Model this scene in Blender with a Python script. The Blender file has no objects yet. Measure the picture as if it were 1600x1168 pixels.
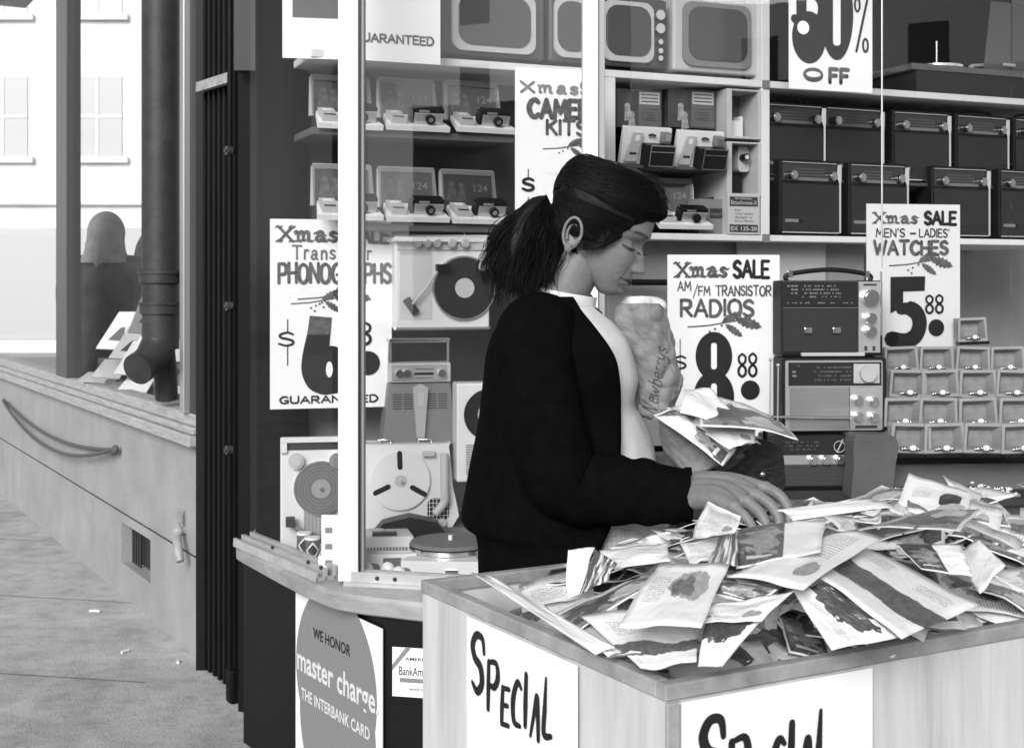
import bpy, bmesh, math, random
from mathutils import Vector, Matrix, noise
random.seed(7)
S = bpy.context.scene
COL = S.collection
PI = math.pi; R = math.radians
# ---------------------------------------------------------------- camera, world, light
F = 2050.0; H = 1.45; HZ = 450.0
cam = bpy.data.cameras.new('camera'); camo = bpy.data.objects.new('camera', cam); COL.objects.link(camo)
camo.location = (0, 0, H); camo.rotation_euler = (R(90), 0, 0)
cam.sensor_width = 36; cam.lens = 36 * F / 1600; cam.shift_y = -(584 - HZ) / 1600
cam.clip_start = 0.05; cam.clip_end = 500
S.camera = camo
cam.dof.use_dof = True; cam.dof.focus_distance = 2.7; cam.dof.aperture_fstop = 13
S.render.resolution_x = 1024; S.render.resolution_y = 747
S.view_settings.view_transform = 'Standard'; S.view_settings.look = 'None'
S.view_settings.exposure = 0.55; S.view_settings.gamma = 1
W = bpy.data.worlds.new("World"); S.world = W; W.use_nodes = True
nt = W.node_tree; bg = nt.nodes['Background']
sky = nt.nodes.new('ShaderNodeTexSky'); sky.sky_type = 'NISHITA'; sky.sun_disc = False
SUN_EL, SUN_AZ = 27, 197      # azimuth the light comes from, clockwise from +Y
sky.sun_elevation = R(SUN_EL); sky.sun_rotation = R(SUN_AZ)
bw = nt.nodes.new('ShaderNodeRGBToBW')
nt.links.new(sky.outputs[0], bw.inputs[0]); nt.links.new(bw.outputs[0], bg.inputs[0])
bg.inputs[1].default_value = 0.13
sl = bpy.data.lights.new('sun', 'SUN'); sl.energy = 2.6; sl.angle = R(30); sl.color = (1, 1, 1)
so = bpy.data.objects.new('sun', sl); COL.objects.link(so)
az = R(SUN_AZ); el = R(SUN_EL)
sd = Vector((math.sin(az) * math.cos(el), math.cos(az) * math.cos(el), math.sin(el)))
so.rotation_euler = sd.to_track_quat('Z', 'Y').to_euler(); so.location = (0, 0, 30)

# ---------------------------------------------------------------- materials (all neutral: the photograph is black and white)
MT = {}
def mat(name, v, rough=.6, spec=.5, metal=0.0, var=.0, scale=8.0, bump=0.0, bscale=60.0, stretch=None, var2=0.0):
    if name in MT: return MT[name]
    m = bpy.data.materials.new(name); m.use_nodes = True; n = m.node_tree; L = n.links
    b = n.nodes['Principled BSDF']
    b.inputs['Base Color'].default_value = (v, v, v, 1); b.inputs['Roughness'].default_value = rough
    b.inputs['Metallic'].default_value = metal; b.inputs['Specular IOR Level'].default_value = spec
    tc = n.nodes.new('ShaderNodeTexCoord'); mp = n.nodes.new('ShaderNodeMapping')
    L.new(tc.outputs['Object'], mp.inputs[0])
    if stretch: mp.inputs['Scale'].default_value = stretch
    if var > 0:
        t = n.nodes.new('ShaderNodeTexNoise'); t.inputs['Scale'].default_value = scale; t.inputs['Detail'].default_value = 8
        t.inputs['Roughness'].default_value = .65
        L.new(mp.outputs[0], t.inputs['Vector'])
        r = n.nodes.new('ShaderNodeMapRange'); r.inputs['From Min'].default_value = .3; r.inputs['From Max'].default_value = .7
        r.inputs['To Min'].default_value = max(0, v * (1 - var)); r.inputs['To Max'].default_value = min(.95, v * (1 + var))
        L.new(t.outputs['Fac'], r.inputs['Value']); L.new(r.outputs[0], b.inputs['Base Color'])
    if bump > 0:
        t2 = n.nodes.new('ShaderNodeTexNoise'); t2.inputs['Scale'].default_value = bscale; t2.inputs['Detail'].default_value = 6
        L.new(mp.outputs[0], t2.inputs['Vector'])
        bm_ = n.nodes.new('ShaderNodeBump'); bm_.inputs['Strength'].default_value = bump; bm_.inputs['Distance'].default_value = .01
        L.new(t2.outputs['Fac'], bm_.inputs['Height']); L.new(bm_.outputs[0], b.inputs['Normal'])
    MT[name] = m; return m
def glassmat(name, refl=1.0, tint=.97, rough=0.0):
    m = bpy.data.materials.new(name); m.use_nodes = True; n = m.node_tree; n.nodes.clear(); L = n.links
    o = n.nodes.new('ShaderNodeOutputMaterial'); mx = n.nodes.new('ShaderNodeMixShader')
    t = n.nodes.new('ShaderNodeBsdfTransparent'); t.inputs[0].default_value = (tint, tint, tint, 1)
    g = n.nodes.new('ShaderNodeBsdfGlossy'); g.inputs['Roughness'].default_value = rough; g.inputs[0].default_value = (.9, .9, .9, 1)
    fr = n.nodes.new('ShaderNodeFresnel'); fr.inputs[0].default_value = 1.5
    mu = n.nodes.new('ShaderNodeMath'); mu.operation = 'MULTIPLY'; mu.inputs[1].default_value = refl; mu.use_clamp = True
    L.new(fr.outputs[0], mu.inputs[0]); L.new(mu.outputs[0], mx.inputs[0]); L.new(t.outputs[0], mx.inputs[1]); L.new(g.outputs[0], mx.inputs[2])
    L.new(mx.outputs[0], o.inputs[0]); MT[name] = m; return m

white = mat('white_paint', .70, .5, var=.05, scale=5, bump=.05, bscale=40)
card = mat('sign_card', .76, .75, .2, var=.03, scale=4, bump=.03, bscale=90)
ink = mat('black_ink', .012, .6, .3, var=.3, scale=30)
ink2 = mat('brush_ink_grey', .09, .7, .2, var=.5, scale=45)
ink3 = mat('brush_ink_mid', .13, .7, .2, var=.4, scale=40)
black = mat('black_plastic', .006, .4, .3)
blackm = mat('black_leatherette', .007, .55, .25, bump=.2, bscale=400)
chrome = mat('chrome', .75, .18, metal=1.0)
alu = mat('brushed_aluminium', .6, .35, metal=.8, var=.1, scale=60, stretch=(1, 1, 30))
greyp = mat('grey_plastic', .17, .5, var=.06)
lgrey = mat('light_grey_plastic', .42, .45, var=.05)
cream = mat('cream_plastic', .60, .4, var=.03)
vinyl = mat('record_vinyl', .02, .3, var=.2, scale=20)
felt = mat('turntable_mat', .11, .7, var=.15, scale=40, bump=.2, bscale=200)
darkg = mat('dark_grey', .022, .6, var=.2)
midg = mat('mid_grey', .10, .6, var=.15)
wallg = mat('display_panel_grey', .24, .8, .2, var=.08, scale=10, bump=.1, bscale=150)
walll = mat('display_panel_pale', .36, .8, .2, var=.06, scale=10)
glass = glassmat('window_glass', .5, .98)
glass3 = glassmat('front_window_glass', .2, .985)
glass2 = glassmat('side_window_glass', .06, .98)
clearp = glassmat('clear_plastic', 1.6, .93, .08)

# ---------------------------------------------------------------- mapping helpers
def P(px, py, d): return Vector(((px - 800) * d / F, d, H - (py - HZ) * d / F))
def PZ(px, py, z):
    d = (H - z) * F / (py - HZ); return Vector(((px - 800) * d / F, d, z))
class Fr:                                           # an upright plane in the place: X along it, Y into the depth behind it
    def __init__(s, x, y, deg):
        s.o = Vector((x, y)); s.a = R(deg); s.e = Vector((math.cos(s.a), math.sin(s.a))); s.n = Vector((-math.sin(s.a), math.cos(s.a)))
    def hit(s, px, py, off=0.0):
        r = Vector(((px - 800) / F, 1.0)); t = (off + s.o.dot(s.n)) / r.dot(s.n); p = r * t
        return (p - s.o).dot(s.e), H - t * (py - HZ) / F
    def w(s, X, Y, Z):
        p = s.o + s.e * X + s.n * Y; return Vector((p.x, p.y, Z))
    def rect(s, x0, y0, x1, y1, off=0.0):            # returns base centre (world), width, height
        ym = (y0 + y1) / 2; xm = (x0 + x1) / 2
        X0 = s.hit(x0, ym, off)[0]; X1 = s.hit(x1, ym, off)[0]
        Zt = s.hit(xm, y0, off)[1]; Zb = s.hit(xm, y1, off)[1]
        return s.w((X0 + X1) / 2, off, Zb), X1 - X0, Zt - Zb
B = Fr(-.449, 4.0, 22.3)      # front of the shelves
G = Fr(-.47, 3.57, -14)       # front glass
SG = Fr(-.82, 4.10, -56.6)    # side glass
LW = Fr(-2.80, 7.86, -60.0)   # stucco wall of the neighbouring shop

# ---------------------------------------------------------------- mesh builder
class MB:
    def __init__(s): s.v = []; s.f = []; s.m = []; s.sm = []
    def add(s, vs, fs, m=0, smooth=False):
        o = len(s.v); s.v += [tuple(v) for v in vs]
        for f in fs: s.f.append([o + i for i in f]); s.m.append(m); s.sm.append(smooth)
    def box(s, x0, x1, y0, y1, z0, z1, m=0):
        s.add([(x0,y0,z0),(x1,y0,z0),(x1,y1,z0),(x0,y1,z0),(x0,y0,z1),(x1,y0,z1),(x1,y1,z1),(x0,y1,z1)],
              [(0,3,2,1),(4,5,6,7),(0,1,5,4),(1,2,6,5),(2,3,7,6),(3,0,4,7)], m)
    def prism(s, pts, y0, y1, m=0, smooth=False):   # polygon in XZ, from y0 (front) to y1
        n = len(pts); vs = [(p[0], y0, p[1]) for p in pts] + [(p[0], y1, p[1]) for p in pts]
        s.add(vs, [tuple(range(n)), tuple(range(2*n-1, n-1, -1))], m)
        s.add(vs, [(i, (i+n), (i+1) % n + n, (i+1) % n) for i in range(n)], m, smooth)
    def prismz(s, pts, z0, z1, m=0):                 # polygon in XY
        n = len(pts); vs = [(p[0], p[1], z0) for p in pts] + [(p[0], p[1], z1) for p in pts]
        s.add(vs, [tuple(range(n-1, -1, -1)), tuple(range(n, 2*n))], m)
        s.add(vs, [(i, (i+1) % n, (i+1) % n + n, i+n) for i in range(n)], m)
    def rr(s, cx, cz, w, h, r, y0, y1, m=0, k=5):     # rounded rectangle plate
        s.prism(rrpts(cx, cz, w, h, r, k), y0, y1, m, True)
    def disc(s, cx, cz, r, y0, y1, m=0, n=32, rx=None):
        rx = rx or r
        s.prism([(cx + rx*math.cos(2*PI*i/n), cz + r*math.sin(2*PI*i/n)) for i in range(n)], y0, y1, m, True)
    def cylz(s, cx, cy, r, z0, z1, m=0, n=24, r2=None):
        r2 = r if r2 is None else r2
        vs = [(cx + r*math.cos(2*PI*i/n), cy + r*math.sin(2*PI*i/n), z0) for i in range(n)] + \
             [(cx + r2*math.cos(2*PI*i/n), cy + r2*math.sin(2*PI*i/n), z1) for i in range(n)]
        s.add(vs, [tuple(range(n-1, -1, -1)), tuple(range(n, 2*n))], m); s.add(vs, [(i, (i+1) % n, (i+1) % n + n, i+n) for i in range(n)], m, True)
    def tube(s, pts, r, m=0, n=10, cap=True, sy=1.0):
        pts = [Vector(p) for p in pts]; rs = r if isinstance(r, (list, tuple)) else [r]*len(pts)
        vs = []; up = Vector((0, 0, 1)); prev = None
        for i, p in enumerate(pts):
            t = (pts[min(i+1, len(pts)-1)] - pts[max(i-1, 0)]).normalized()
            if prev is None:
                a = up if abs(t.z) < .9 else Vector((0, 1, 0)); u = t.cross(a).normalized()
            else:
                u = (prev - t * prev.dot(t)).normalized()
            w = t.cross(u).normalized(); prev = u
            for k in range(n):
                a = 2*PI*k/n; vs.append(p + u*math.cos(a)*rs[i] + w*math.sin(a)*rs[i]*sy)
        fs = [(i*n+k, i*n+(k+1) % n, (i+1)*n+(k+1) % n, (i+1)*n+k) for i in range(len(pts)-1) for k in range(n)]
        s.add(vs, fs, m, True)
        if cap: s.add(vs, [tuple(range(n-1, -1, -1)), tuple(range((len(pts)-1)*n, len(pts)*n))], m)
    def ell(s, c, rx, ry, rz, m=0, nu=20, nv=12):
        vs = []; c = Vector(c)
        for j in range(nv+1):
            ph = PI*j/nv
            for i in range(nu):
                th = 2*PI*i/nu; vs.append(c + Vector((rx*math.sin(ph)*math.cos(th), ry*math.sin(ph)*math.sin(th), rz*math.cos(ph))))
        s.add(vs, [(j*nu+i, (j+1)*nu+i, (j+1)*nu+(i+1) % nu, j*nu+(i+1) % nu) for j in range(nv) for i in range(nu)], m, True)
    def stroke(s, pts, w, y, m=0, flat=None):        # brush stroke on the XZ plane facing -Y
        pts = [Vector((p[0], p[1])) for p in pts]
        ws = w if isinstance(w, (list, tuple)) else [w]*len(pts)
        L_ = []; R_ = []
        for i, p in enumerate(pts):
            t = (pts[min(i+1, len(pts)-1)] - pts[max(i-1, 0)])
            if t.length < 1e-9: t = Vector((1, 0))
            t.normalize(); nn = Vector((-t.y, t.x)) * ws[i] / 2
            L_.append(p + nn); R_.append(p - nn)
        n = len(pts); vs = [(q.x, y, q.y) for q in L_] + [(q.x, y, q.y) for q in R_]
        s.add(vs, [(i, i+1, n+i+1, n+i) for i in range(n-1)], m)
        for q, ww in ((pts[0], ws[0]), (pts[-1], ws[-1])):
            k = 8; s.add([(q.x + ww/2*math.cos(2*PI*j/k), y - .00004, q.y + ww/2*math.sin(2*PI*j/k)) for j in range(k)], [tuple(range(k))], m)
    def xf(s, M):
        s.v = [tuple(M @ Vector(v)) for v in s.v]; return s
    def build(s, name, mats, parent=None, loc=None, rz=0.0, bev=0.0, rot=None, subs=0):
        me = bpy.data.meshes.new(name); me.from_pydata(s.v, [], s.f)
        if not isinstance(mats, (list, tuple)): mats = [mats]
        for q in mats: me.materials.append(q)
        me.polygons.foreach_set('material_index', s.m); me.polygons.foreach_set('use_smooth', s.sm); me.update()
        bm = bmesh.new(); bm.from_mesh(me); bmesh.ops.recalc_face_normals(bm, faces=bm.faces) ; bm.to_mesh(me); bm.free()
        o = bpy.data.objects.new(name, me); COL.objects.link(o)
        if parent: o.parent = parent
        if loc is not None: o.location = loc
        if rz: o.rotation_euler[2] = rz
        if rot: o.rotation_euler = rot
        if bev:
            b = o.modifiers.new('bevel', 'BEVEL'); b.width = bev; b.segments = 2; b.limit_method = 'ANGLE'; b.angle_limit = R(50)
        return o
def rrpts(cx, cz, w, h, r, k=5):
    pts = []
    for sx, sz, a0 in ((1, 1, 0), (-1, 1, 90), (-1, -1, 180), (1, -1, 270)):
        for i in range(k):
            a = R(a0 + 90*i/(k-1)); pts.append((cx + sx*(w/2-r) + r*math.cos(a), cz + sz*(h/2-r) + r*math.sin(a)))
    return pts
def tag(o, label=None, cat=None, group=None, kind=None):
    if label: o['label'] = label
    if cat: o['category'] = cat
    if group: o['group'] = group
    if kind: o['kind'] = kind
    return o
def thing(name, label, cat, loc=(0, 0, 0), rz=0.0, group=None):
    o = bpy.data.objects.new(name, None); COL.objects.link(o); o.location = loc; o.rotation_euler[2] = rz
    o.empty_display_size = .05
    return tag(o, label, cat, group)
def dup(src, loc, rz=None, label=None, parent=None):
    c = src.copy(); COL.objects.link(c)
    if parent is None:
        c.location = loc
        if rz is not None: c.rotation_euler[2] = rz
        if label: c['label'] = label
    else: c.parent = parent
    for ch in list(src.children): dup(ch, None, None, None, c)
    return c
def cat_rom(pts, sub=6, closed=False):
    pts = [Vector(p) for p in pts]; n = len(pts); out = []
    if n < 3: return pts
    rng = range(n if closed else n-1)
    for i in rng:
        g = (lambda k: pts[k % n]) if closed else (lambda k: pts[max(0, min(n-1, k))])
        p0, p1, p2, p3 = g(i-1), g(i), g(i+1), g(i+2)
        for j in range(sub):
            t = j/sub
            out.append(.5*((2*p1) + (p2-p0)*t + (2*p0-5*p1+4*p2-p3)*t*t + (3*p1-p0-3*p2+p3)*t*t*t))
    if not closed: out.append(pts[-1])
    return out

# ---------------------------------------------------------------- lettering: a hand-brushed stroke alphabet (unit box, smooth flag)
G_ = {
'A': (.8, [(0,[(0,0),(.4,1),(.8,0)]),(0,[(.15,.35),(.65,.35)])]),
'B': (.65,[(0,[(0,0),(0,1)]),(1,[(0,1),(.5,.97),(.55,.75),(.4,.55),(0,.52)]),(1,[(0,.52),(.5,.5),(.65,.25),(.5,.02),(0,0)])]),
'C': (.7, [(1,[(.7,.85),(.45,1),(.15,.85),(0,.5),(.15,.12),(.45,0),(.7,.15)])]),
'D': (.7, [(0,[(0,0),(0,1)]),(1,[(0,1),(.45,.95),(.7,.5),(.45,.05),(0,0)])]),
'E': (.6, [(0,[(.6,1),(0,1),(0,0),(.6,0)]),(0,[(0,.52),(.5,.52)])]),
'F': (.6, [(0,[(.6,1),(0,1),(0,0)]),(0,[(0,.52),(.5,.52)])]),
'G': (.75,[(1,[(.7,.85),(.45,1),(.15,.85),(0,.5),(.15,.12),(.45,0),(.72,.2)]),(0,[(.72,.05),(.72,.42),(.42,.42)])]),
'H': (.65,[(0,[(0,0),(0,1)]),(0,[(.65,0),(.65,1)]),(0,[(0,.5),(.65,.5)])]),
'I': (.08,[(0,[(.04,0),(.04,1)])]),
'K': (.65,[(0,[(0,0),(0,1)]),(0,[(.62,1),(.02,.45)]),(0,[(.2,.58),(.65,0)])]),
'L': (.55,[(0,[(0,1),(0,0),(.55,0)])]),
'M': (.9, [(0,[(0,0),(.1,1),(.45,.3),(.8,1),(.9,0)])]),
'N': (.7, [(0,[(0,0),(0,1),(.7,0),(.7,1)])]),
'O': (.8, [(1,[(.4,1),(.1,.85),(0,.5),(.1,.15),(.4,0),(.7,.15),(.8,.5),(.7,.85),(.4,1)])]),
'P': (.65,[(0,[(0,0),(0,1)]),(1,[(0,1),(.5,.97),(.65,.73),(.5,.48),(0,.45)])]),
'R': (.68,[(0,[(0,0),(0,1)]),(1,[(0,1),(.5,.97),(.62,.75),(.5,.52),(0,.48)]),(0,[(.25,.48),(.68,0)])]),
'S': (.6, [(1,[(.58,.85),(.35,1),(.06,.85),(.08,.62),(.35,.5),(.56,.35),(.55,.12),(.28,0),(0,.15)])]),
'T': (.75,[(0,[(0,1),(.75,1)]),(0,[(.37,1),(.37,0)])]),
'U': (.7, [(1,[(0,1),(0,.3),(.12,.05),(.35,0),(.58,.05),(.7,.3),(.7,1)])]),
'W': (1.0,[(0,[(0,1),(.25,0),(.5,.75),(.75,0),(1,1)])]),
'X': (.8, [(0,[(0,1),(.8,0)]),(0,[(.78,1),(.02,0)])]),
'Y': (.7, [(0,[(0,1),(.35,.5),(.7,1)]),(0,[(.35,.5),(.35,0)])]),
'8': (.5, [(1,[(.25,1),(.03,.87),(.05,.65),(.25,.52),(.47,.35),(.47,.12),(.25,0),(.03,.12),(.03,.35),(.25,.52),(.45,.65),(.47,.87),(.25,1)])]),
'5': (.55,[(0,[(.55,1),(.08,1),(.04,.55)]),(1,[(.04,.55),(.3,.65),(.52,.45),(.5,.15),(.25,0),(0,.1)])]),
'-': (.3, [(0,[(.02,.5),(.28,.5)])]),
"'": (.12,[(0,[(.06,1),(.04,.8)])]),
'/': (.5, [(0,[(0,-.25),(.5,1.15)])]),
'.': (.1, [(0,[(.05,0),(.06,.02)])]),
'm': (.95,[(0,[(.05,.65),(.12,.6),(.12,.05),(.2,0)]),(1,[(.12,.5),(.3,.66),(.42,.55),(.42,.05)]),(1,[(.42,.5),(.6,.66),(.74,.55),(.74,.08),(.86,0)])]),
'a': (.6, [(1,[(.08,.55),(.25,.68),(.42,.55),(.42,.1),(.55,0)]),(1,[(.42,.38),(.15,.35),(.03,.15),(.18,0),(.42,.15)])]),
's': (.5, [(1,[(.42,.58),(.22,.68),(.05,.52),(.2,.36),(.42,.22),(.28,.02),(.02,.1)])]),
'r': (.4, [(0,[(.06,.65),(.06,0)]),(1,[(.06,.45),(.2,.64),(.38,.6)])]),
'n': (.55,[(0,[(.06,.65),(.06,0)]),(1,[(.06,.45),(.28,.66),(.46,.5),(.46,0)])]),
'i': (.15,[(0,[(.07,.62),(.07,0)]),(0,[(.07,.86),(.08,.88)])]),
't': (.4, [(0,[(.18,.95),(.18,.1),(.34,0)]),(0,[(.02,.65),(.36,.65)])]),
'o': (.55,[(1,[(.28,.66),(.05,.52),(.05,.14),(.28,0),(.5,.14),(.5,.52),(.28,.66)])]),
'h': (.55,[(0,[(.06,1),(.06,0)]),(1,[(.06,.45),(.28,.66),(.46,.5),(.46,0)])]),
'e': (.5, [(1,[(.05,.36),(.44,.4),(.36,.64),(.12,.6),(.03,.3),(.18,.02),(.46,.1)])]),
'w': (.8, [(1,[(.02,.65),(.14,.05),(.36,.5),(.5,.05),(.76,.68)])]),
'b': (.55,[(1,[(.06,1),(.06,.1),(.28,0),(.48,.16),(.46,.5),(.25,.62),(.06,.45)])]),
'y': (.55,[(1,[(.03,.65),(.15,.2),(.42,.25)]),(1,[(.5,.65),(.4,.1),(.2,-.3),(0,-.2)])]),
' ': (.3, []),
}
_sy = [0]
def write(mb, txt, x0, z0, x1, hgt, w, m, y=-.0022, slant=0.0, jit=.03, baseline=0.0, gap=.22, vary=.25, serif=0):
    """letter a word between x0 and x1 with its foot on z0"""
    tot = sum(G_[c][0] + gap for c in txt) - gap
    k = (x1 - x0) / tot; x = x0; rnd = random.Random(hash(len(txt)) + 3)
    for c in txt:
        wd, st = G_[c]; dz = rnd.uniform(-jit, jit) * hgt; hs = 1 + rnd.uniform(-jit, jit)
        for smf, pts in st:
            pp = [Vector((q[0], q[1])) for q in pts]
            if smf: pp = cat_rom(pp, 5)
            else:
                q2 = []
                for i in range(len(pp)-1): q2 += [pp[i], pp[i].lerp(pp[i+1], .97)]
                pp = q2 + [pp[-1]]
            out = [(x + q.x*k + slant*q.y*hgt, z0 + dz + q.y*hgt*hs + baseline*(x - x0)) for q in pp]
            n = len(out); _sy[0] = (_sy[0] + 1) % 40
            if smf: mb.stroke(out, [w*(1 + vary*math.sin(PI*i/(n-1))) if i not in (0,) else w for i in range(n)], y - .00001*_sy[0], m)
            else:
                for i in range(0, n-1):
                    mb.stroke([out[i], out[i+1]], w, y - .00001*_sy[0] - .000002*i, m)
        if serif:                                   # blackletter feet on the Xmas lettering
            for smf, pts in st:
                for q in (pts[0], pts[-1]):
                    cx, cz = x + q[0]*k, z0 + dz + q[1]*hgt; l = w*.9
                    b_ = [(cx-l*1.3, cz-l*.25), (cx-l*.3, cz+l*.35), (cx+l*.4, cz-l*.3), (cx+l*1.3, cz+l*.25)]; mb.stroke(b_, [w*.5, w*.8, w*.8, w*.4], y-.0005, m)
        x += (wd + gap) * k
def bfont(mb, txt, x0, z0, width, size, m, y=-.0022, bold=0.0, M=None, align='L', ang=0.0):
    cu = bpy.data.curves.new('t', 'FONT'); cu.body = txt; cu.size = 1.0; cu.offset = bold; cu.resolution_u = 3
    ob = bpy.data.objects.new('t', cu); COL.objects.link(ob)
    dg = bpy.context.evaluated_depsgraph_get(); dg.update(); me = bpy.data.meshes.new_from_object(ob.evaluated_get(dg))
    xs = [v.co.x for v in me.vertices] or [0, 1]
    a, b = min(xs), max(xs); kx = (width / (b - a)) if width else size
    ca, sa = math.cos(ang), math.sin(ang)
    vs = []
    for v in me.vertices:
        X = (v.co.x - a) * kx; Z = v.co.y * size
        vs.append((x0 + X*ca - Z*sa, y, z0 + X*sa + Z*ca))
    mb.add(vs, [tuple(p.vertices) for p in me.polygons], m)
    bpy.data.objects.remove(ob); bpy.data.curves.remove(cu); bpy.data.meshes.remove(me)
def holly(mb, cx, cz, k, m, y=-.0021):
    """painted sprig: stem, berries and three spiky leaves"""
    mb.stroke([(cx-.5*k, cz-.02*k), (cx-.2*k, cz), (cx+.1*k, cz+.05*k), (cx+.3*k, cz+.08*k)], .018*k, y, m)
    def leaf(x, z, l, a, wd):
        n = 6; up = []; dn = []
        for i in range(n*2+1):
            t = i/(n*2); wv = math.sin(PI*t)**.7*wd*(1.0 if i % 2 == 0 else .62)
            up.append((t*l, wv)); dn.append((t*l, -wv))
        pts = up + dn[::-1][1:-1]; ca, sa = math.cos(a), math.sin(a)
        mb.add([(x + p[0]*ca - p[1]*sa, y - .00005, z + p[0]*sa + p[1]*ca) for p in up+dn], [(i, i+1, len(up)+i+1, len(up)+i) for i in range(len(up)-1)], m)
    leaf(cx, cz+.05*k, .35*k, R(25), .07*k); leaf(cx+.05*k, cz+.02*k, .32*k, R(-35), .06*k); leaf(cx+.2*k, cz+.1*k, .42*k, R(-18), .09*k)
    for dx, dz in ((-.18, -.09), (-.12, -.14), (-.1, -.05), (.0, .0)):
        mb.add([(cx+dx*k + .018*k*math.cos(2*PI*j/8), y-.0001, cz+dz*k + .018*k*math.sin(2*PI*j/8)) for j in range(8)], [tuple(range(8))], m)
# ================================================================ THE SETTING
def gridmesh(fn, nu, nv, mb, m=0, smooth=True):
    vs = [fn(i/nu, j/nv) for j in range(nv+1) for i in range(nu+1)]
    mb.add(vs, [(j*(nu+1)+i, j*(nu+1)+i+1, (j+1)*(nu+1)+i+1, (j+1)*(nu+1)+i) for j in range(nv) for i in range(nu)], m, smooth)
side = mat('concrete_pavement', .42, .9, .2, var=.22, scale=1.1, bump=.35, bscale=90)
def pavmat():
    n = side.node_tree; L = n.links; b = n.nodes['Principled BSDF']; tc = [x for x in n.nodes if x.type == 'TEX_COORD'][0]
    cur = b.inputs['Base Color'].links[0].from_socket
    for sc_, lo, hi, c0, c1 in ((140, .35, .65, .72, 1.2), (9, .38, .56, .82, 1.04), (3, .40, .6, .9, 1.05), (38, .60, .70, 1.0, .55), (22, .64, .68, 1.0, .55)):
        t = n.nodes.new('ShaderNodeTexNoise'); t.inputs['Scale'].default_value = sc_; t.inputs['Detail'].default_value = 6; t.inputs['Roughness'].default_value = .7
        L.new(tc.outputs['Object'], t.inputs['Vector'])
        r = n.nodes.new('ShaderNodeMapRange'); r.inputs['From Min'].default_value = lo; r.inputs['From Max'].default_value = hi; r.inputs['To Min'].default_value = c0; r.inputs['To Max'].default_value = c1
        m = n.nodes.new('ShaderNodeMath'); m.operation = 'MULTIPLY'; L.new(t.outputs['Fac'], r.inputs['Value']); L.new(r.outputs[0], m.inputs[1]); L.new(cur, m.inputs[0]); cur = m.outputs[0]
    L.new(cur, b.inputs['Base Color'])
pavmat()
g = MB(); g.add([(-60, -40, 0), (60, -40, 0), (60, 80, 0), (-60, 80, 0)], [(0, 1, 2, 3)]); tag(g.build('sidewalk', side), kind='structure')
# score lines of the slabs and litter
jm = mat('pavement_joint', .11, .9)
jn = MB()
for (a, b_) in (((-4.2, 5.38), (-1.35, 4.82)), ((-4.4, 6.62), (-1.75, 6.04)), ((-4, 4.1), (1.2, 3.1)), ((-4.2, 7.9), (-2.6, 7.5))):
    a = Vector(a); b_ = Vector(b_); t = (b_-a).normalized(); nn = Vector((-t.y, t.x))*.003
    jn.add([(p.x, p.y, .004) for p in (a+nn, a-nn, b_-nn, b_+nn)], [(0, 1, 2, 3)])
tag(jn.build('pavement_joints', jm), kind='structure')
for i, (px, py, l, lab) in enumerate(((140, 956, .05, 'white cigarette end lying on the open pavement, farthest left'), (292, 1001, .04, 'white scrap at the foot of the stucco wall by the dark post'),
                      (190, 1021, .035, 'small crumpled white scrap in the middle of the pavement'), (278, 1037, .025, 'tiny white scrap just in front of the dark post'))):
    b = MB(); b.tube([(0, 0, .006), (l*.5, .002, .007), (l, 0, .006)], .006, 0, 8); b.build_ = None
    p = PZ(px, py, .0); o = b.build('litter_scrap', white, loc=(p.x, p.y, .0)); o.rotation_euler[2] = R(-10 + 35*i); tag(o, lab, 'litter', 'litter on the pavement')

# ---- neighbouring shop: stucco wall with its window
stucco = mat('painted_stucco', .29, .85, .3, var=.16, scale=3.0, bump=.35, bscale=70)
sillw = mat('worn_white_wood', .34, .6, var=.3, scale=9, stretch=(1, 6, 14), bump=.15, bscale=50)
w0 = thing('stucco_wall', 'grey stucco wall with a small vent hole below the shop window at far left', 'wall', LW.w(0, 0, 0), LW.a)
# local X along wall: 0 at the far left of the photo, length 3.07 to the dark post; starts further left
XL, XR = -2.4, 3.16
vx, vz0, vz1 = LW.hit(190, 846)[0], .155, .345; vx1 = LW.hit(235, 846)[0]
b = MB(); ZT = .83
b.box(XL, vx, 0, .25, 0, ZT); b.box(vx1, XR, 0, .25, 0, ZT); b.box(vx, vx1, 0, .25, 0, vz0); b.box(vx, vx1, 0, .25, vz1, ZT)
b.build('wall', stucco, w0)
b = MB(); b.box(vx-.002, vx1+.002, .07, .24, vz0-.002, vz1+.002, 0)
for i in range(4): b.tube([(vx+.04+i*.045, .045, vz0), (vx+.04+i*.045, .045, vz1)], .006, 1, 6)
b.build('vent_opening', [mat('vent_dark', .02, .9), darkg], w0)
b = MB(); b.tube([(XL, -.001, .392), (XR, -.001, .392)], .0035, 0, 6); b.build('joint', darkg, w0)
b = MB(); b.prism([(0, 0)], 0, 0) if False else None
b.box(XL, XR, -.045, .2, ZT, .875); b.box(XL, XR, -.03, .2, .877, .905); b.box(XL, XR, -.012, .1, .906, .955)
b.build('sill', sillw, w0, bev=.006)
iron_ = mat('jamb_paint', .03, .6)
mul = MB(); mx0, mx1 = LW.hit(93, 300)[0], LW.hit(109, 300)[0]
mul.box(mx0, mx1, -.02, .06, .956, 3.6); mul.build('window_mullion', mat('dark_mullion', .07, .4), w0, bev=.004)
ed = MB(); ex = LW.hit(294, 300)[0]; ed.box(ex, ex+.055, -.035, .05, .956, 3.6); ed.build('window_edge', alu, w0, bev=.003)
jb = MB(); jb.box(ex+.056, XR, -.01, .2, .956, 3.6); jb.build('jamb', iron_, w0)
gl = MB(); gl.box(XL, mx0-.001, .02, .026, .956, 3.6); gl.box(mx1+.001, ex, .02, .026, .956, 3.6); gl.build('window_pane', glass2, w0)
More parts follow.
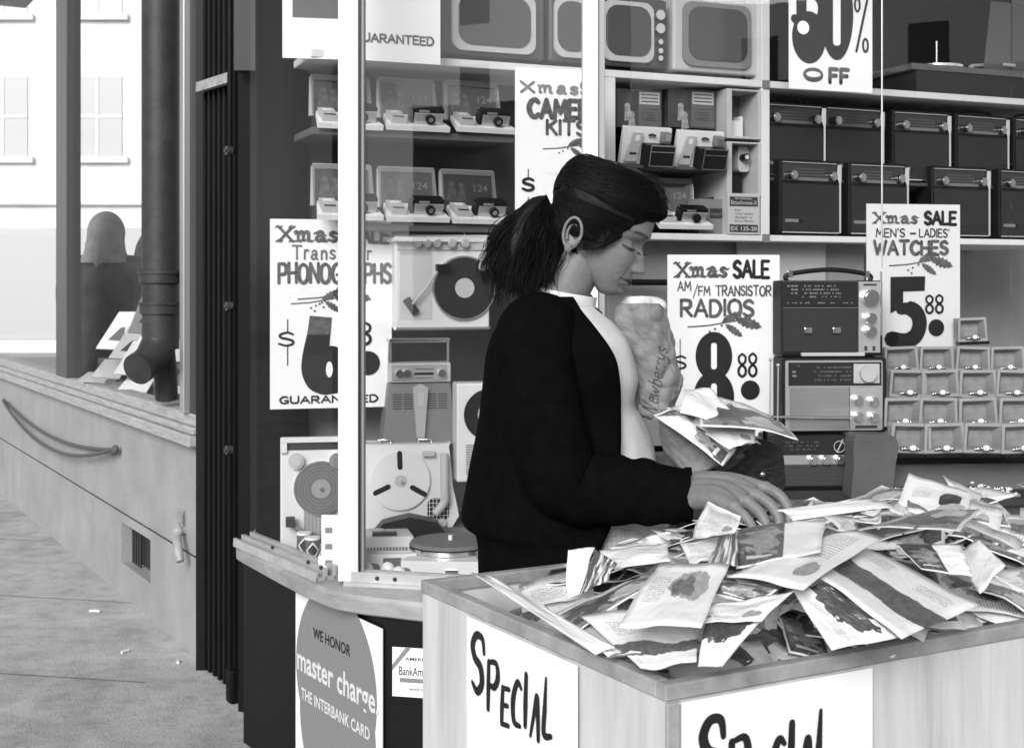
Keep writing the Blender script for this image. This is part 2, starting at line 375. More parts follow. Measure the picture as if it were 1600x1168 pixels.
hd = MB(); hd.box(XL, XR, -.05, .3, 3.6, 5.2); hd.build('upper_wall', stucco, w0)

# cord loops on the wall
b = MB()
x1_, z1_ = LW.hit(180, 702, -.03)
for k, (sag, xe) in enumerate(((.09, -1.3), (.15, -1.2))):
    pts = []
    for i in range(25):
        t = i/24; pts.append(LW.w(x1_ + (xe - x1_)*t, -.03 - .02*k, z1_ - 4*sag*t*(1-t) - .0*t))
    b.tube(pts, .009, 0, 8)
b.ell(LW.w(x1_, -.03, z1_), .018, .018, .022)
tag(b.build('hanging_rope', mat('grey_rope', .09, .9, bump=.4, bscale=200)), 'dark rope hanging in two loops from a hook on the stucco wall', 'rope')
# tap beside the post
t0 = thing('wall_tap', 'old painted water tap sticking out of the stucco wall beside the dark post', 'tap', LW.w(LW.hit(290, 830)[0], 0, 0), LW.a)
tz = LW.hit(283, 825)[1]; pm = mat('tap_paint', .3, .5, var=.3, scale=30)
b = MB(); b.tube([(0, .0, tz), (0, -.03, tz), (.03, -.045, tz-.02), (.075, -.05, tz-.06), (.10, -.05, tz-.10)], [.016, .018, .018, .017, .015], 0, 12); b.ell((0, -.03, tz), .024, .022, .024); b.build('spout', pm, t0)
b = MB(); b.tube([(0, -.03, tz), (0, -.03, tz+.04)], .007); b.box(-.011, .011, -.04, -.02, tz+.035, tz+.09); b.build('handle', pm, t0, bev=.003)

# ---- drainpipe in front of that window
iron = mat('painted_iron', .032, .5, .35, var=.35, scale=12, bump=.12, bscale=60)
dp = 5.45; pc = P(251, 450, dp); pr = 29*dp/F
dt = thing('drainpipe', 'fat dark iron drainpipe with a clamp and open elbow in front of the left window', 'pipe', (pc.x, pc.y, 0))
zz = lambda py: H - (py-HZ)*dp/F
b = MB(); b.cylz(0, 0, pr, zz(436), 4.6, 0, 40)
b.cylz(0, 0, pr*.98, zz(545), zz(436), 0, 40); b.build('pipe', iron, dt)
b = MB(); b.cylz(0, 0, pr*1.13, zz(442), zz(423), 0, 40); b.cylz(0, 0, pr*1.2, zz(428), zz(423.5), 0, 40); b.build('clamp', iron, dt)
b = MB(); b.box(pr*.9, .38, -.02, .03, zz(442), zz(423)); b.build('bracket', iron, dt, bev=.003)
b = MB(); b.cylz(0, 0, pr*1.1, zz(490), zz(473), 0, 40); b.cylz(0, 0, pr*1.17, zz(476), zz(472), 0, 40); b.build('collar', iron, dt, bev=.002)
b = MB(); b.tube([(0, 0, zz(500)), (0, 0, zz(528)), (-.012, -.02, zz(545)), (-.03, -.06, zz(560)), (-.055, -.12, zz(572))], [pr*.95, pr*.95, pr*.93, pr*.85, pr*.78], 0, 28)
b.tube([(-.05, -.105, zz(570)), (-.06, -.13, zz(574))], [pr*.86, pr*.86], 0, 28); b.build('elbow', iron, dt)
b = MB(); b.tube([(.0, .0, zz(540)), (.01, .04, zz(590)), (.01, .06, zz(625))], [pr*.75, pr*.62, pr*.6], 0, 20); b.build('elbow_reflection', iron, dt)  # solid dark stub shaped in place of the reflection below the elbow

# ---- folded iron gate at the side of the doorway
gate = mat('black_gate_paint', .005, .5, .12, var=.4, scale=18, bump=.2, bscale=40, stretch=(1, 1, .15))
gf0 = P(305, 700, 5.03); gf1 = P(377, 700, 4.60); ang = math.degrees(math.atan2(gf1.y-gf0.y, gf1.x-gf0.x))
GT = Fr(gf0.x, gf0.y, ang); gl_ = (Vector((gf1.x, gf1.y))-Vector((gf0.x, gf0.y))).length
t0 = thing('folded_gate', 'tall black folded security gate between the stucco wall and the shop doorway', 'gate', (gf0.x, gf0.y, 0), GT.a)
nsl = 17
for i in range(nsl):
    x = gl_*(i+.5)/nsl*.93; b = MB(); dd = .0 if i % 2 else .010
    b.box(x-.0105, x+.0105, dd, .06, .015, 3.7); b.build('gate_bar', gate, t0, bev=.004)
b = MB(); b.box(0, gl_*.93, .061, .09, .015, 3.7); b.build('gate_back', gate, t0)
b = MB(); b.box(gl_*.94, gl_, -.03, .16, .0, 3.7); b.tube([(gl_*.97, -.035, .05), (gl_*.97, -.035, 3.7)], .011, 0, 8); b.build('gate_post', gate, t0, bev=.005)
b = MB(); b.box(gl_*.92, gl_*1.03, -.045, .17, .0, .12); b.build('gate_shoe', gate, t0, bev=.01)
sx0, sz0 = GT.hit(312, 137, -.02); sx1, sz1 = GT.hit(363, 121, -.02)
b = MB(); b.prism([(sx0, sz0-.018), (sx1, sz1-.018), (sx1, sz1+.018), (sx0, sz0+.018)], -.035, -.012); b.build('strap', mat('worn_strap', .3, .5, var=.5, scale=30), t0)
for py in (236, 478, 702):
    X, Z = GT.hit(367, py, -.02); b = MB(); b.disc(X, Z, .016, -.052, -.03, 0, 16); b.disc(X, Z, .007, -.058, -.05, 0, 10); b.build('bolt', mat('worn_iron', .08, .4, metal=.5, var=.4, scale=50), t0)

# ================================================================ THE SHOP
# base under the display, lip and sill
bulk = mat('bulkhead_black', .004, .5, .2, var=.3, scale=6)
lipm = mat('worn_enamel_lip', .27, .45, var=.35, scale=7, stretch=(1, 1, 3), bump=.08, bscale=30)
sh = thing('shop_front', 'shop front with white posts, metal sill and dark base under the display window', 'shop front', (0, 0, 0))
C1 = SG.w(.93, .0, 0); bc = [SG.w(-.1, .02, 0), SG.w(0, .02, 0), Vector((-.327, 3.36, 0)), Vector((-.05, 3.30, 0)), Vector((2.6, 2.72, 0))]
b = MB()
pl = [(p.x, p.y) for p in bc] + [(3.2, 6.0), (-.95, 4.9)]
b.prismz(pl[::-1], 0, .60); b.build('base', bulk, sh)
flm = mat('display_floor_boards', .42, .5, var=.3, scale=3, stretch=(2, 14, 1))
ip = [SG.w(-.08, .03, 0), SG.w(.03, .03, 0), SG.w(.62, .03, 0), G.w(.02, .04, 0), G.w(2.8, .04, 0)]
b = MB(); b.prismz([(p.x, p.y) for p in ip] [::-1] + [(-.9, 4.9), (3.2, 6.0)], .604, .65)
b.build('display_floor', flm, sh)
lip = cat_rom([(-.855, 4.10, 0), (-.80, 4.0, 0), (-.60, 3.66, 0), (-.485, 3.49, 0), (-.43, 3.44, 0), (-.33, 3.385, 0), (-.2, 3.33, 0), (0.05, 3.25, 0), (.8, 3.06, 0), (2.7, 2.64, 0)], 8)
def sweep(path, prof, mb, m=0):
    n = len(prof); vs = []
    for i, p in enumerate(path):
        t = (path[min(i+1, len(path)-1)] - path[max(i-1, 0)]).normalized(); nn = Vector((t.y, -t.x, 0))   # outward, towards the street
        for (o, z) in prof: q = p + nn*o; vs.append((q.x, q.y, z))
    mb.add(vs, [(i*n+k, i*n+(k+1) % n, (i+1)*n+(k+1) % n, (i+1)*n+k) for i in range(len(path)-1) for k in range(n)], m)
b = MB(); sweep(lip, [(-.10, .601), (.0, .601), (.006, .606), (.008, .640), (.002, .651), (-.10, .655)], b); b.build('lip', lipm, sh)
# sill tracks
sillm = mat('sill_track_metal', .46, .42, metal=.35, var=.2, scale=8, stretch=(1, 1, 1))
b = MB()
def bar(mb, a, c, w0_, w1_, z0, z1, m=0):
    a = Vector(a[:2]); c = Vector(c[:2]); t = (c-a).normalized(); nn = Vector((t.y, -t.x))
    pts = [a+nn*w1_, c+nn*w1_, c+nn*w0_, a+nn*w0_]; mb.prismz([(p.x, p.y) for p in pts][::-1] if False else [(p.x, p.y) for p in pts], z0, z1, m)
for w0_, w1_, z1 in ((-.03, .055, .662), (-.012, .0, .69), (.016, .028, .684), (.044, .054, .676)):
    bar(b, SG.w(.0, 0, 0), SG.w(.60, 0, 0), w0_, w1_, .6505, z1)
for w0_, w1_, z1 in ((-.03, .05, .662), (-.012, .03, .688)):
    bar(b, G.w(.03, 0, 0), G.w(2.7, 0, 0), w0_, w1_, .6505, z1)
b.build('sill', sillm, sh, bev=.002)
for p in [G.w(X, -.031, .674) for X in (.12, .17, .34)] + [SG.w(X, -.03, .685) for X in (.25, .5, .585)]:
    b = MB(); b.ell(p, .006, .005, .006, 0, 10, 6); b.build('screw', darkg, sh)
# posts
def post(px0, px1, pxg, d, lab=None):
    a = P(px0, 450, d); c = P(px1, 450, d); e = P(pxg, 450, d+.02); b = MB()
    b.box(a.x, c.x, a.y, a.y+.07, .66, 3.3, 0); b.build('post', white, sh, bev=.004)
    b = MB(); b.box(c.x+.001, e.x, a.y+.012, a.y+.06, .66, 3.3, 0); b.build('post_edge', mat('post_edge_grey', .3, .5), sh, bev=.002)
    return a
post(528, 560, 569, 3.53); post(911, 935, 945, 3.36)
b = MB(); b.box(P(560.2,450,3.53).x-.001, P(560.2,450,3.53).x+.0035, 3.529, 3.56, .66, 3.3); b.build('post_seam', black, sh)
# glass
b = MB(); b.box(.0, .585, -.003, .003, .69, 3.3); b.xf(Matrix.Translation(SG.w(0, 0, 0)) @ Matrix.Rotation(SG.a, 4, 'Z')); b.build('side_pane', glass2, sh)
for x0, x1 in ((.06, .74), (.80, 1.72), (1.724, 2.8)):
    b = MB(); b.box(x0, x1, -.003, .003, .69, 3.3); b.xf(Matrix.Translation(G.w(0, 0, 0)) @ Matrix.Rotation(G.a, 4, 'Z')); b.build('window_pane', glass if x0 < .1 else glass3, sh)
X, _ = G.hit(1378, 300, -.006); b = MB(); b.tube([G.w(X, -.008, 1.5), G.w(X, -.008, 3.3)], .0022, 0, 6); tag(b.build('hanging_wire', alu), 'thin straight wire hanging in front of the radios and the watches sign', 'wire')
# fascia and ceiling above
b = MB(); p = [SG.w(-.1, .0, 0), SG.w(.62, -.02, 0), G.w(0, -.04, 0), G.w(2.8, -.04, 0)]
b.prismz([(q.x, q.y) for q in p] + [(3.2, 6.0), (-.95, 4.9)], 3.3, 5.0); b.build('fascia', mat('fascia_paint', .4, .6), sh)
b = MB()
# rear wall of the display
b.box(B.hit(436, 450, .62)[0], 3.4, .62, .68, .60, 3.4); b.xf(Matrix.Translation(B.w(0, 0, 0)) @ Matrix.Rotation(B.a, 4, 'Z')); b.build('rear_wall', wallg, sh)
# dark curved column at the left end of the display and the doorway recess behind it
colm = mat('column_dark', .004, .7, .06, var=.3, scale=5, stretch=(3, 3, .4))
b = MB(); q = P(441, 450, 4.22); b.cylz(q.x, q.y, .085, .652, 3.29, 0, 40)
tag(b.build('dark_column', colm), 'dark round column at the left end of the shop display, beside the doorway', 'column')
b = MB(); q0 = P(300, 450, 5.4); l0 = P(372, 450, 4.50); l1 = P(484, 450, 4.36); b.prismz([(l0.x, l0.y), (l1.x, l1.y), (l1.x, l1.y+.03), (l0.x, l0.y+.03)], 0, 3.29); b.box(-1.20, -.55, 4.98, 5.08, 0, 5.0)
q1 = P(377, 450, 4.75)
tag(b.build('doorway_wall', bulk), 'black wall of the doorway recess behind the folded gate', 'wall')
if False: b = MB(); b.prismz([(SG.w(-.15, .0, 0).x, SG.w(-.15, 0, 0).y), (-1.25, 4.97), (-.2, 5.2), (-.72, 4.3)], .66, 3.3); tag(b.build('recess_panel', bulk), 'black panel closing the left end of the display behind the side pane', 'panel')
b = MB(); q = P(398, 90, 4.45); b.box(q.x-.06, q.x+.05, 4.4, 4.46, H+(450-110)*4.4/F, 2.75); tag(b.build('grey_panel', mat('panel_grey', .02, .6)), 'small dark grey panel high in the doorway beside the gate', 'panel')
# ================================================================ SHELVES AND THEIR GOODS
def inB(name, mb, m, parent=None, bev=0.0, **k): return mb.build(name, m, parent, bev=bev, **k)
shelf = thing('display_shelving', 'white painted shelving with black lined compartments across the back of the shop window', 'shelves', B.w(0, 0, 0), B.a)
shm = mat('shelf_white', .62, .5, var=.06, scale=6)
Zs = B.hit(945, 122)[1]; zt, zb = B.hit(1195, 126)[1], B.hit(1195, 137)[1]; TH = zt - zb
Zs = zb
Z2t, Z2b = B.hit(1197, 367)[1], B.hit(1197, 377)[1]
XD0, XD1 = B.hit(1190, 250)[0], B.hit(1203, 250)[0]; XA0, XA1 = B.hit(934, 250)[0], B.hit(962, 250)[0]
b = MB(); b.box(B.hit(486, 100)[0], 2.9, .0, .60, Zs, Zs+TH); b.build('shelf_board', shm, shelf, bev=.003)
b = MB(); b.box(XA0, 2.9, .0, .60, Z2b, Z2t); b.build('shelf_board', shm, shelf, bev=.003)
b = MB(); b.box(XD0, XD1, .001, .6, Z2t+.0005, Zs-.0005); b.build('divider', shm, shelf, bev=.002)
b = MB(); b.box(XD0, XD1, .001, .6, Zs+TH+.0005, 3.0); b.build('divider', shm, shelf, bev=.002)
b = MB(); b.box(XA0, XA1, .001, .6, Z2t+.0005, Zs-.0005); b.build('divider', shm, shelf, bev=.002)
b = MB(); b.box(XD1+.001, 2.9, .30, .31, Z2t+.001, Zs-.001); b.box(XD1+.001, 2.9, .40, .41, Zs+TH+.001, 3.0)
b.box(XA1+.001, XD0-.001, .34, .35, Z2t+.001, Zs-.001); b.build('backing', mat('dark_backing', .010, .9, .1), shelf)
# corner blocks
for px, py in ((1197, 132), (1197, 372)):
    b = MB(); X, Z = B.hit(px, py, -.003); b.rr(X, Z, .028, .028, .004, -.005, -.0005); b.build('bracket', greyp, shelf)
# lower wall panels under the shelf
pb = thing('panel_board', 'pale grey board leaning under the right shelf behind the radios sign', 'board', B.w(0, 0, 0), B.a)
x0, z0 = B.hit(1153, 470, .1); x1, z1 = B.hit(1290, 376, .1); b = MB(); b.box(x0, x1, .1, .11, z0-.2, z1); b.build('board', walll, pb)
pb2 = thing('panel_board', 'grey hardboard sheet under the shelf behind the woman', 'board', B.w(0, 0, 0), B.a)
x0 = B.hit(930, 420, .13)[0]; x1 = B.hit(1350, 420, .13)[0]; b = MB(); b.box(x0, x1, .13, .14, .655, Z2b-.001); b.build('board', wallg, pb2)
# black rod
x0, z0 = B.hit(955, 441, .06); x1, z1 = B.hit(1043, 441, .06)
b = MB(); b.tube([(x0-.1, .06, z0), (x1, .06, z0)], .011); tag(b.build('black_rod', black, loc=B.w(0, 0, 0), rz=B.a), 'black rod running across the grey board behind the woman\'s chin', 'rod')

# ---- televisions
def tv(x0, x1, yb, yt, light, lab, off=.03, knob=True):
    loc, w, h = B.rect(x0, yt, x1, yb, off); loc.z = Zs+TH+.002
    t = thing('television', lab, 'television', loc, B.a, 'televisions on the top shelf')
    cm = (lgrey if light == 2 else lgrey if light else mat('tv_cabinet_dark', .05, .4))
    b = MB(); b.box(-w/2, w/2, 0, .36, .018, h, 0); b.box(-w/2+.03, w/2-.03, .02, .33, 0, .018, 1); b.build('cabinet', [cm, black], t, bev=.008)
    sw = w*.80 if not knob else w*.72; sx = -w/2+.02+sw/2 + (0 if knob else (w-.04-sw)/2)
    b = MB(); b.rr(sx, h*.53, sw, h*.80, .035, -.012, -.0005, 0, 8); b.build('bezel', lgrey if not light else greyp, t, bev=.003)
    b = MB(); b.rr(sx, h*.54, sw*.86, h*.66, .045, -.0165, -.0125, 0, 8); b.build('screen', mat('tv_screen', .05, .15, .5), t, bev=.003)
    if knob:
        for k, z in enumerate((.78, .6, .42, .3, .2)):
            b = MB(); b.disc(w/2-.035, h*z, .017 if k < 2 else .009, -.022, -.0005, 0, 20); b.build('knob', chrome, t, bev=.002)
tv(688, 851, 103, -14, 0, 'dark television at the left of the top shelf, behind the white post', knob=False)
tv(858, 925, 108, -10, 0, 'dark television partly behind the second white post', knob=False)
tv(930, 1042, 109, -8, 0, 'television with a light bezel and a row of knobs, second from the divider')
tv(1052, 1184, 118, -6, 2, 'pale television with a wide screen, nearest the divider', knob=False)

# ---- camera kits
def cardart(mb, x0, x1, z0, z1, y, seed, kid=True):
    r = random.Random(seed)
    mb.box(x0, x1, y, y+.001, z0, z1, 3)
def kit_a(name='camera_kit'):
    W_, D_ = .205, .11
    t = thing(name, 'x', 'camera kit', (0, 0, 0), B.a, 'boxed camera kits on the left shelves')
    tilt = Matrix.Rotation(R(26), 4, 'X')
    b = MB(); b.prismz([(-W_/2+.018, D_), (-W_/2, 0), (W_/2, 0), (W_/2-.018, D_)], 0, .016, 0); b.xf(tilt); b.build('tray', white, t, bev=.0015)
    b = MB(); b.box(-.085, -.036, .016, .092, .0165, .034, 0); b.box(-.078, -.043, .024, .036, .0342, .0350, 1); b.box(-.075, -.046, .066, .084, .0342, .035, 2)
    b.xf(tilt); b.build('film_box', [lgrey, darkg, white], t, bev=.001)
    b = MB(); b.box(-.012, .082, .022, .062, .0165, .052, 0); b.xf(tilt); body = b.build('camera', alu, t, bev=.003)
    b = MB(); b.box(-.013, .083, .0225, .0625, .0525, .064, 0); b.xf(tilt); b.build('top_plate', black, body, bev=.001); b = MB(); b.box(-.022, -.0125, .024, .06, .018, .058, 0); b.xf(tilt); b.build('side_grip', black, body, bev=.002); b = MB(); b.box(.0, .034, .0212, .0222, .0545, .0615, 0); b.xf(tilt); b.build('viewfinder', alu, body)
    b = MB(); b.disc(.038, .035, .0145, .008, .0218, 0, 24); b.disc(.038, .035, .008, .0072, .0079, 1, 20); b.xf(tilt); b.build('lens', [black, chrome], body)
    b = MB(); b.box(.045, .066, .066, .084, .0165, .046, 0); b.box(.047, .064, .0645, .0658, .02, .043, 1); b.xf(tilt); b.build('flash_cube', [clearp, chrome], t)
    b = MB(); b.prismz([(.008, .07), (.03, .074), (.026, .088), (.004, .082)], .0165, .019, 0); b.xf(tilt); b.build('wrist_strap', darkg, t)
    # raised lid with a printed panel behind clear film
    lm = Matrix.Translation((0, .108, .05)) @ Matrix.Rotation(R(-8), 4, 'X')
    b = MB(); x = W_/2-.008
    b.prism([(-x-.006, 0), (-x+.008, .0), (-x+.010, .125), (-x, .125)], 0, .014, 0); b.prism([(x+.006, 0), (x-.008, 0), (x-.010, .125), (x, .125)], 0, .014, 0)
    b.prism([(-x, .115), (x, .115), (x-.004, .132), (-x+.004, .132)], -.001, .013, 0); b.xf(lm); b.build('lid', lgrey, t, bev=.001)
    b = MB(); b.box(-x+.01, x-.01, .006, .009, .0, .115, 0)
    # two little printed figures and the number
    for (cx, s) in ((-.055, 1), (-.022, .8)):
        b.disc(cx, .082, .011*s, .0050, .0057, 1, 16); b.prism([(cx-.02*s, .028), (cx+.02*s, .03), (cx+.013*s, .07), (cx-.012*s, .07)], .0051, .0058, 1)
    bfont(b, '124', .022, .062, .048, .033, 2, y=.0048, bold=.01)
    b.xf(lm); b.build('printed_panel', [mat('kit_print_dark', .10, .3, var=.3, scale=25), mat('kit_print_mid', .2, .4, var=.5, scale=60), mat('kit_print_pale', .42, .4)], t)
    b = MB(); b.box(-x, x, -.004, -.0032, .0, .13, 0); b.xf(lm); b.build('clear_cover', clearp, t)
    return t
kitA = kit_a(); first = True
rows = ((208, 'upper'), (350, 'lower'))
ord_ = ('far left', 'middle', 'rightmost')
for ri, (yb, rn) in enumerate(rows):
    for k, (a, c) in enumerate(((497, 598), (603, 704), (708, 812 if ri == 0 else 800))):
        loc, w, h = B.rect(a, yb-100, c, yb - (6 if k == 0 else 3 if k == 1 else 0), -.02)
        lab = 'boxed camera kit with raised lid, %s row, %s' % (rn, ord_[k])
        if first: kitA.location = loc; kitA['label'] = lab; first = False
        else: t_ = dup(kitA, loc, B.a + R(((k*7+ri*5) % 5 - 2)*1.3), lab)
# the two little shelves below each row of kits, in grey
b = MB()
for (yb) in (206, 349):
    z = B.hit(700, yb, .0)[1]; x0 = B.hit(487 if yb < 300 else 560, yb, 0)[0]; x1 = B.hit(803, yb, 0)[0]; b.box(x0, x1, .0, .3, z-.026, z-.004)
b.build('kit_ledge', mat('ledge_grey', .08, .6), shelf, bev=.002)
x0 = B.hit(480, 300, .3)[0]; x1 = B.hit(930, 300, .3)[0]
b = MB(); b.box(x0, x1, .30, .31, B.hit(700, 355, .3)[1], Zs-.001); b.build('kit_backing', mat('kit_backing', .05, .7, var=.2), shelf)
b = MB(); z = B.hit(700, 353)[1]; b.box(B.hit(618, 350)[0], B.hit(803, 350)[0], 0.0, .3, z-.05, z-.036); b.build('white_ledge', shm, shelf, bev=.002)

# second sort of kit on the right: boxes with a picture and a tray with a black fronted camera
def kit_b():
    t = thing('camera_kit', 'x', 'camera kit', (0, 0, 0), B.a, 'black fronted camera kits by the divider')
    w = .178; tilt = Matrix.Rotation(R(18), 4, 'X')
    b = MB(); b.box(-w/2, w/2, 0, .02, 0, .125, 0); b.xf(tilt); b.build('tray', white, t, bev=.002)
    b = MB(); b.prism([(-.078, .012), (-.036, .012), (-.024, .108), (-.058, .108)], -.014, -.001, 0); b.box(-.052, -.036, -.0155, -.0142, .082, .1, 1); b.box(-.066, -.04, -.0155, -.0142, .035, .043, 2); b.xf(tilt); b.build('film_box', [lgrey, white, darkg], t, bev=.001)
    b = MB(); b.box(-.018, .088, -.045, -.001, .004, .075, 0); b.xf(tilt); c = b.build('camera', black, t, bev=.003)
    b = MB()
    for q in ((-.006, .087, .072, .076), (-.006, .087, .052, .0545), (-.006, .087, .004, .007), (-.006, -.003, .007, .072), (.084, .087, .007, .072)): b.box(q[0], q[1], -.048, -.0455, q[2], q[3], 0)
    b.xf(tilt); b.build('trim', chrome, c)
    b = MB(); b.box(.045, .075, -.03, -.001, .082, .114, 0); b.box(.05, .07, -.033, -.0305, .086, .11, 1); b.xf(tilt); b.build('flash_cube', [greyp, chrome], t, bev=.002)
    b = MB(); b.tube([(0, -.008, .1), (.012, -.008, .104), (.026, -.008, .1)], .004, 0, 6); b.xf(tilt); b.build('battery', darkg, t)
    return t
kb = kit_b(); loc, w, h = B.rect(966, 200, 1044, 257, .02); kb.location = loc; kb['label'] = 'kit with a black fronted camera in a white tray, nearer the white post'
loc2, w, h = B.rect(1047, 203, 1128, 262, .02); dup(kb, loc2, B.a, 'kit with a black fronted camera in a white tray, nearer the divider')
b = MB()
for py in (259,): z = B.hit(1045, py, .02)[1]; b.box(XA1+.001, B.hit(1136, py, .0)[0], -.0, .33, z-.012, z-.003)
b.build('kit_ledge', mat('ledge_dark', .06, .6), shelf)
photom = mat('box_art_dark', .05, .4, var=.5, scale=20)
artm = mat('box_art_figure', .28, .5, var=.6, scale=50)
for k, (a, c, lab) in enumerate(((963, 1034, 'dark camera box with a pale printed panel, above the left black camera kit'), (1044, 1118, 'dark camera box with a pale printed panel, above the right black camera kit'))):
    loc, w, h = B.rect(a, 136, c, 196, .06); loc.z = B.hit((a+c)/2, 200, .06)[1]
    b = MB(); b.box(-w/2, w/2, 0, .05, 0, h, 0); b.box(-.004, w/2-.006, -.0015, -.0002, .004, h-.004, 1); b.box(0, w/2-.01, -.0025, -.0017, h*.62, h-.008, 2)
    for i in range(3): b.box(.006, w/2-.016, -.0032, -.0027, h*(.68+.09*i), h*(.71+.09*i), 0)
    b.stroke([(.01, h*.3), (.02, h*.5), (w/2-.014, h*.5), (w/2-.014, h*.2), (.015, h*.22), (.01, h*.3)], .002, -.0028, 0)
    for i in range(3): b.box(.022, w/2-.026, -.0032, -.0027, h*(.26+.07*i), h*(.275+.07*i), 0)
    for (cx, cz, s) in ((-.045, h*.55, 1), (-.03, h*.33, 1.1)):
        b.disc(cx, cz, .011*s, -.0012, -.0002, 3, 14); b.prism([(cx-.012, cz-.05), (cx+.018, cz-.045), (cx+.01, cz-.008), (cx-.009, cz-.006)], -.0013, -.0003, 3)
    o = b.build('camera_box', [photom, midg, lgrey, artm], loc=loc, rz=B.a, bev=0); tag(o, lab, 'box', 'dark camera boxes')
    # plinth
    q = MB(); q.box(-w/2-.004, w/2+.004, .0, .25, -.02, -.001, 0); q.build('box_plinth', mat('dark_backing', .04), shelf, loc=(B.rect(a,136,c,196,.06)[0]-B.w(0,0,0)).to_3d() if False else None) if False else None
# the lone kit lower on the shelf
loc, w, h = B.rect(1022, 300, 1122, 358, -.01); loc.z = Z2t+.014
k3 = dup(kitA, loc, B.a, 'camera kit with its dark lid open on the lower shelf, beside the woman\'s forehead'); k3['group'] = 'boxed camera kits on the left shelves'
loc = B.rect(922, 300, 1020, 358, -.01)[0]; loc.z = Z2t+.014
dup(kitA, loc, B.a, 'camera kit mostly hidden behind the woman\'s hair on the lower shelf')
# cubbies with a carton, a movie camera and a film carton
xc0, xc1 = B.hit(1136, 180)[0], XD0-.002
cub = thing('cardboard_cubby', 'pale open boxes stacked beside the divider, one holding a movie camera', 'boxes', B.w(0, 0, 0), B.a)
zc = [B.hit(1165, y)[1] for y in (139, 217, 222, 306)]
b = MB()
for (zt_, zb_) in ((zc[0]-.002, zc[1]), (zc[2], zc[3])):
    b.box(xc0, xc1, .02, .026, zb_, zb_+.008); b.box(xc0, xc0+.02, .0, .25, zb_, zt_); b.box(xc1-.012, xc1, .0, .25, zb_, zt_); b.box(xc0+.02, xc1-.012, .0, .25, zb_, zb_+.008); b.box(xc0+.02, xc1-.012, .0, .25, zt_-.006, zt_)
b.build('carton_shell', lgrey, cub, bev=.001)
b = MB(); b.box(xc0+.021, xc1-.013, .12, .13, zc[1]+.01, zc[0]-.01); b.build('carton_back', midg, cub)
b = MB(); b.box(xc0+.024, xc1-.05, .06, .1, zc[1]+.009, zc[1]+.07); b.box(xc1-.049, xc1-.036, .06, .1, zc[1]+.009, zc[1]+.085); tag(b.build('white_carton', white, loc=B.w(0, 0, 0), rz=B.a), 'small plain white carton standing in the top cubby', 'carton')
mc = thing('movie_camera', 'movie camera with a pale front and dark grip in the middle cubby', 'movie camera', B.w((xc0+xc1)/2+.012, .05, zc[3]+.01), B.a)
hh = zc[2]-zc[3]
b = MB(); b.rr(.018, hh*.66, .045, hh*.48, .012, 0, .1, 0); b.build('front', lgrey, mc, bev=.003)
b = MB(); b.disc(.012, hh*.68, .013, -.03, -.001, 0, 20); b.disc(.012, hh*.68, .008, -.0315, -.0302, 1, 20); b.build('lens', [black, chrome], mc)
b = MB(); b.box(-.03, .025, .02, .09, 0, hh*.38, 0); b.build('grip', black, mc, bev=.004)
loc, w, h = B.rect(1137, 309, 1187, 371, -.005); loc.z = Z2t+.001
fb = MB(); fb.box(-w/2, w/2, 0, .09, 0, h, 0); fb.box(-w/2+.008, w/2-.008, -.001, -.0002, h*.70, h*.94, 1); fb.box(-w/2+.008, w/2-.008, -.001, -.0002, h*.05, h*.24, 1)
bfont(fb, 'Ektachrome-X', -w/2+.012, h*.745, w-.024, .02, 0, y=-.0016, bold=.01); bfont(fb, 'KODAK', -w/2+.03, h*.87, w-.06, .01, 0, y=-.0016, bold=.01)
bfont(fb, 'EX 135-20', -w/2+.012, h*.09, w-.024, .02, 0, y=-.0016, bold=.02)
for i, tx in enumerate(('for', 'color slides', 'daylight or', 'blue flash')): bfont(fb, tx, -w*.28, h*(.58-.09*i), w*.56 if i else w*.2, .011, 1, y=-.0006)
tag(fb.build('film_carton', [mat('carton_grey', .42, .6), darkg], loc=loc, rz=B.a), 'grey film carton lettered EX 135-20 at the foot of the divider', 'carton')
loc, w, h = B.rect(1092, 312, 1134, 371, .03); loc.z = Z2t+.001
b = MB(); b.box(-w/2, w/2, 0, .12, 0, h*.93, 0); b.box(-w*.1, w*.38, -.001, -.0002, h*.42, h*.68, 1); bfont(b, 'chrome-X', -w*.06, h*.5, w*.4, .016, 0, y=-.0016)
tag(b.build('film_carton', [greyp, darkg], loc=loc, rz=B.a), 'darker film carton with a black band, left of the EX 135-20 carton', 'carton')

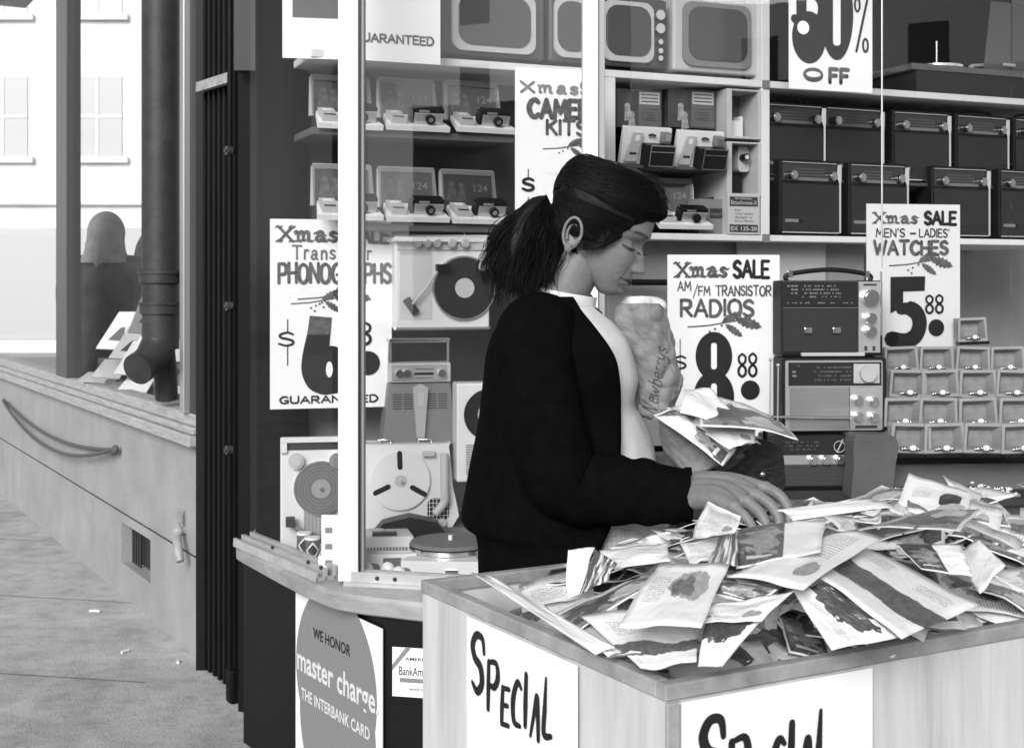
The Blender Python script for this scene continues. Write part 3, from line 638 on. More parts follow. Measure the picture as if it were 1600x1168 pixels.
# ---- black shelf radios
def shelf_radio():
    w, h, d = .262, .265, .09; t = thing('table_radio', 'x', 'radio', (0, 0, 0), B.a, 'black radios on the right shelves')
    b = MB(); b.box(-w/2, w/2, 0, d, .008, h, 0); b.box(-w/2+.01, w/2-.01, .01, d-.01, 0, .008, 0); b.build('case', blackm, t, bev=.006)
    b = MB(); b.box(-w/2+.008, w/2-.012, -.004, -.0005, .012, h*.68, 0)
    for i in range(26): b.box(-w/2+.012, w/2-.016, -.0052, -.0042, .02+i*.006, .0215+i*.006, 1)
    b.build('grille', [mat('radio_grille', .012, .55), mat('grille_wire', .03, .4)], t)
    b = MB(); b.box(w/2-.011, w/2-.003, -.007, -.0005, .01, h*.70, 0); b.prism([(w/2-.011, h*.70), (w/2-.003, h*.70), (w/2-.001, h*.76), (w/2-.001, h*.95), (w/2-.018, h*.95), (w/2-.022, h*.8)], -.007, -.0005, 0)
    b.box(-w/2+.006, w/2-.011, -.006, -.0005, .008, .0115, 0); b.box(-w/2+.01, w/2-.02, -.005, -.0005, h*.955, h*.965, 1); b.build('chrome_edge', [chrome, alu], t)
    b = MB(); b.box(-w/2+.008, w/2-.024, -.003, -.0005, h*.72, h*.94, 0)
    for r_ in range(3):
        for i in range(13):
            x = -w/2+.065+i*.0095; b.box(x, x+.005, -.0035, -.0031, h*(.79+.04*r_), h*(.805+.04*r_), 1)
    b.box(-w/2+.045, w/2-.055, -.0038, -.0031, h*.725, h*.765, 2)
    b.build('dial', [mat('dial_black', .02, .2), mat('dial_print', .09, .4), mat('dial_strip', .13, .4)], t)
    for sx in (-w/2+.045, w/2-.045):
        b = MB(); b.disc(sx, h*.79, .015, -.024, -.003, 0, 24); b.disc(sx, h*.79, .011, -.027, -.0242, 0, 24); b.build('knob', mat('dark_chrome', .35, .25, metal=1), t, bev=.0015)
    b = MB(); b.box(-w/2+.018, -w/2+.075, -.0072, -.0055, .045, .056, 0); b.box(-w/2+.076, -w/2+.09, -.0072, -.0055, .045, .056, 1); b.build('badge', [greyp, black], t)
    b = MB(); b.tube(cat_rom([(-w*.32, d/2, h-.002), (-w*.3, d/2, h+.012), (0, d/2, h+.02), (w*.3, d/2, h+.012), (w*.32, d/2, h-.002)], 5), .005, 0, 8); b.build('handle', black, t)
    return t
sr = shelf_radio(); first = True
zmid = B.hit(1240, 276)[1]
b = MB(); b.box(XD1+.001, 2.9, .03, .30, zmid-.014, zmid-.002); b.build('middle_board', mat('ledge_dark', .05), shelf, bev=.002)
nm = ('first', 'second', 'third', 'fourth', 'fifth')
for ri, (xs, py, rn) in enumerate((((1241, 1335, 1440, 1535, 1625), 274, 'upper'), ((1256, 1362, 1490, 1590), 369, 'lower'))):
    for k, px in enumerate(xs):
        X = B.hit(px, py-45, .04)[0]; loc = B.w(X, .04 if ri == 0 else .0, (zmid-.001 if ri == 0 else Z2t+.001))
        lab = 'black radio with chrome edge, %s from the white divider in the %s row' % (nm[k], rn)
        if first: sr.location = loc; sr['label'] = lab; first = False
        else:
            o = dup(sr, loc, B.a + R(((k*3+ri*4) % 5 - 2)*1.1), lab)
# the record changer on a wooden board, high on the right
loc, w, h = B.rect(1425, 60, 1600, 118, .1); loc.z = Zs+TH+.10
rc = thing('record_changer', 'record changer on a dark wooden plinth above the right shelf', 'record player', loc, B.a)
b = MB(); b.box(-w/2, w/2, 0, .25, 0, .025, 0); b.build('plinth', mat('walnut', .12, .4, var=.3, scale=6, stretch=(1, 12, 12)), rc, bev=.003)
b = MB(); b.cylz(-w*.1, .12, .1, .03, .04, 0, 40); b.cylz(-w*.1, .12, .075, .04, .047, 1, 40); b.build('turntable', [chrome, black], rc)
b = MB(); b.tube([(-w*.1, .12, .045), (-w*.1, .12, .14)], .004); b.build('spindle', chrome, rc)
b = MB(); b.tube([(w*.25, .14, .03), (w*.25, .14, .06)], .012); b.tube([(w*.25, .14, .06), (w*.35, .05, .055), (w*.42, .0, .045)], .007); b.build('tonearm', lgrey, rc)
b = MB(); b.box(-w/2+.02, w/2+.3, -.0, .28, -.098, -.002, 0); b.build('stand', darkg, rc)
b = MB(); b.add([(w*.18, .03, .03), (w*.6, .03, .03), (w*.6, .05, .3), (w*.28, .05, .3)], [(0, 1, 2, 3)], 0); b.build('dust_cover', mat('smoked_lid', .09, .2), rc)

# ================================================================ SIGNS
def sign(x0, x1, y0, y1, d, yaw, name, lab, fn, cat='sale sign', m=None):
    fr = Fr(*(P((x0+x1)/2, 450, d).xy), yaw); loc, w, h = fr.rect(x0, y0, x1, y1, 0)
    b = MB(); b.box(-w/2, w/2, 0, .003, 0, h, 0)
    fn(b, w, h)
    o = b.build(name, [m or card, ink, ink2, ink3, card], loc=loc, rz=R(yaw)); tag(o, lab, cat, 'sale signs in the window'); return o
def big8(b, cx, z0, hh, ww, m=1):
    b.disc(cx, z0+hh*.73, hh*.275, -.0028, -.0022, m, 48, rx=ww*.48); b.disc(cx, z0+hh*.27, hh*.29, -.0029, -.0021, m, 48, rx=ww*.53)
    for zz_ in (.73, .27): b.rr(cx, z0+hh*zz_, ww*.15, hh*.30, ww*.07, -.0034, -.0030, 4, 6)
def s888(b, w, h):
    write(b, 'Xmas', w*-.42, h*.888, w*.03, h*.07, .008, 2, serif=1); write(b, 'SALE', w*.09, h*.885, w*.40, h*.085, .0100, 1)
    write(b, 'AM', -.41*w, h*.815, -.295*w, h*.045, .0040, 2); write(b, '/', -.275*w, h*.79, -.235*w, h*.05, .0030, 2); write(b, 'FM', -.225*w, h*.79, -.125*w, h*.045, .0040, 2)
    write(b, 'TRANSISTOR', -.07*w, h*.79, .42*w, h*.05, .0045, 2)
    write(b, 'RADIOS', -.38*w, h*.685, .26*w, h*.082, .0092, 2)
    holly(b, -.02*w, h*.635, w*.60, 2)
    write(b, 'S', -.44*w, h*.415, -.34*w, h*.065, .0055, 1); b.stroke([(-.39*w, h*.385), (-.39*w, h*.565)], .0025, -.0025, 1); b.stroke([(-.395*w, h*.30), (-.395*w, h*.375)], .0025, -.0025, 1)
    big8(b, -.09*w, h*.145, h*.455, w*.34)
    write(b, '88', .13*w, h*.37, .29*w, h*.115, .0065, 1)
    b.disc(.235*w, h*.30, w*.085, -.0026, -.0021, 1, 36)
sign(1043, 1218, 398, 700, 3.95, 6, 'radios_sign', 'white hand lettered sign reading AM/FM TRANSISTOR RADIOS 8.88 behind the packets', s888)
def s688(b, w, h):
    write(b, 'Xmas', -.43*w, h*.885, .05*w, h*.075, .0085, 2, serif=1); write(b, 'SALE', .16*w, h*.88, .47*w, h*.08, .0105, 1)
    write(b, 'Transistor', -.32*w, h*.79, .33*w, h*.07, .0055, 3)
    write(b, 'PHONOGRAPHS', -.43*w, h*.665, .49*w, h*.10, .0095, 2)
    holly(b, -.0*w, h*.585, w*.55, 2); holly(b, -.08*w, h*.56, w*.5, 2)
    write(b, 'S', -.43*w, h*.335, -.31*w, h*.07, .006, 1); b.stroke([(-.36*w, h*.40), (-.36*w, h*.47)], .003, -.0025, 1); b.stroke([(-.36*w, h*.23), (-.36*w, h*.33)], .003, -.0025, 1)
    # fat leaning six
    b.prism(cat2([(-.18, .49), (-.20, .40), (-.24, .28), (-.245, .19), (-.19, .11), (-.09, .075), (.0, .075), (.09, .09), (.15, .15), (.155, .22), (.11, .29), (.04, .325), (-.02, .33)], w, h, (.0, .48)), -.0028, -.0022, 1)
    b.prism([(-.18*w, h*.485), (.0*w, h*.48), (-.02*w, h*.39), (-.20*w, h*.39)], -.0033, -.0029, 2)
    b.disc(-.02*w, h*.205, h*.042, -.0036, -.0034, 4, 24, rx=w*.028)
    write(b, '88', .12*w, h*.335, .32*w, h*.11, .008, 1); b.disc(.30*w, h*.235, w*.10, -.0026, -.0021, 1, 36)
    write(b, 'GUARANTEED', -.42*w, h*.03, .38*w, h*.035, .005, 1)
def cat2(pts, w, h, last):
    q = [Vector((p[0]*w, p[1]*h)) for p in pts]; q = cat_rom(q, 5); q.append(Vector((last[0]*w, last[1]*h))); return [(p.x, p.y) for p in q]
sign(422, 612, 343, 637, 4.08, 15, 'phonographs_sign', 'white hand lettered sign reading Transistor PHONOGRAPHS 6.88 behind the front white post', s688)
def s588(b, w, h):
    write(b, 'Xmas', -.42*w, h*.87, .04*w, h*.07, .006, 2, serif=1); write(b, 'SALE', .12*w, h*.865, .45*w, h*.085, .0095, 1)
    write(b, "MEN'S", -.40*w, h*.775, -.1*w, h*.055, .0036, 1); write(b, '-', -.04*w, h*.775, .02*w, h*.05, .005, 1); write(b, "LADIES'", .06*w, h*.775, .38*w, h*.055, .0036, 1)
    write(b, 'WATCHES', -.42*w, h*.655, .36*w, h*.09, .0095, 2)
    holly(b, .05*w, h*.585, w*.62, 2)
    b.prism([(-.25*w, h*.50), (.12*w, h*.505), (.115*w, h*.405), (-.115*w, h*.40), (-.115*w, h*.30), (-.25*w, h*.25)], -.0028, -.0022, 1)
    pts = cat_rom([Vector(p) for p in ((-.14*w, h*.28), (-.05*w, h*.285), (.03*w, h*.25), (.06*w, h*.18), (.02*w, h*.10), (-.09*w, h*.06), (-.24*w, h*.075))], 6)
    n = len(pts)
    for i in range(n-1): b.stroke([pts[i], pts[i+1]], .048 if i > 6 else .035, -.0030-.00001*i, 1)
    write(b, '88', .13*w, h*.25, .31*w, h*.12, .0062, 1); b.disc(.24*w, h*.15, w*.085, -.0026, -.0021, 1, 36)
sign(1354, 1500, 319, 546, 4.05, 10, 'watches_sign', 'pale hand lettered sign reading WATCHES 5.88 before the lower black radios', s588, m=mat('sign_card_grey', .6, .75))
def s50(b, w, h):
    b.disc(-.27*w, h*.40, h*.20, -.0026, -.0021, 1, 40, rx=w*.20); b.disc(-.34*w, h*.47, h*.052, -.0036, -.003, 4, 24, rx=w*.07); b.prism([(-.42*w, h*.52), (-.3*w, h*.52), (-.3*w, h*.9), (-.42*w, h*.9)], -.0027, -.0022, 1)
    b.disc(.06*w, h*.60, h*.36, -.0029, -.0022, 1, 48, rx=w*.20); b.rr(.06*w, h*.60, w*.09, h*.50, w*.04, -.0036, -.0031, 4, 6)
    b.stroke([(.30*w, h*.32), (.44*w, h*.75)], .009, -.0027, 1)
    for (x, z) in ((.41, .37), (.31, .68)):
        pts = [(x*w + .03*w*math.cos(2*PI*i/16), z*h + .05*h*math.sin(2*PI*i/16)) for i in range(17)]; b.stroke(pts, .008, -.0028, 1)
    b.disc(-.22*w, h*.115, h*.055, -.0026, -.0021, 2, 30, rx=w*.12); b.disc(-.22*w, h*.118, h*.022, -.0032, -.0028, 4, 24, rx=w*.085)
    write(b, 'FF', -.02*w, h*.065, .2*w, h*.10, .014, 2, gap=.3)
    write(b, '5', -.44*w, h*.5, -.1*w, h*.42, .03, 1)
sign(1233, 1363, -60, 142, 4.40, 20, 'percent_off_sign', 'white sign with a huge black 50% OFF hanging at the top right', s50)
def skit(b, w, h):
    write(b, 'Xmas', -.44*w, h*.86, .2*w, h*.06, .008, 3); write(b, 'SALE', .24*w, h*.86, .47*w, h*.07, .012, 1)
    write(b, 'CAMERA', -.35*w, h*.72, .46*w, h*.10, .014, 2); write(b, 'KITS', -.15*w, h*.625, .28*w, h*.08, .010, 2)
    holly(b, .08*w, h*.545, w*.55, 2)
    write(b, 'S', -.42*w, h*.30, -.30*w, h*.07, .008, 1); b.stroke([(-.36*w, h*.36), (-.36*w, h*.42)], .003, -.0025, 1); b.stroke([(-.36*w, h*.20), (-.36*w, h*.26)], .003, -.0025, 1)
    b.prism(cat2([(-.26, .50), (-.1, .515), (.1, .50), (.25, .48), (.36, .46), (.30, .25), (.25, .05)], w, h, (-.18, .05)), -.0028, -.0022, 5)
sign(805, 945, 108, 380, 4.02, 16, 'camera_kits_sign', 'white hand lettered sign reading CAMERA KITS behind the second white post', skit)
def sgua(b, w, h): write(b, 'GUARANTEED', -.44*w, h*.13, .42*w, h*.055, .005, 2)
sign(545, 688, -130, 97, 3.92, 20, 'guaranteed_sign', 'white sign reading GUARANTEED at the top, right of the front white post', sgua)
b = MB(); loc, w, h = SG.rect(476, -60, 526, 92, .12); b.box(-w/2, w/2, 0, .003, 0, h, 0); b.box(-w/2+.03, w/2-.04, -.002, -.0005, h*.42, h*.62, 1)
tag(b.build('plain_sign', [card, midg], loc=loc, rz=R(10)), 'blank white sign high up behind the side pane', 'sign', 'sale signs in the window')
# ================================================================ PHONOGRAPHS ON THE LEFT
def frontal(x0, y0, x1, y1, d, yaw):
    fr = Fr(*(P((x0+x1)/2, 450, d).xy), yaw); loc, w, h = fr.rect(x0, y0, x1, y1, 0); return loc, w, h
grillem = mat('grille_cloth', .33, .7, var=.2, scale=200)
# 1: pale record player shown flat on the wall
loc, w, h = frontal(617, 366, 765, 513, 4.12, 16)
t = thing('portable_phonograph', 'pale phonograph with a dark record, hung high left of the woman', 'record player', loc, R(16))
b = MB(); b.box(-w/2, w/2, 0, .07, 0, h, 0); b.box(-w/2-.004, w/2+.004, -.006, .012, -.006, .006, 1); b.build('case', [cream, chrome], t, bev=.006)
b = MB(); b.box(-w/2+.006, w/2-.006, -.006, -.0005, h*.83, h*.985, 0); b.build('control_panel', lgrey, t, bev=.002)
for k, X in enumerate((-.28, -.18, -.08, .08, .22)):
    b = MB(); b.disc(X*w, h*.905, .014, -.026, -.006, 0, 24); b.disc(X*w, h*.905, .010, -.03, -.0262, 0, 24); b.build('knob', chrome if k < 3 else alu, t, bev=.002)
b = MB(); b.box(-w/2+.012, -w*.12, -.003, -.0005, .03, h*.78, 0)
for i in range(34): b.box(-w/2+.014, -w*.125, -.0045, -.003, .035+i*h*.021, .037+i*h*.021, 1)
b.build('speaker_grille', [cream, lgrey], t)
b = MB(); b.disc(w*.22, h*.43, h*.345, -.010, -.0005, 0, 56); b.build('platter', chrome, t)
b = MB(); b.disc(w*.22, h*.43, h*.325, -.016, -.0105, 0, 56); b.disc(w*.22, h*.43, h*.105, -.0175, -.0162, 1, 40)
for rr_ in (.15, .2, .25, .3): b.stroke([(w*.22 + h*rr_*math.cos(2*PI*i/48), h*.43 + h*rr_*math.sin(2*PI*i/48)) for i in range(49)], .0012, -.0163, 2)
b.build('record', [vinyl, lgrey, darkg], t)
b = MB(); b.tube([(-w*.07, -.03, h*.62), (-w*.2, -.025, h*.42), (-w*.33, -.02, h*.26)], .004, 0, 8); b.box(-w*.09, w*.05, -.045, -.018, h*.61, h*.68, 1); b.build('tonearm', [lgrey, black], t)
b = MB(); b.box(-.012, .012, -.02, -.006, -.028, .028); b.xf(Matrix.Translation((-w*.34, 0, h*.24)) @ Matrix.Rotation(R(-35), 4, 'Y')); b.build('cartridge', darkg, t, bev=.002)
b = MB(); b.disc(w*.42, h*.66, .016, -.02, -.0005, 0, 24); b.build('speed_knob', cream, t, bev=.003)
b = MB(); b.tube([(-w*.35, .03, h), (-w*.34, .03, h+.025), (w*.25, .03, h+.03), (w*.26, .03, h)], .004, 0, 6); b.build('handle', chrome, t)
# 2: grey portable with handle
loc, w, h = frontal(606, 528, 706, 712, 4.1, 14)
t = thing('portable_radio', 'grey upright portable radio with a chrome handle and tapering body, under the hung phonograph', 'radio', loc, R(14))
b = MB(); b.prism([(-w*.60, 0), (w*.56, 0), (w*.48, h*.62), (-w*.48, h*.62)], 0, .09, 0); b.build('body', greyp, t, bev=.006)
b = MB(); b.box(-w*.47, w*.47, -.01, .09, h*.63, h*.79, 0); b.box(-w*.45, w*.40, -.014, -.0105, h*.645, h*.775, 1); b.box(-w*.1, w*.2, -.0155, -.0142, h*.69, h*.71, 2)
for i in range(8): b.box(-w*.08+i*w*.035, -w*.08+i*w*.035+w*.02, -.0155, -.0142, h*.735, h*.745, 2); b.box(-w*.08+i*w*.035, -w*.08+i*w*.035+w*.02, -.0155, -.0142, h*.66, h*.668, 2)
b.build('tuner', [lgrey, alu, black], t, bev=.002)
for X in (-.34, -.22, .32): b = MB(); b.disc(X*w, h*.705, .012, -.03, -.0142, 0, 22); b.build('knob', chrome, t, bev=.002)
b = MB(); b.box(-w*.48, -w*.44, .02, .05, h*.79, h); b.box(w*.44, w*.48, .02, .05, h*.79, h); b.box(-w*.48, w*.48, .01, .06, h*.96, h); b.build('handle', chrome, t, bev=.003)
b = MB(); b.prism([(-.012, h*.16), (.012, h*.16), (.024, h*.58), (.0, h*.615), (-.024, h*.58)], -.014, -.0005, 0); b.box(-.011, .011, -.0155, -.0142, h*.42, h*.54, 1); b.build('crest', [mat('crest_grey', .36, .45), lgrey], t, bev=.003)
b = MB()
for sx in (-1, 1):
    for c in range(2):
        for r_ in range(7): X = sx*w*.27 + (c-.5)*w*.17; b.box(X-w*.07, X+w*.07, -.001, -.0003, h*.40+r_*h*.02, h*.408+r_*h*.02, 0)
b.build('vents', darkg, t)
# 3: white one with a speaker, behind the woman
loc, w, h = frontal(714, 598, 800, 752, 4.05, 12)
t = thing('portable_phonograph', 'white phonograph with a black speaker ring, half hidden behind the woman\'s back', 'record player', loc, R(12))
b = MB(); b.box(-w/2, w/2, 0, .09, 0, h, 0); b.build('case', cream, t, bev=.006)
b = MB(); b.disc(w*.08, h*.68, h*.26, -.006, -.0005, 0, 48); b.disc(w*.08, h*.68, h*.12, -.009, -.0062, 1, 36); b.build('speaker', [black, lgrey], t)
b = MB()
for i in range(18): b.box(-w*.34, w*.3, -.001, -.0003, h*.08+i*h*.017, h*.087+i*h*.017, 0)
b.build('vents', darkg, t)
# 4: tall phonograph, left end
loc, w, h = frontal(438, 682, 540, 866, 3.98, 10)
t = thing('portable_phonograph', 'white upright phonograph with a grey turntable and lined grille, left of the front post', 'record player', loc, R(10))
b = MB(); b.box(-w/2, w/2, 0, .08, 0, h*.98, 0); b.build('case', cream, t, bev=.006)
b = MB(); b.box(-w/2, w/2, -.012, -.0005, h*.955, h, 0); b.box(-w/2, -w/2+.02, -.012, -.0005, h*.87, h*.9545, 0); b.box(-w/2+.021, w/2, -.003, -.0005, h*.89, h*.954, 1); b.build('handle', [cream, darkg], t, bev=.002)
for X in (-.26, .36): b = MB(); b.disc(X*w, h*.80, .023, -.02, -.0005, 0, 28); b.disc(X*w, h*.80, .016, -.024, -.0202, 0, 28); b.build('knob', lgrey if X < 0 else chrome, t, bev=.003)
b = MB(); b.disc(w*.12, h*.565, w*.42, -.008, -.0005, 0, 60); b.build('platter', chrome, t)
b = MB(); b.disc(w*.12, h*.565, w*.405, -.018, -.0082, 0, 60); b.disc(w*.12, h*.565, w*.15, -.0195, -.0182, 1, 40); b.disc(w*.12, h*.565, .006, -.028, -.0196, 2, 12)
for rr_ in (.2, .25, .3, .35): b.stroke([(w*.12 + w*rr_*math.cos(2*PI*i/48), h*.565 + w*rr_*math.sin(2*PI*i/48)) for i in range(49)], .001, -.0186, 1)
b.build('turntable_mat', [felt, mat('mat_centre', .24, .6), chrome], t)
b = MB(); b.box(-w*.14, w*.5, -.002, -.0003, h*.10, h*.50, 0)
for i in range(30): b.box(-w*.13+i*w*.021, -w*.122+i*w*.021, -.005, -.002, h*.11, h*.49, 1)
b.build('speaker_grille', [midg, cream], t)
b = MB(); b.tube([(-w*.36, -.03, h*.30), (-w*.2, -.03, h*.22), (w*.1, -.03, h*.165), (w*.45, -.03, h*.15)], [.009, .008, .007, .007], 0, 10); b.box(-w*.42, -w*.28, -.045, -.018, h*.26, h*.34, 1); b.build('tonearm', [greyp, darkg], t, bev=.002)
# 5: white turntable with three slots
loc, w, h = frontal(566, 694, 707, 824, 4.05, 8); base5 = loc.copy()
t = thing('portable_phonograph', 'white phonograph with three dark slots in its turntable', 'record player', loc, R(8))
b = MB(); pts = cat_rom([Vector(p) for p in ((-w*.46, 0), (w*.5, 0), (w*.5, h*.5), (w*.46, h*.97), (w*.42, h), (-w*.42, h), (-w*.48, h*.97), (-w*.5, h*.5), (-w*.46, h*.2))], 3, True)
b.prism([(p.x, p.y) for p in pts], 0, .09, 0); b.build('case', cream, t, bev=.006)
cx, cz, rr_ = -w*.08, h*.57, h*.36
b = MB(); b.disc(cx, cz, rr_, -.008, -.0005, 0, 60); b.disc(cx, cz, rr_*.97, -.011, -.008, 0, 60); b.disc(cx, cz, rr_*.2, -.013, -.0112, 1, 30); b.disc(cx, cz, rr_*.05, -.03, -.0132, 1, 12)
for a in (92, 205, 330):
    a = R(a); p = Vector((math.cos(a), math.sin(a))); b.stroke([(cx + p.x*rr_*.45, cz + p.y*rr_*.45), (cx + p.x*rr_*.92, cz + p.y*rr_*.92)], .016, -.0118, 2)
b.build('turntable', [mat('turntable_pale', .6, .5), lgrey, black], t)
b = MB()
b.rr(w*.34, h*.21, w*.24, h*.28, .02, -.002, -.0005, 1)
for i in range(6): b.box(w*.24+i*w*.04, w*.246+i*w*.04, -.004, -.002, h*.08, h*.34, 0)
for i in range(6): b.box(w*.23, w*.46, -.0045, -.0041, h*.09+i*h*.05, h*.096+i*h*.05, 0)
b.build('lattice', [cream, black], t)
b = MB(); b.tube(cat_rom([(w*.40, -.03, h*.90), (w*.40, -.035, h*.5), (w*.40, -.03, h*.32), (w*.30, -.025, h*.18)], 4), [.013]*13, 0, 12); b.box(w*.16, w*.30, -.02, -.0005, h*.86, h*.92, 0); b.build('tonearm', lgrey, t, bev=.002)
for X in (.22, .38): b = MB(); b.disc(X*w, h*.06, .013, -.018, -.0005, 0, 20); b.build('knob', lgrey, t, bev=.002)
b = MB()
for X in (-.25, .2): b.tube([(X*w-.02, .03, h-.002), (X*w-.02, .03, h+.012), (X*w+.02, .03, h+.012), (X*w+.02, .03, h-.002)], .003, 0, 6)
b.build('hinges', chrome, t)
# stands below the upright ones
b = MB(); b.box(-.24, .22, .0, .3, .651, base5.z-.001); tag(b.build('display_riser', midg, loc=(base5.x+.06, base5.y-.005, 0), rz=R(8)), 'grey step under the three slot phonograph', 'riser')
b = MB(); b.prism([(-.13, 0), (.13, 0), (.115, .06), (.08, .10), (0, .118), (-.08, .10), (-.115, .06)], 0, .08, 0); tag(b.build('headphone_case', black, loc=(base5.x+.02, base5.y-.15, .652), rz=R(8), bev=.02), 'black rounded case standing in front of the three slot phonograph', 'case')
# 6: small white player lying tilted
loc = PZ(576, 897, .652)
t = thing('record_player', 'low white record player with a slotted front, lying just right of the front post', 'record player', loc, R(6))
tl = Matrix.Rotation(R(14), 4, 'X')
b = MB(); b.prismz([(-.14, 0), (.135, 0), (.115, .24), (-.12, .24)], .0, .055, 0); b.build('body', cream, t, bev=.004)
b = MB(); b.prismz([(-.135, .10), (.128, .10), (.112, .235), (-.117, .235)], .0555, .085, 0); b.xf(Matrix.Translation((0, 0, 0))); b.build('deck', cream, t, bev=.003)
b = MB()
for i in range(26): b.box(-.12+i*.009, -.117+i*.009, .03, .085, .0557, .059, 1)
b.box(-.12, .12, .018, .022, .0557, .061, 0); b.box(.04, .09, -.003, -.0003, .03, .045, 1); b.build('slots', [lgrey, midg], t)
b = MB(); b.cylz(-.05, .17, .03, .0855, .089, 0, 30); b.cylz(.02, .2, .028, .0855, .088, 1, 30); b.box(.01, .08, .11, .14, .0855, .094, 0); b.build('deck_fittings', [darkg, lgrey], t)
# 7: turntable with grey mat
loc = PZ(696, 905, .652)
t = thing('record_player', 'open white record player with a grey turntable mat, beside the woman\'s skirt', 'record player', loc, R(-4))
b = MB(); b.prismz([(-.125, 0), (.135, 0), (.10, .31), (-.06, .31)], 0, .05, 0); b.build('body', cream, t, bev=.005)
b = MB(); b.cylz(-.005, .16, .118, .052, .064, 0, 56); b.build('platter', chrome, t)
b = MB(); b.cylz(-.005, .16, .118, .068, .078, 0, 56, .112); b.cylz(-.005, .16, .006, .078, .092, 1, 12); b.build('turntable_mat', [felt, white], t)
b = MB(); b.cylz(.10, .05, .02, .05, .062, 0, 20); b.build('knob', greyp, t, bev=.002); b = MB(); b.box(.0, .035, -.006, -.0003, .012, .03, 0); b.build('catch', chrome, t, bev=.002)
b = MB(); b.tube([(.10, .26, .06), (.105, .2, .075), (.10, .12, .075)], .006, 0, 8); b.build('tonearm', lgrey, t)
# tins with a diamond mark
for i, (px, py, lab) in enumerate(((475, 868, 'small round battery with a diamond mark, left one of the pair by the side sill'), (488, 876, 'small round battery with a diamond mark, right one of the pair by the side sill'), (650, 862, 'single small battery with a diamond mark, between the two low record players'))):
    loc = PZ(px, py, .652); b = MB(); b.cylz(0, 0, .0215, 0, .07, 0, 24); b.cylz(0, 0, .0225, .064, .071, 1, 24); b.cylz(0, 0, .0225, 0, .004, 1, 24)
    def onc(q): a = q[0]/.0225; return (.0228*math.sin(a), -.0228*math.cos(a), q[1])
    for (s1, m_) in ((.021, 1), (.016, 2)):
        vs = [onc((s1*x, .034+s1*1.2*z)) for x, z in ((0, 1), (.5, .5), (1, 0), (.5, -.5), (0, -1), (-.5, -.5), (-1, 0), (-.5, .5), (0, 0))]
        vs = [(v[0]*(1+.01*m_), v[1]*(1+.01*m_), v[2]) for v in vs]
        b.add(vs, [(8, k, (k+1) % 8) for k in range(8)], m_)
    o = b.build('battery', [mat('battery_dark', .1, .4), white, darkg], loc=loc, rz=R(12 if i < 2 else 0)); tag(o, lab, 'battery', 'round batteries in the window')
for i, (px, py, lab) in enumerate(((572, 893, 'round bulb lying nearest the front post'), (606, 893, 'round bulb lying in the middle of three'), (623, 900, 'round bulb lying nearest the open record player'))):
    loc = PZ(px, py+8, .652); b = MB(); b.ell((0, 0, .021), .021, .016, .021, 0, 24, 16); b.tube([(0, .01, .021), (.01, .05, .018)], [.013, .012], 1, 14)
    tag(b.build('flash_bulb', [mat('bulb_glass', .62, .15), greyp], loc=loc, rz=R(-20)), lab, 'bulb', 'bulbs lying on the window sill')
b = MB(); b.box(-.035, .03, 0, .002, 0, .17, 0)
for i in range(3): b.box(-.025, -.005, -.0012, -.0003, .03+.045*i, .045+.045*i, 1)
p = PZ(522, 900, .652); tag(b.build('leaflet', [white, greyp], loc=p, rz=R(-4), rot=None), 'narrow white printed card standing right behind the foot of the front post', 'leaflet')
# wall of grey behind left items: a hung grey blanket-like board
loc, w, h = frontal(470, 640, 606, 720, 4.3, 14); b = MB(); b.box(-w/2, w/2, 0, .01, 0, h+.05); tag(b.build('backing_board', wallg, loc=loc, rz=R(14)), 'grey board behind the phonographs under the sale sign', 'board')

# ================================================================ THREE BIG RADIOS
def dialprint(b, x0, x1, z0, z1, rows, y, m, dens=22, seed=1):
    r = random.Random(seed)
    for j in range(rows):
        z = z1 - (j+.5)*(z1-z0)/rows; hh = (z1-z0)/rows*.42
        for i in range(dens):
            if r.random() < .3: continue
            x = x0 + (i+.1)*(x1-x0)/dens; b.box(x, x+(x1-x0)/dens*r.uniform(.4, .8), y, y+.0004, z-hh/2, z+hh/2, m)
dp_ = mat('dial_print_pale', .2, .4)
loc, w, h = frontal(1221, 438, 1380, 556, 3.86, 4)
t = thing('portable_radio', 'large black radio with two bright square studs, top of the stack', 'radio', loc, R(4), 'stacked radios')
b = MB(); b.box(-w/2, w/2, 0, .1, 0, h, 0); b.build('case', blackm, t, bev=.006)
b = MB(); b.box(-w*.485, w*.24, -.004, -.0005, h*.66, h*.985, 0); dialprint(b, -w*.30, w*.08, h*.76, h*.95, 4, -.0048, 1); dialprint(b, -w*.45, -w*.34, h*.76, h*.95, 4, -.0048, 1, 3, 5); dialprint(b, -w*.45, w*.2, h*.685, h*.72, 1, -.0048, 1, 26, 9); b.build('dial', [mat('dial_black', .02, .2), dp_], t)
b = MB(); b.box(-w*.485, w*.24, -.006, -.0005, h*.63, h*.645, 0); b.box(-w*.485, w*.245, -.006, -.0005, h*.985, h*.993, 0); b.box(w*.243, w*.25, -.006, -.0005, .01, h*.99, 0); b.build('trim', chrome, t)
b = MB(); b.box(-w*.48, w*.235, -.003, -.0005, h*.06, h*.62, 0); b.build('grille', mat('radio_grille', .012, .5), t)
b = MB()
for X in (-.25, .03): b.box(X*w-.012, X*w+.012, -.014, -.003, h*.30, h*.38, 0)
b.box(-w*.32, w*.30, -.02, -.004, .0, h*.05, 1); b.build('studs', [chrome, lgrey], t, bev=.003)
b = MB(); b.box(w*.255, w*.465, -.004, -.0005, .01, h*.985, 0); b.box(w*.30, w*.43, -.0048, -.0042, h*.93, h*.955, 1)
for X in (.31, .39): b.box(X*w, X*w+.008, -.006, -.0042, h*.07, h*.13, 1)
b.build('control_panel', [alu, darkg], t)
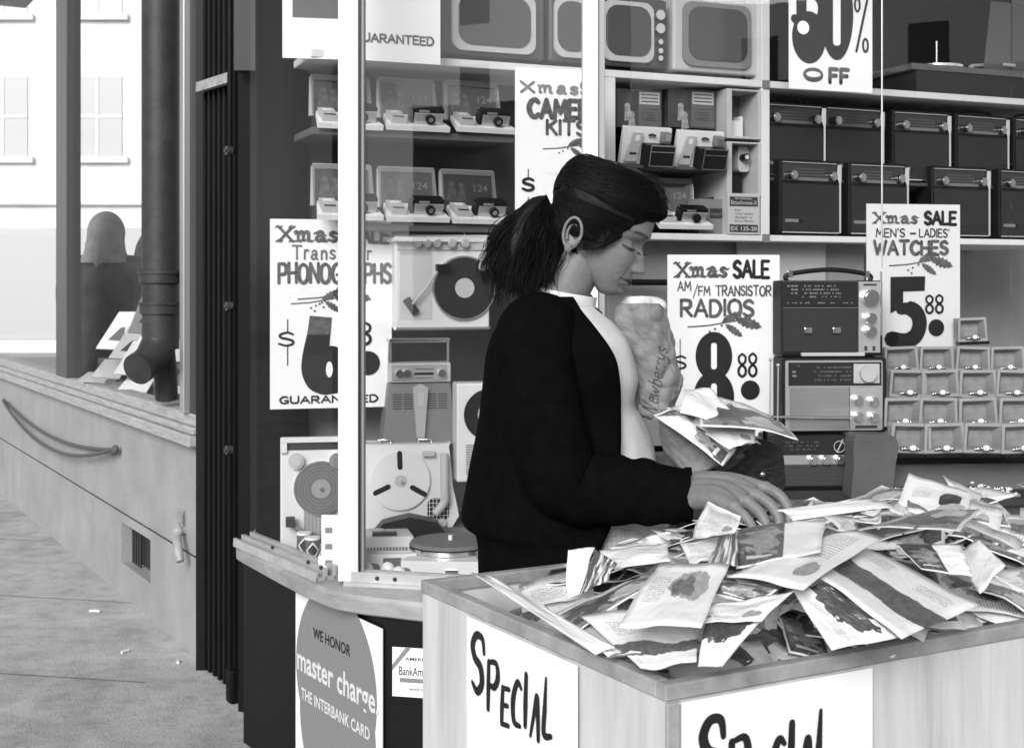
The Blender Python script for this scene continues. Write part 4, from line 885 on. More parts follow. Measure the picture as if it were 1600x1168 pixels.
for z, r_ in ((.77, .024), (.5, .016), (.33, .016)):
    b = MB(); b.disc(w*.36, h*z, r_, -.024, -.004, 0, 28); b.disc(w*.36, h*z, r_*.75, -.028, -.0242, 0, 28); b.build('knob', chrome, t, bev=.002)
b = MB(); b.tube(cat_rom([(-w*.42, .03, h-.002), (-w*.40, .03, h+.018), (0, .03, h+.032), (w*.38, .03, h+.018), (w*.40, .03, h-.002)], 6), .007, 0, 10); b.box(-w*.41, -w*.37, .02, .04, h+.008, h+.03, 1); b.box(w*.35, w*.39, .02, .04, h+.008, h+.028, 1); b.build('handle', [black, chrome], t)
b = MB(); b.tube([(w*.475, -.004, .06), (w*.475, -.004, h*1.12)], .0035, 0, 8); b.build('antenna', chrome, t)
z1_ = loc.z
loc, w, h = frontal(1223, 560, 1386, 676, 3.84, 4); h = z1_ - .004 - loc.z
t = thing('portable_radio', 'radio with brushed metal front and pale square dial, middle of the stack', 'radio', loc, R(4), 'stacked radios')
b = MB(); b.box(-w/2, w/2, 0, .11, 0, h, 0); b.build('case', blackm, t, bev=.007)
b = MB(); b.rr(-.004, h*.5, w*.93, h*.93, .006, -.004, -.0005, 0); b.build('face', alu, t, bev=.001)
b = MB(); b.box(-w*.45, w*.44, -.0055, -.0042, h*.63, h*.94, 0); dialprint(b, -w*.2, w*.15, h*.68, h*.9, 4, -.006, 1, 20, 3); dialprint(b, -w*.42, -w*.36, h*.68, h*.9, 4, -.006, 2, 1, 3); b.build('dial', [mat('dial_black', .02, .2), mat('dial_print', .09), dp_], t)
b = MB(); b.box(w*.17, w*.42, -.009, -.0057, h*.66, h*.92, 0); b.disc(w*.30, h*.79, .024, -.024, -.0092, 0, 30); b.build('tuning_knob', lgrey, t, bev=.002)
brush = mat('radial_metal', .55, .3, metal=.9, var=.08, scale=3)
b = MB(); b.box(-w*.44, w*.125, -.0055, -.0042, .012, h*.61, 0); b.build('grille', brush, t)
b = MB(); b.box(w*.13, w*.135, -.006, -.0042, .012, h*.61, 0); b.box(w*.19, w*.40, -.0055, -.0043, h*.06, h*.1, 0); b.build('panel_lines', darkg, t)
for X, z in ((.21, .44), (.36, .42), (.21, .22), (.36, .21)):
    b = MB(); b.disc(w*X, h*z, .014, -.02, -.0043, 0, 26); b.disc(w*X, h*z, .01, -.024, -.0202, 0, 26); b.build('knob', chrome, t, bev=.002)
b = MB(); b.tube([(-w*.66, -.02, h*.23), (w*.12, -.02, h*.20)], .0045, 0, 10); b.ell((-w*.66, -.02, h*.23), .009, .007, .007); b.build('antenna', chrome, t)
z2_ = loc.z
loc, w, h = frontal(1200, 676, 1332, 765, 3.80, 4); h = z2_ - .004 - loc.z
t = thing('portable_radio', 'dark radio with three knobs on a metal strip, bottom of the stack', 'radio', loc, R(4), 'stacked radios')
b = MB(); b.box(-w/2, w/2, 0, .12, 0, h, 0); b.build('case', blackm, t, bev=.007)
b = MB(); b.box(-w*.48, w*.48, -.003, -.0005, h*.66, h*.97, 0); dialprint(b, -w*.3, w*.1, h*.72, h*.92, 3, -.0036, 1, 20, 11); b.build('dial', [mat('dial_black', .02, .2), mat('dial_print', .09)], t)
b = MB(); b.stroke([(w*.34+.016*math.cos(2*PI*i/24), h*.80+.016*math.sin(2*PI*i/24)) for i in range(25)], .0025, -.005, 0); b.stroke([(w*.31, h*.70), (w*.38, h*.93)], .004, -.0052, 0); b.build('dial_mark', lgrey, t)
b = MB(); b.box(-w*.48, w*.48, -.004, -.0005, h*.475, h*.645, 0); b.build('strip', alu, t)
for X in (.02, .17, .34): b = MB(); b.disc(w*X, h*.56, .013, -.02, -.0042, 0, 24); b.disc(w*X, h*.56, .009, -.023, -.0202, 0, 24); b.build('knob', chrome, t, bev=.002)
b = MB(); b.box(-w*.48, w*.48, -.002, -.0005, .01, h*.465, 1)
for i in range(18): b.box(-w*.475, w*.475, -.0035, -.002, .014+i*h*.025, .014+h*.013+i*h*.025, 0)
b.build('grille', [mat('ribbed_grille', .08, .5), black], t)
rad_base = loc.z
b = MB(); b.box(-.35, .5, 0, .25, .651, rad_base-.001); tag(b.build('display_riser', darkg, loc=(loc.x, loc.y-.01, 0), rz=R(4)), 'dark step carrying the stack of big radios', 'riser')
# two loose aerials left of the radios
for px, py in ((1204, 562), (1216, 570)):
    a = P(px, py, 3.8); c = P(px-1, 660, 3.8)
    b = MB(); b.tube([a, c], .0022, 0, 8); b.ell(a, .006, .006, .005)
    tag(b.build('aerial', alu), 'thin upright aerial with a knob in front of the radios sign, ' + ('left one' if px == 1204 else 'right one'), 'aerial', 'loose aerials')
# grey cushion-like display form
loc, w, h = frontal(1334, 678, 1402, 785, 3.72, 6)
b = MB(); pts = cat_rom([Vector(p) for p in ((-w*.5, 0), (w*.3, 0), (w*.45, h*.5), (w*.52, h*.85), (w*.35, h*.98), (-w*.2, h), (-w*.48, h*.96), (-w*.5, h*.5))], 4, True); b.prism([(p.x, p.y) for p in pts], 0, .07, 0)
tag(b.build('padded_form', mat('grey_felt', .10, .9, .1, var=.15, scale=8), loc=loc, rz=R(6), bev=.015), 'dark grey padded display form to the right of the bottom radio', 'display form')

# ================================================================ WATCHES
wt = mat('watch_tray', .22, .5, var=.35, scale=14); wr = mat('watch_box_rim', .30, .25, var=.1)
def watch_box():
    s = .058; t = thing('watch_box', 'x', 'watch box', (0, 0, 0), R(4), 'boxed watches')
    b = MB(); 
    o = [(-s, 0), (s, 0), (s*.93, 2*s*.95), (-s*.93, 2*s*.95)]; i_ = [(-s*.86, .012), (s*.86, .012), (s*.80, 2*s*.95-.012), (-s*.80, 2*s*.95-.012)]; q = [(-s*.6, .024), (s*.6, .024), (s*.55, 2*s*.95-.03), (-s*.55, 2*s*.95-.03)]
    vs = [(p[0], 0, p[1]) for p in o] + [(p[0], -.006, p[1]) for p in o] + [(p[0], -.006, p[1]) for p in i_] + [(p[0], .022, p[1]) for p in q]
    b.add(vs, [(k, (k+1) % 4, (k+1) % 4+4, k+4) for k in range(4)] + [(k+4, (k+1) % 4+4, (k+1) % 4+8, k+8) for k in range(4)], 1)
    b.add(vs, [(k+8, (k+1) % 4+8, (k+1) % 4+12, k+12) for k in range(4)] + [(12, 13, 14, 15)], 0)
    b.box(-s*.95, s*.95, .0225, .03, .002, 2*s*.93, 0)
    b.box(-s, s, -.02, .0, -.014, -.001, 2); b.build('case', [wt, wr, black], t)
    b = MB()
    for k in range(9):
        a = PI*(k/8); b.ell((.026*math.cos(a)*1.0, -.004-.012*math.sin(a), .012+.006*math.sin(a)), .005, .004, .006, 0, 8, 6)
    b.disc(0, .022, .0125, -.022, -.014, 0, 20); b.disc(0, .022, .0095, -.0226, -.0221, 1, 20); b.build('watch', [chrome, white], t)
    return t
wb = watch_box(); first = True
grid = [(580, (1408, 1463, 1519, 1574)), (620, (1418, 1469, 1527, 1584)), (665, (1411, 1465, 1528, 1590)), (707, (1422, 1475, 1536, 1596))]
rn = ('top', 'second', 'third', 'bottom'); cn = ('first', 'second', 'third', 'fourth')
for ri, (py, xs) in enumerate(grid):
    for k, px in enumerate(xs):
        d = 3.98 - .06*ri; loc = P(px, py, d + .1*((px-1400)/200)*.0); lab = 'open clear watch box with a bracelet watch, %s from the left in the %s row' % (cn[k], rn[ri])
        if first: wb.location = loc; wb['label'] = lab; first = False; o = wb
        else: o = dup(wb, loc, R(4), lab)
        s_ = (.93, 1.0, 1.02, 1.06)[ri]; o.scale = (s_, 1, s_*.74); o.rotation_euler[1] = R((k*37 + ri*23) % 5 - 2)
o = dup(wb, P(1519, 533, 4.02), R(4), 'single watch box standing alone above the rows of watches'); o.scale = (.8, 1, .66)
b = MB(); a = P(1385, 713, 3.90); 
b.box(0, .75, -.02, .2, -.02, .0, 0); b.box(0, .75, -.03, .2, -.15, -.02, 1); tag(b.build('display_stand', [black, mat('stand_grey', .12, .8)], loc=a, rz=R(4)), 'dark stand under the rows of boxed watches', 'stand')
b = MB(); a = P(1385, 780, 3.7); b.box(0, .8, -.0, .4, -.02, 0, 0); tag(b.build('display_step', darkg, loc=a, rz=R(2)), 'low dark shelf in front of the watches carrying small trinkets', 'shelf')
b = MB(); b.box(0, .8, 0, .4, .651, a.z-.021); tag(b.build('display_riser', mat('riser_dark', .04, .7), loc=(a.x, a.y+.02, 0), rz=R(2)), 'dark block under the trinket shelf', 'riser')
tz_ = a.z
for i in range(13):
    px = 1396 + i*15.5; p = P(px, 778, 3.76); b = MB(); r = random.Random(i); 
    for k in range(7):
        b.ell((r.uniform(-.016, .016), r.uniform(-.012, .012), .006+r.uniform(0, .035 if i in (8, 9) else .018)), r.uniform(.003, .008), r.uniform(.003, .006), r.uniform(.003, .008), k % 2, 8, 6)
    b.box(-.018, .018, -.014, .014, 0, .008, 2)
    o = b.build('trinket', [chrome, white, greyp], loc=(p.x, p.y, tz_+.0005)); tag(o, 'small shiny trinket on the low dark shelf in front of the watches', 'trinket', 'trinkets on the low shelf')

# ================================================================ STICKERS UNDER THE WINDOW
mcd = mat('poster_disc_grey', .2, .5, var=.06, scale=60); mcl = mat('poster_disc_light', .55, .5)
p0 = PZ(463, 935, .57) ; fr = Fr(SG.w(0, -.004, 0).x, SG.w(0, -.004, 0).y, -56.6)
X0 = fr.hit(464, 1000, 0)[0]; X1 = fr.hit(599, 1000, 0)[0]; w = X1-X0; zt_ = .582; hgt = .56
b = MB(); b.box(-w/2, w/2, 0, .003, 0, hgt, 0)
def discp(cx, cz, r, m, y, clipx): b.prism([(max(-clipx, min(clipx, cx + r*math.cos(2*PI*i/64))), cz + r*math.sin(2*PI*i/64)) for i in range(64)], y, y+.0005, m)
discp(-w*.02, hgt*.64, w*.47, 1, -.001, w*.49); b.prism([(w*.44*math.cos(2*PI*i/64)-.0*w, hgt*.42 + w*.47*math.sin(2*PI*i/64)) for i in range(64)], -.0014, -.0010, 1)
bfont(b, 'WE HONOR', -w*.27, hgt*.80, w*.44, .042, 2, y=-.002, bold=.02)
bfont(b, 'master charge.', -w*.47, hgt*.60, w*.94, .092, 3, y=-.0021, bold=.02)
bfont(b, 'THE INTERBANK CARD', -w*.42, hgt*.46, w*.8, .045, 3, y=-.002, bold=.02)
o = b.build('card_poster', [card, mcd, ink, mat('poster_letter', .62, .5)], loc=fr.w((X0+X1)/2, -.004, zt_-hgt), rz=fr.a); tag(o, 'grey round poster reading WE HONOR master charge on the base under the window', 'poster')
fr = Fr(-.327, 3.36, -12.2); X0, Z1 = fr.hit(613, 1010, -.004); X1 = fr.hit(700, 1010, -.004)[0]; w = X1-X0; hgt = .125
b = MB(); b.box(0, w, 0, .003, -hgt, 0, 0); b.add([(.0, -.0006, -.045), (0, -.0006, -.06), (.05, -.0006, 0), (.035, -.0006, 0)], [(0, 1, 2, 3)], 1)
bfont(b, 'AMERICARD', .035, -.032, w*.62, .012, 2, y=-.0008, bold=.01); bfont(b, 'BankAmericard', .018, -.070, w*.8, .032, 2, y=-.0008, bold=.005); b.box(.02, w-.02, -.001, -.0004, -.088, -.077, 3); bfont(b, 'welcome', .045, -.108, w*.4, .014, 2, y=-.0008)
o = b.build('card_sticker', [card, mat('sticker_band', .2, .5), ink, mcd], loc=fr.w(X0, -.004, Z1+.0), rz=fr.a); tag(o, 'small white bank card sticker on the black base beside the bin', 'sticker')
# ================================================================ THE BIN
zr = .97
N_ = Vector((.186, 1.587)); Lc = Vector((-.151, 2.163))
v_ = (Lc-N_).normalized(); LV = (Lc-N_).length; u_ = Vector((math.cos(R(28.3)), math.sin(R(28.3)))); LU = 1.35
def BN(u, v, z): p = N_ + u_*u + v_*v; return Vector((p.x, p.y, z))
wood = mat('bin_veneer', .50, .55, var=.22, scale=3.0, stretch=(7, 7, .6), bump=.05, bscale=30)
edgew = mat('bin_edge_band', .28, .5, var=.35, scale=14)
bt = thing('bargain_bin', 'large veneered bargain bin with hand lettered SPECIAL signs, full of flat packets', 'bin', (0, 0, 0))
def bb(mb, u0, u1, v0, v1, z0, z1, m=0):
    vs = [BN(a, c, z) for z in (z0, z1) for a, c in ((u0, v0), (u1, v0), (u1, v1), (u0, v1))]
    mb.add(vs, [(0, 3, 2, 1), (4, 5, 6, 7), (0, 1, 5, 4), (1, 2, 6, 5), (2, 3, 7, 6), (3, 0, 4, 7)], m)
TH_ = .016; RZ = .021
for (u0, u1, v0, v1) in ((0, LU, 0, TH_), (0, LU, LV-TH_, LV), (0, TH_, TH_+.0005, LV-TH_-.0005), (LU-TH_, LU, TH_+.0005, LV-TH_-.0005)):
    b = MB(); bb(b, u0+.003 if u0 == 0 else u0, u1-.003 if u1 == LU else u1, v0+.003 if v0 == 0 else v0, v1-.003 if v1 == LV else v1, .02, zr-RZ-.0005); b.build('panel', wood, bt)
for (u0, u1, v0, v1) in ((0, LU, 0, TH_+.004), (0, LU, LV-TH_-.004, LV), (0, TH_+.004, TH_+.0045, LV-TH_-.0045), (LU-TH_-.004, LU, TH_+.0045, LV-TH_-.0045)):
    b = MB(); bb(b, u0, u1, v0, v1, zr-RZ, zr); b.build('rim', edgew, bt, bev=.0025)
b = MB(); bb(b, TH_+.001, LU-TH_-.001, TH_+.001, LV-TH_-.001, .62, .64); b.build('floor_panel', wood, bt)
b = MB(); bb(b, .0, .022, -.004, .0025, .02, zr-RZ-.001); b.build('corner_post', edgew, bt, bev=.002)
b = MB(); bb(b, TH_+.0005, .42, LV-TH_-.006, LV-TH_-.001, .70, zr-RZ-.002); bb(b, TH_+.0008, TH_+.004, TH_+.02, LV-TH_-.007, .70, zr-RZ-.002); b.build('lining', mat('lining_white', .6, .6, var=.1), bt)
# signs on the bin (on the left side, facing -u ; on the front, facing -v)
def binsign(x0w, w, ztop, h, face, txt, lab, fn):
    b = MB(); b.box(0, w, 0, .002, -h, 0, 0); fn(b, w, h)
    if face == 'L': loc = BN(-.004, LV - x0w, ztop); ang = math.atan2(-v_.y, -v_.x)
    else: loc = BN(x0w, -.004, ztop); ang = math.atan2(u_.y, u_.x)
    o = b.build('special_sign', [card, ink], loc=loc, rz=ang); tag(o, lab, 'sign', 'SPECIAL signs on the bin')
def fatstroke(b, pts, ws, y):
    p = cat_rom([Vector(q) for q in pts], 5); n = len(p)
    for i in range(n-1):
        t = i/(n-1)*(len(ws)-1); k = int(t); wv = ws[k] + (ws[min(k+1, len(ws)-1)]-ws[k])*(t-k)
        b.stroke([p[i], p[i+1]], wv, y-.000012*i, 1)
def special(b, w, h, x0, z0, W_, k):
    # S P E C I A L with swelling brush strokes, squeezed together; W_ is the width of the word, k the letter height
    sx = W_/.46; kx = .092*sx
    def T(pts, ox, oz): return [((x0 + ox*sx) + q[0]*kx, z0 + oz*k/.1 + q[1]*k) for q in pts]
    def fs(p, ws, y): fatstroke(b, p, [q*.78*k/.085 for q in ws], y)
    fs(T([(.85, .72), (.75, .98), (.35, 1.0), (.10, .78), (.25, .55), (.62, .42), (.72, .12), (.42, -.08), (.08, .05)], 0, .015), [.012, .016, .018, .020, .020, .022, .02, .018, .008], -.0006)
    fs(T([(.02, .80), (.0, .35), (-.02, -.1)], .105, -.005), [.014, .017, .013], -.0007); fs(T([(.02, .80), (.5, .84), (.62, .6), (.4, .38), (.03, .38)], .105, -.005), [.010, .014, .018, .015, .009], -.0010)
    fs(T([(.05, .60), (.0, .25), (-.02, -.08)], .185, -.02), [.014, .016, .013], -.0007); fs(T([(.05, .60), (.45, .63)], .185, -.02), [.011, .010], -.001); fs(T([(.03, .28), (.36, .31)], .185, -.02), [.011, .010], -.0012); fs(T([(-.02, -.08), (.42, -.05)], .185, -.02), [.011, .010], -.0014)
    fs(T([(.52, .66), (.3, .74), (.04, .40), (.08, .0), (.45, -.04)], .245, -.01), [.010, .015, .018, .015, .009], -.0008)
    fs(T([(.06, .86), (.02, .35), (.0, -.08)], .315, .0), [.014, .017, .012], -.0009)
    fs(T([(-.02, -.1), (.18, .3), (.36, .66), (.42, .3), (.44, -.1)], .345, -.01), [.009, .013, .016, .015, .012], -.0010)
    fs(T([(.12, .92), (.05, .4), (.0, -.08), (.4, -.06)], .415, .005), [.008, .015, .016, .010], -.0012)
fl = Fr(Lc.x, Lc.y, math.degrees(math.atan2(-v_.y, -v_.x)))
xa = fl.hit(733, 1000, 0)[0]; xb = fl.hit(905, 1080, 0)[0]
binsign(xa, xb-xa, zr-RZ-.002, .22, 'L', '', 'white SPECIAL sign on the left side of the bin', lambda b, w, h: special(b, w, h, w*.05, -.112, w*.76, .078))
ff = Fr(N_.x, N_.y, 28.3)
xa = ff.hit(1058, 1090, 0)[0]; xb = ff.hit(1360, 1060, 0)[0]
binsign(xa, xb-xa, zr-RZ-.002, .24, 'F', '', 'white SPECIAL sign on the front of the bin', lambda b, w, h: special(b, w, h, w*.10, -.120, w*.66, .080))

# ================================================================ THE PACKETS
def packmat(name, kind, base=.68, dark=.05):
    """glossy printed paper sleeve: paper with an inked shape, procedural in the sleeve's own UVs"""
    m = bpy.data.materials.new(name); m.use_nodes = True; n = m.node_tree; L = n.links; b = n.nodes['Principled BSDF']
    b.inputs['Roughness'].default_value = .4
    uv = n.nodes.new('ShaderNodeUVMap'); sp = n.nodes.new('ShaderNodeSeparateXYZ'); L.new(uv.outputs[0], sp.inputs[0])
    def math_(op, a, b_=None, c=None):
        q = n.nodes.new('ShaderNodeMath'); q.operation = op
        for i, x in enumerate((a, b_, c)):
            if x is None: continue
            if isinstance(x, (int, float)): q.inputs[i].default_value = x
            else: L.new(x, q.inputs[i])
        return q.outputs[0]
    def noise_(scale, det=3, seed=0, sc=None):
        t = n.nodes.new('ShaderNodeTexNoise'); t.inputs['Scale'].default_value = scale; t.inputs['Detail'].default_value = det
        mp = n.nodes.new('ShaderNodeMapping'); mp.inputs['Location'].default_value = (seed, seed*.7, 0)
        if sc: mp.inputs['Scale'].default_value = sc
        L.new(uv.outputs[0], mp.inputs[0]); L.new(mp.outputs[0], t.inputs['Vector']); return t.outputs['Fac']
    U, V = sp.outputs[0], sp.outputs[1]
    seed = sum(map(ord, name)) % 17
    def band(c, hw, amp, x=None, tilt=0.0):
        x = x or V; nz = math_('MULTIPLY', math_('SUBTRACT', noise_(3.2, 4, seed), .5), amp)
        d = math_('ABSOLUTE', math_('SUBTRACT', math_('ADD', math_('ADD', x, nz), math_('MULTIPLY', U, tilt)), c)); return math_('LESS_THAN', d, hw)
    def inrect(u0, u1, v0, v1):
        a = math_('MULTIPLY', math_('GREATER_THAN', U, u0), math_('LESS_THAN', U, u1)); c = math_('MULTIPLY', math_('GREATER_THAN', V, v0), math_('LESS_THAN', V, v1)); return math_('MULTIPLY', a, c)
    def text(u0, u1, v0, v1, lines):
        fr_ = math_('FRACT', math_('MULTIPLY', V, lines)); ln = math_('LESS_THAN', fr_, .38)
        gaps = math_('GREATER_THAN', noise_(1, 1, seed+3, (90, lines, 1)), .44)
        return math_('MULTIPLY', math_('MULTIPLY', ln, gaps), inrect(u0, u1, v0, v1))
    def blob(cu, cv, ru, rv, amp=.5):
        a = math_('POWER', math_('ABSOLUTE', math_('DIVIDE', math_('SUBTRACT', U, cu), ru)), 2); c = math_('POWER', math_('ABSOLUTE', math_('DIVIDE', math_('SUBTRACT', V, cv), rv)), 2)
        return math_('LESS_THAN', math_('ADD', math_('ADD', a, c), math_('MULTIPLY', math_('SUBTRACT', noise_(6, 6, seed+1), .5), amp*6)), 1.0)
    paper = math_('ADD', base-.04, math_('MULTIPLY', noise_(2.5, 3, seed+5), .08))
    masks = []
    if kind == 'band': masks = [(band(.30, .10, .25), dark*2), (text(.15, .6, .55, .78, 34), .2), (text(.5, .85, .84, .93, 40), .25)]
    elif kind == 'diag': masks = [(band(.42, .14, .22, None, -.0), dark*1.6), (text(.1, .35, .72, .9, 40), .2), (text(.6, .9, .7, .85, 40), .2)]
    elif kind == 'photo': masks = [(blob(.62, .62, .26, .22), .3), (blob(.56, .6, .14, .16, .8), .12), (text(.1, .34, .35, .75, 34), .22)]
    elif kind == 'darktop': masks = [(blob(.35, .74, .5, .3, .35), dark), (text(.25, .8, .25, .42, 34), .2)]
    elif kind == 'dark': masks = [(inrect(.05, .95, .12, .97), dark*1.3), (blob(.5, .55, .3, .25, .9), .25), (inrect(.3, .7, .2, .24), .6)]
    elif kind == 'stripe': masks = [(math_('GREATER_THAN', noise_(1.5, 5, seed, (5, .8, 1)), .49), .07), (math_('GREATER_THAN', noise_(1.5, 3, seed+4, (9, .8, 1)), .58), .2)]
    elif kind == 'mag': masks = [(inrect(.03, .97, .04, .80), .17), (blob(.4, .45, .35, .3, .9), .06), (blob(.7, .3, .2, .2, .9), .4), (text(.1, .8, .84, .94, 22), .2)]
    elif kind == 'text': masks = [(text(.12, .75, .45, .85, 30), .25), (blob(.75, .25, .14, .12, .4), .25)]
    elif kind == 'half': masks = [(inrect(.02, .55, .03, .97), dark*1.2), (blob(.3, .5, .2, .3, 1), .22), (inrect(.12, .42, .14, .19), .5)]
    elif kind == 'blobhead': masks = [(blob(.72, .45, .17, .26, .25), .02), (text(.15, .42, .42, .62, 26), .25), (blob(.75, .16, .2, .12, .3), .35)]
    cur = paper
    for mk, val in masks:
        vv = math_('ADD', val, math_('MULTIPLY', math_('SUBTRACT', noise_(14, 4, seed+8), .5), min(.34, val*1.9)))
        mx = n.nodes.new('ShaderNodeMix'); mx.data_type = 'FLOAT'; L.new(mk, mx.inputs[0]); 
        if isinstance(cur, float): mx.inputs[2].default_value = cur
        else: L.new(cur, mx.inputs[2])
        L.new(vv, mx.inputs[3]); cur = mx.outputs[0]
    L.new(cur, b.inputs['Base Color'])
    nb = noise_(3.0, 3, seed+2); bp = n.nodes.new('ShaderNodeBump'); bp.inputs['Strength'].default_value = .5; bp.inputs['Distance'].default_value = .012
    L.new(nb, bp.inputs['Height']); L.new(bp.outputs[0], b.inputs['Normal'])
    b.inputs['Coat Weight'].default_value = .35; b.inputs['Coat Roughness'].default_value = .12; L.new(bp.outputs[0], b.inputs['Coat Normal'])
    return m
KINDS = ['band', 'diag', 'photo', 'darktop', 'dark', 'stripe', 'mag', 'text', 'half', 'blobhead']
PM = {k: packmat('packet_' + k, k) for k in KINDS}
PM['plain'] = packmat('packet_plain', 'none', .74)
PM['mag2'] = packmat('packet_magtwo', 'mag', .5, .05)
PM['dark2'] = packmat('packet_darktwo', 'dark', .6, .04)
def patch(fn, nu=8, nv=8, th=.0014, seed=0, bow=.004, wr=.0012):
    """a soft sleeve from a surface function (u, v in 0..1), with thickness and UVs"""
    r = random.Random(seed); o1, o2 = r.uniform(0, 50), r.uniform(0, 50)
    top = []; 
    P00, P10, P01 = fn(0, 0), fn(1, 0), fn(0, 1); nn = (P10-P00).cross(P01-P00).normalized()
    if nn.z < 0: nn = -nn
    for j in range(nv+1):
        for i in range(nu+1):
            u, v = i/nu, j/nv; q = fn(u, v)
            z = bow*(4*u*(1-u) + 4*v*(1-v) - 1)*.6 + wr*3*(noise.noise(Vector((u*3+o1, v*3+o2, 0)))) + .0025*noise.noise(Vector((u*1.3+o2, v*1.3, 5)))*3
            top.append(q + nn*z)
    n1 = (nu+1)*(nv+1); bot = [p - nn*th for p in top]; vs = top + bot; fs = []; uvs = []
    idx = lambda i, j: j*(nu+1)+i
    for j in range(nv):
        for i in range(nu):
            fs.append((idx(i, j), idx(i+1, j), idx(i+1, j+1), idx(i, j+1))); fs.append((n1+idx(i, j+1), n1+idx(i+1, j+1), n1+idx(i+1, j), n1+idx(i, j)))
    for i in range(nu): fs.append((idx(i, 0), n1+idx(i, 0), n1+idx(i+1, 0), idx(i+1, 0))); fs.append((idx(i+1, nv), n1+idx(i+1, nv), n1+idx(i, nv), idx(i, nv)))
    for j in range(nv): fs.append((idx(0, j+1), n1+idx(0, j+1), n1+idx(0, j), idx(0, j))); fs.append((idx(nu, j), n1+idx(nu, j), n1+idx(nu, j+1), idx(nu, j+1)))
    return vs, fs, nu, nv, n1
def packet_obj(name, fn, m, seed=0, **k):
    vs, fs, nu, nv, n1 = patch(fn, seed=seed, **k); me = bpy.data.meshes.new(name); c = sum((Vector(v) for v in vs), Vector())/len(vs)
    me.from_pydata([tuple(Vector(v)-c) for v in vs], [], fs); me.materials.append(m)
    ul = me.uv_layers.new(name='UVMap')
    for p in me.polygons:
        p.use_smooth = True
        for li in p.loop_indices:
            vi = me.loops[li].vertex_index % n1; ul.data[li].uv = ((vi % (nu+1))/nu, (vi//(nu+1))/nv)
    me.update(); o = bpy.data.objects.new(name, me); COL.objects.link(o); o.location = c; return o
def pile_h(u, v):
    def sm(x): x = max(0, min(1, x)); return x*x*(3-2*x)
    m1 = sm((u-.12)/.40)*math.exp(-((v-.44)/.24)**2)
    front = sm(v/.25)
    back = 1 - sm((v-.52)/.14)*.35
    return .915 + (.095*m1*back + .030*front*sm(u/.25)) - .05*(1-sm((u)/.2))*sm((v-.15)/.25)
protos = []
pr_ = random.Random(5)
for i in range(16):
    k = ['band', 'mag', 'photo', 'darktop', 'dark', 'mag2', 'text', 'diag', 'half', 'plain', 'dark2', 'mag', 'plain', 'text', 'mag', 'dark2'][i]
    W2, L2 = pr_.choice(((.100, .15), (.108, .155), (.118, .165), (.095, .14)))
    o = packet_obj('flat_packet', (lambda W2, L2: (lambda u, v: Vector(((u-.5)*W2, (v-.5)*L2, 0))))(W2, L2), PM[k], seed=i, nu=6, nv=6, bow=pr_.uniform(-.006, .009), wr=.0022)
    protos.append(o)
# hidden-side geometry of the heap is real too: three layers of sleeves, bottom first
npk = 0; used = set(); rr2 = random.Random(11)
for layer, (cnt, dz) in enumerate(((70, -.035), (95, -.012), (110, .004), (60, .012))):
    for q in range(cnt):
        u = rr2.uniform(.07, LU-.09); v = rr2.uniform(.075, LV-.075)
        if u > 1.0 and q % 3: u = rr2.uniform(.07, .95)
        if u < .24 and v > .2: 
            if rr2.random() < .75: continue
        e = .03; h0 = pile_h(u, v); gx = (pile_h(u+e, v)-pile_h(u-e, v))/(2*e); gy = (pile_h(u, v+e)-pile_h(u, v-e))/(2*e)
        edge = min(u-.02, v-.02, LV-.02-v)
        jt = 6 + 2*layer
        nrm = Vector((-gx*.8 + math.sin(R(rr2.gauss(0, jt))), -gy*.8 + math.sin(R(rr2.gauss(0, jt))), 1)).normalized()
        yaw = rr2.gauss(0, 55) + (20 if v < .25 else 0)
        nw = (Vector((u_.x, u_.y, 0))*nrm.x + Vector((v_.x, v_.y, 0))*nrm.y + Vector((0, 0, 1))*nrm.z).normalized()
        qn = Vector((0, 0, 1)).rotation_difference(nw).to_matrix() @ Matrix.Rotation(math.atan2(u_.y, u_.x) + R(yaw), 3, 'Z')
        k = rr2.randrange(len(protos)); src = protos[k]
        if k in used: o = src.copy(); COL.objects.link(o)
        else: o = src; used.add(k)
        # lift so that no corner near the rim dips through it
        lz = h0 + dz + rr2.uniform(0, .014)
        o.location = BN(u, v, lz); o.rotation_euler = qn.to_euler()
        M = Matrix.Translation(o.location) @ qn.to_4x4(); low = 0
        for cxx in (-.06, .06):
            for cyy in (-.085, .085):
                wpt = M @ Vector((cxx, cyy, 0)); rel = Vector((wpt.x, wpt.y)) - N_; det = u_.x*v_.y-u_.y*v_.x
                uu = (rel.x*v_.y - rel.y*v_.x)/det; vv = (u_.x*rel.y - u_.y*rel.x)/det
                if uu < .03 or vv < .03 or vv > LV-.03: low = max(low, zr+.004 - wpt.z)
        if low > 0:
            sh_ = max(0, .10-v); o.location.z += min(low, .05) if edge < .07 else low*.4
        tag(o, 'printed flat paper packet lying loose in the heap that fills the bin', 'packet', 'packets heaped in the bin'); npk += 1
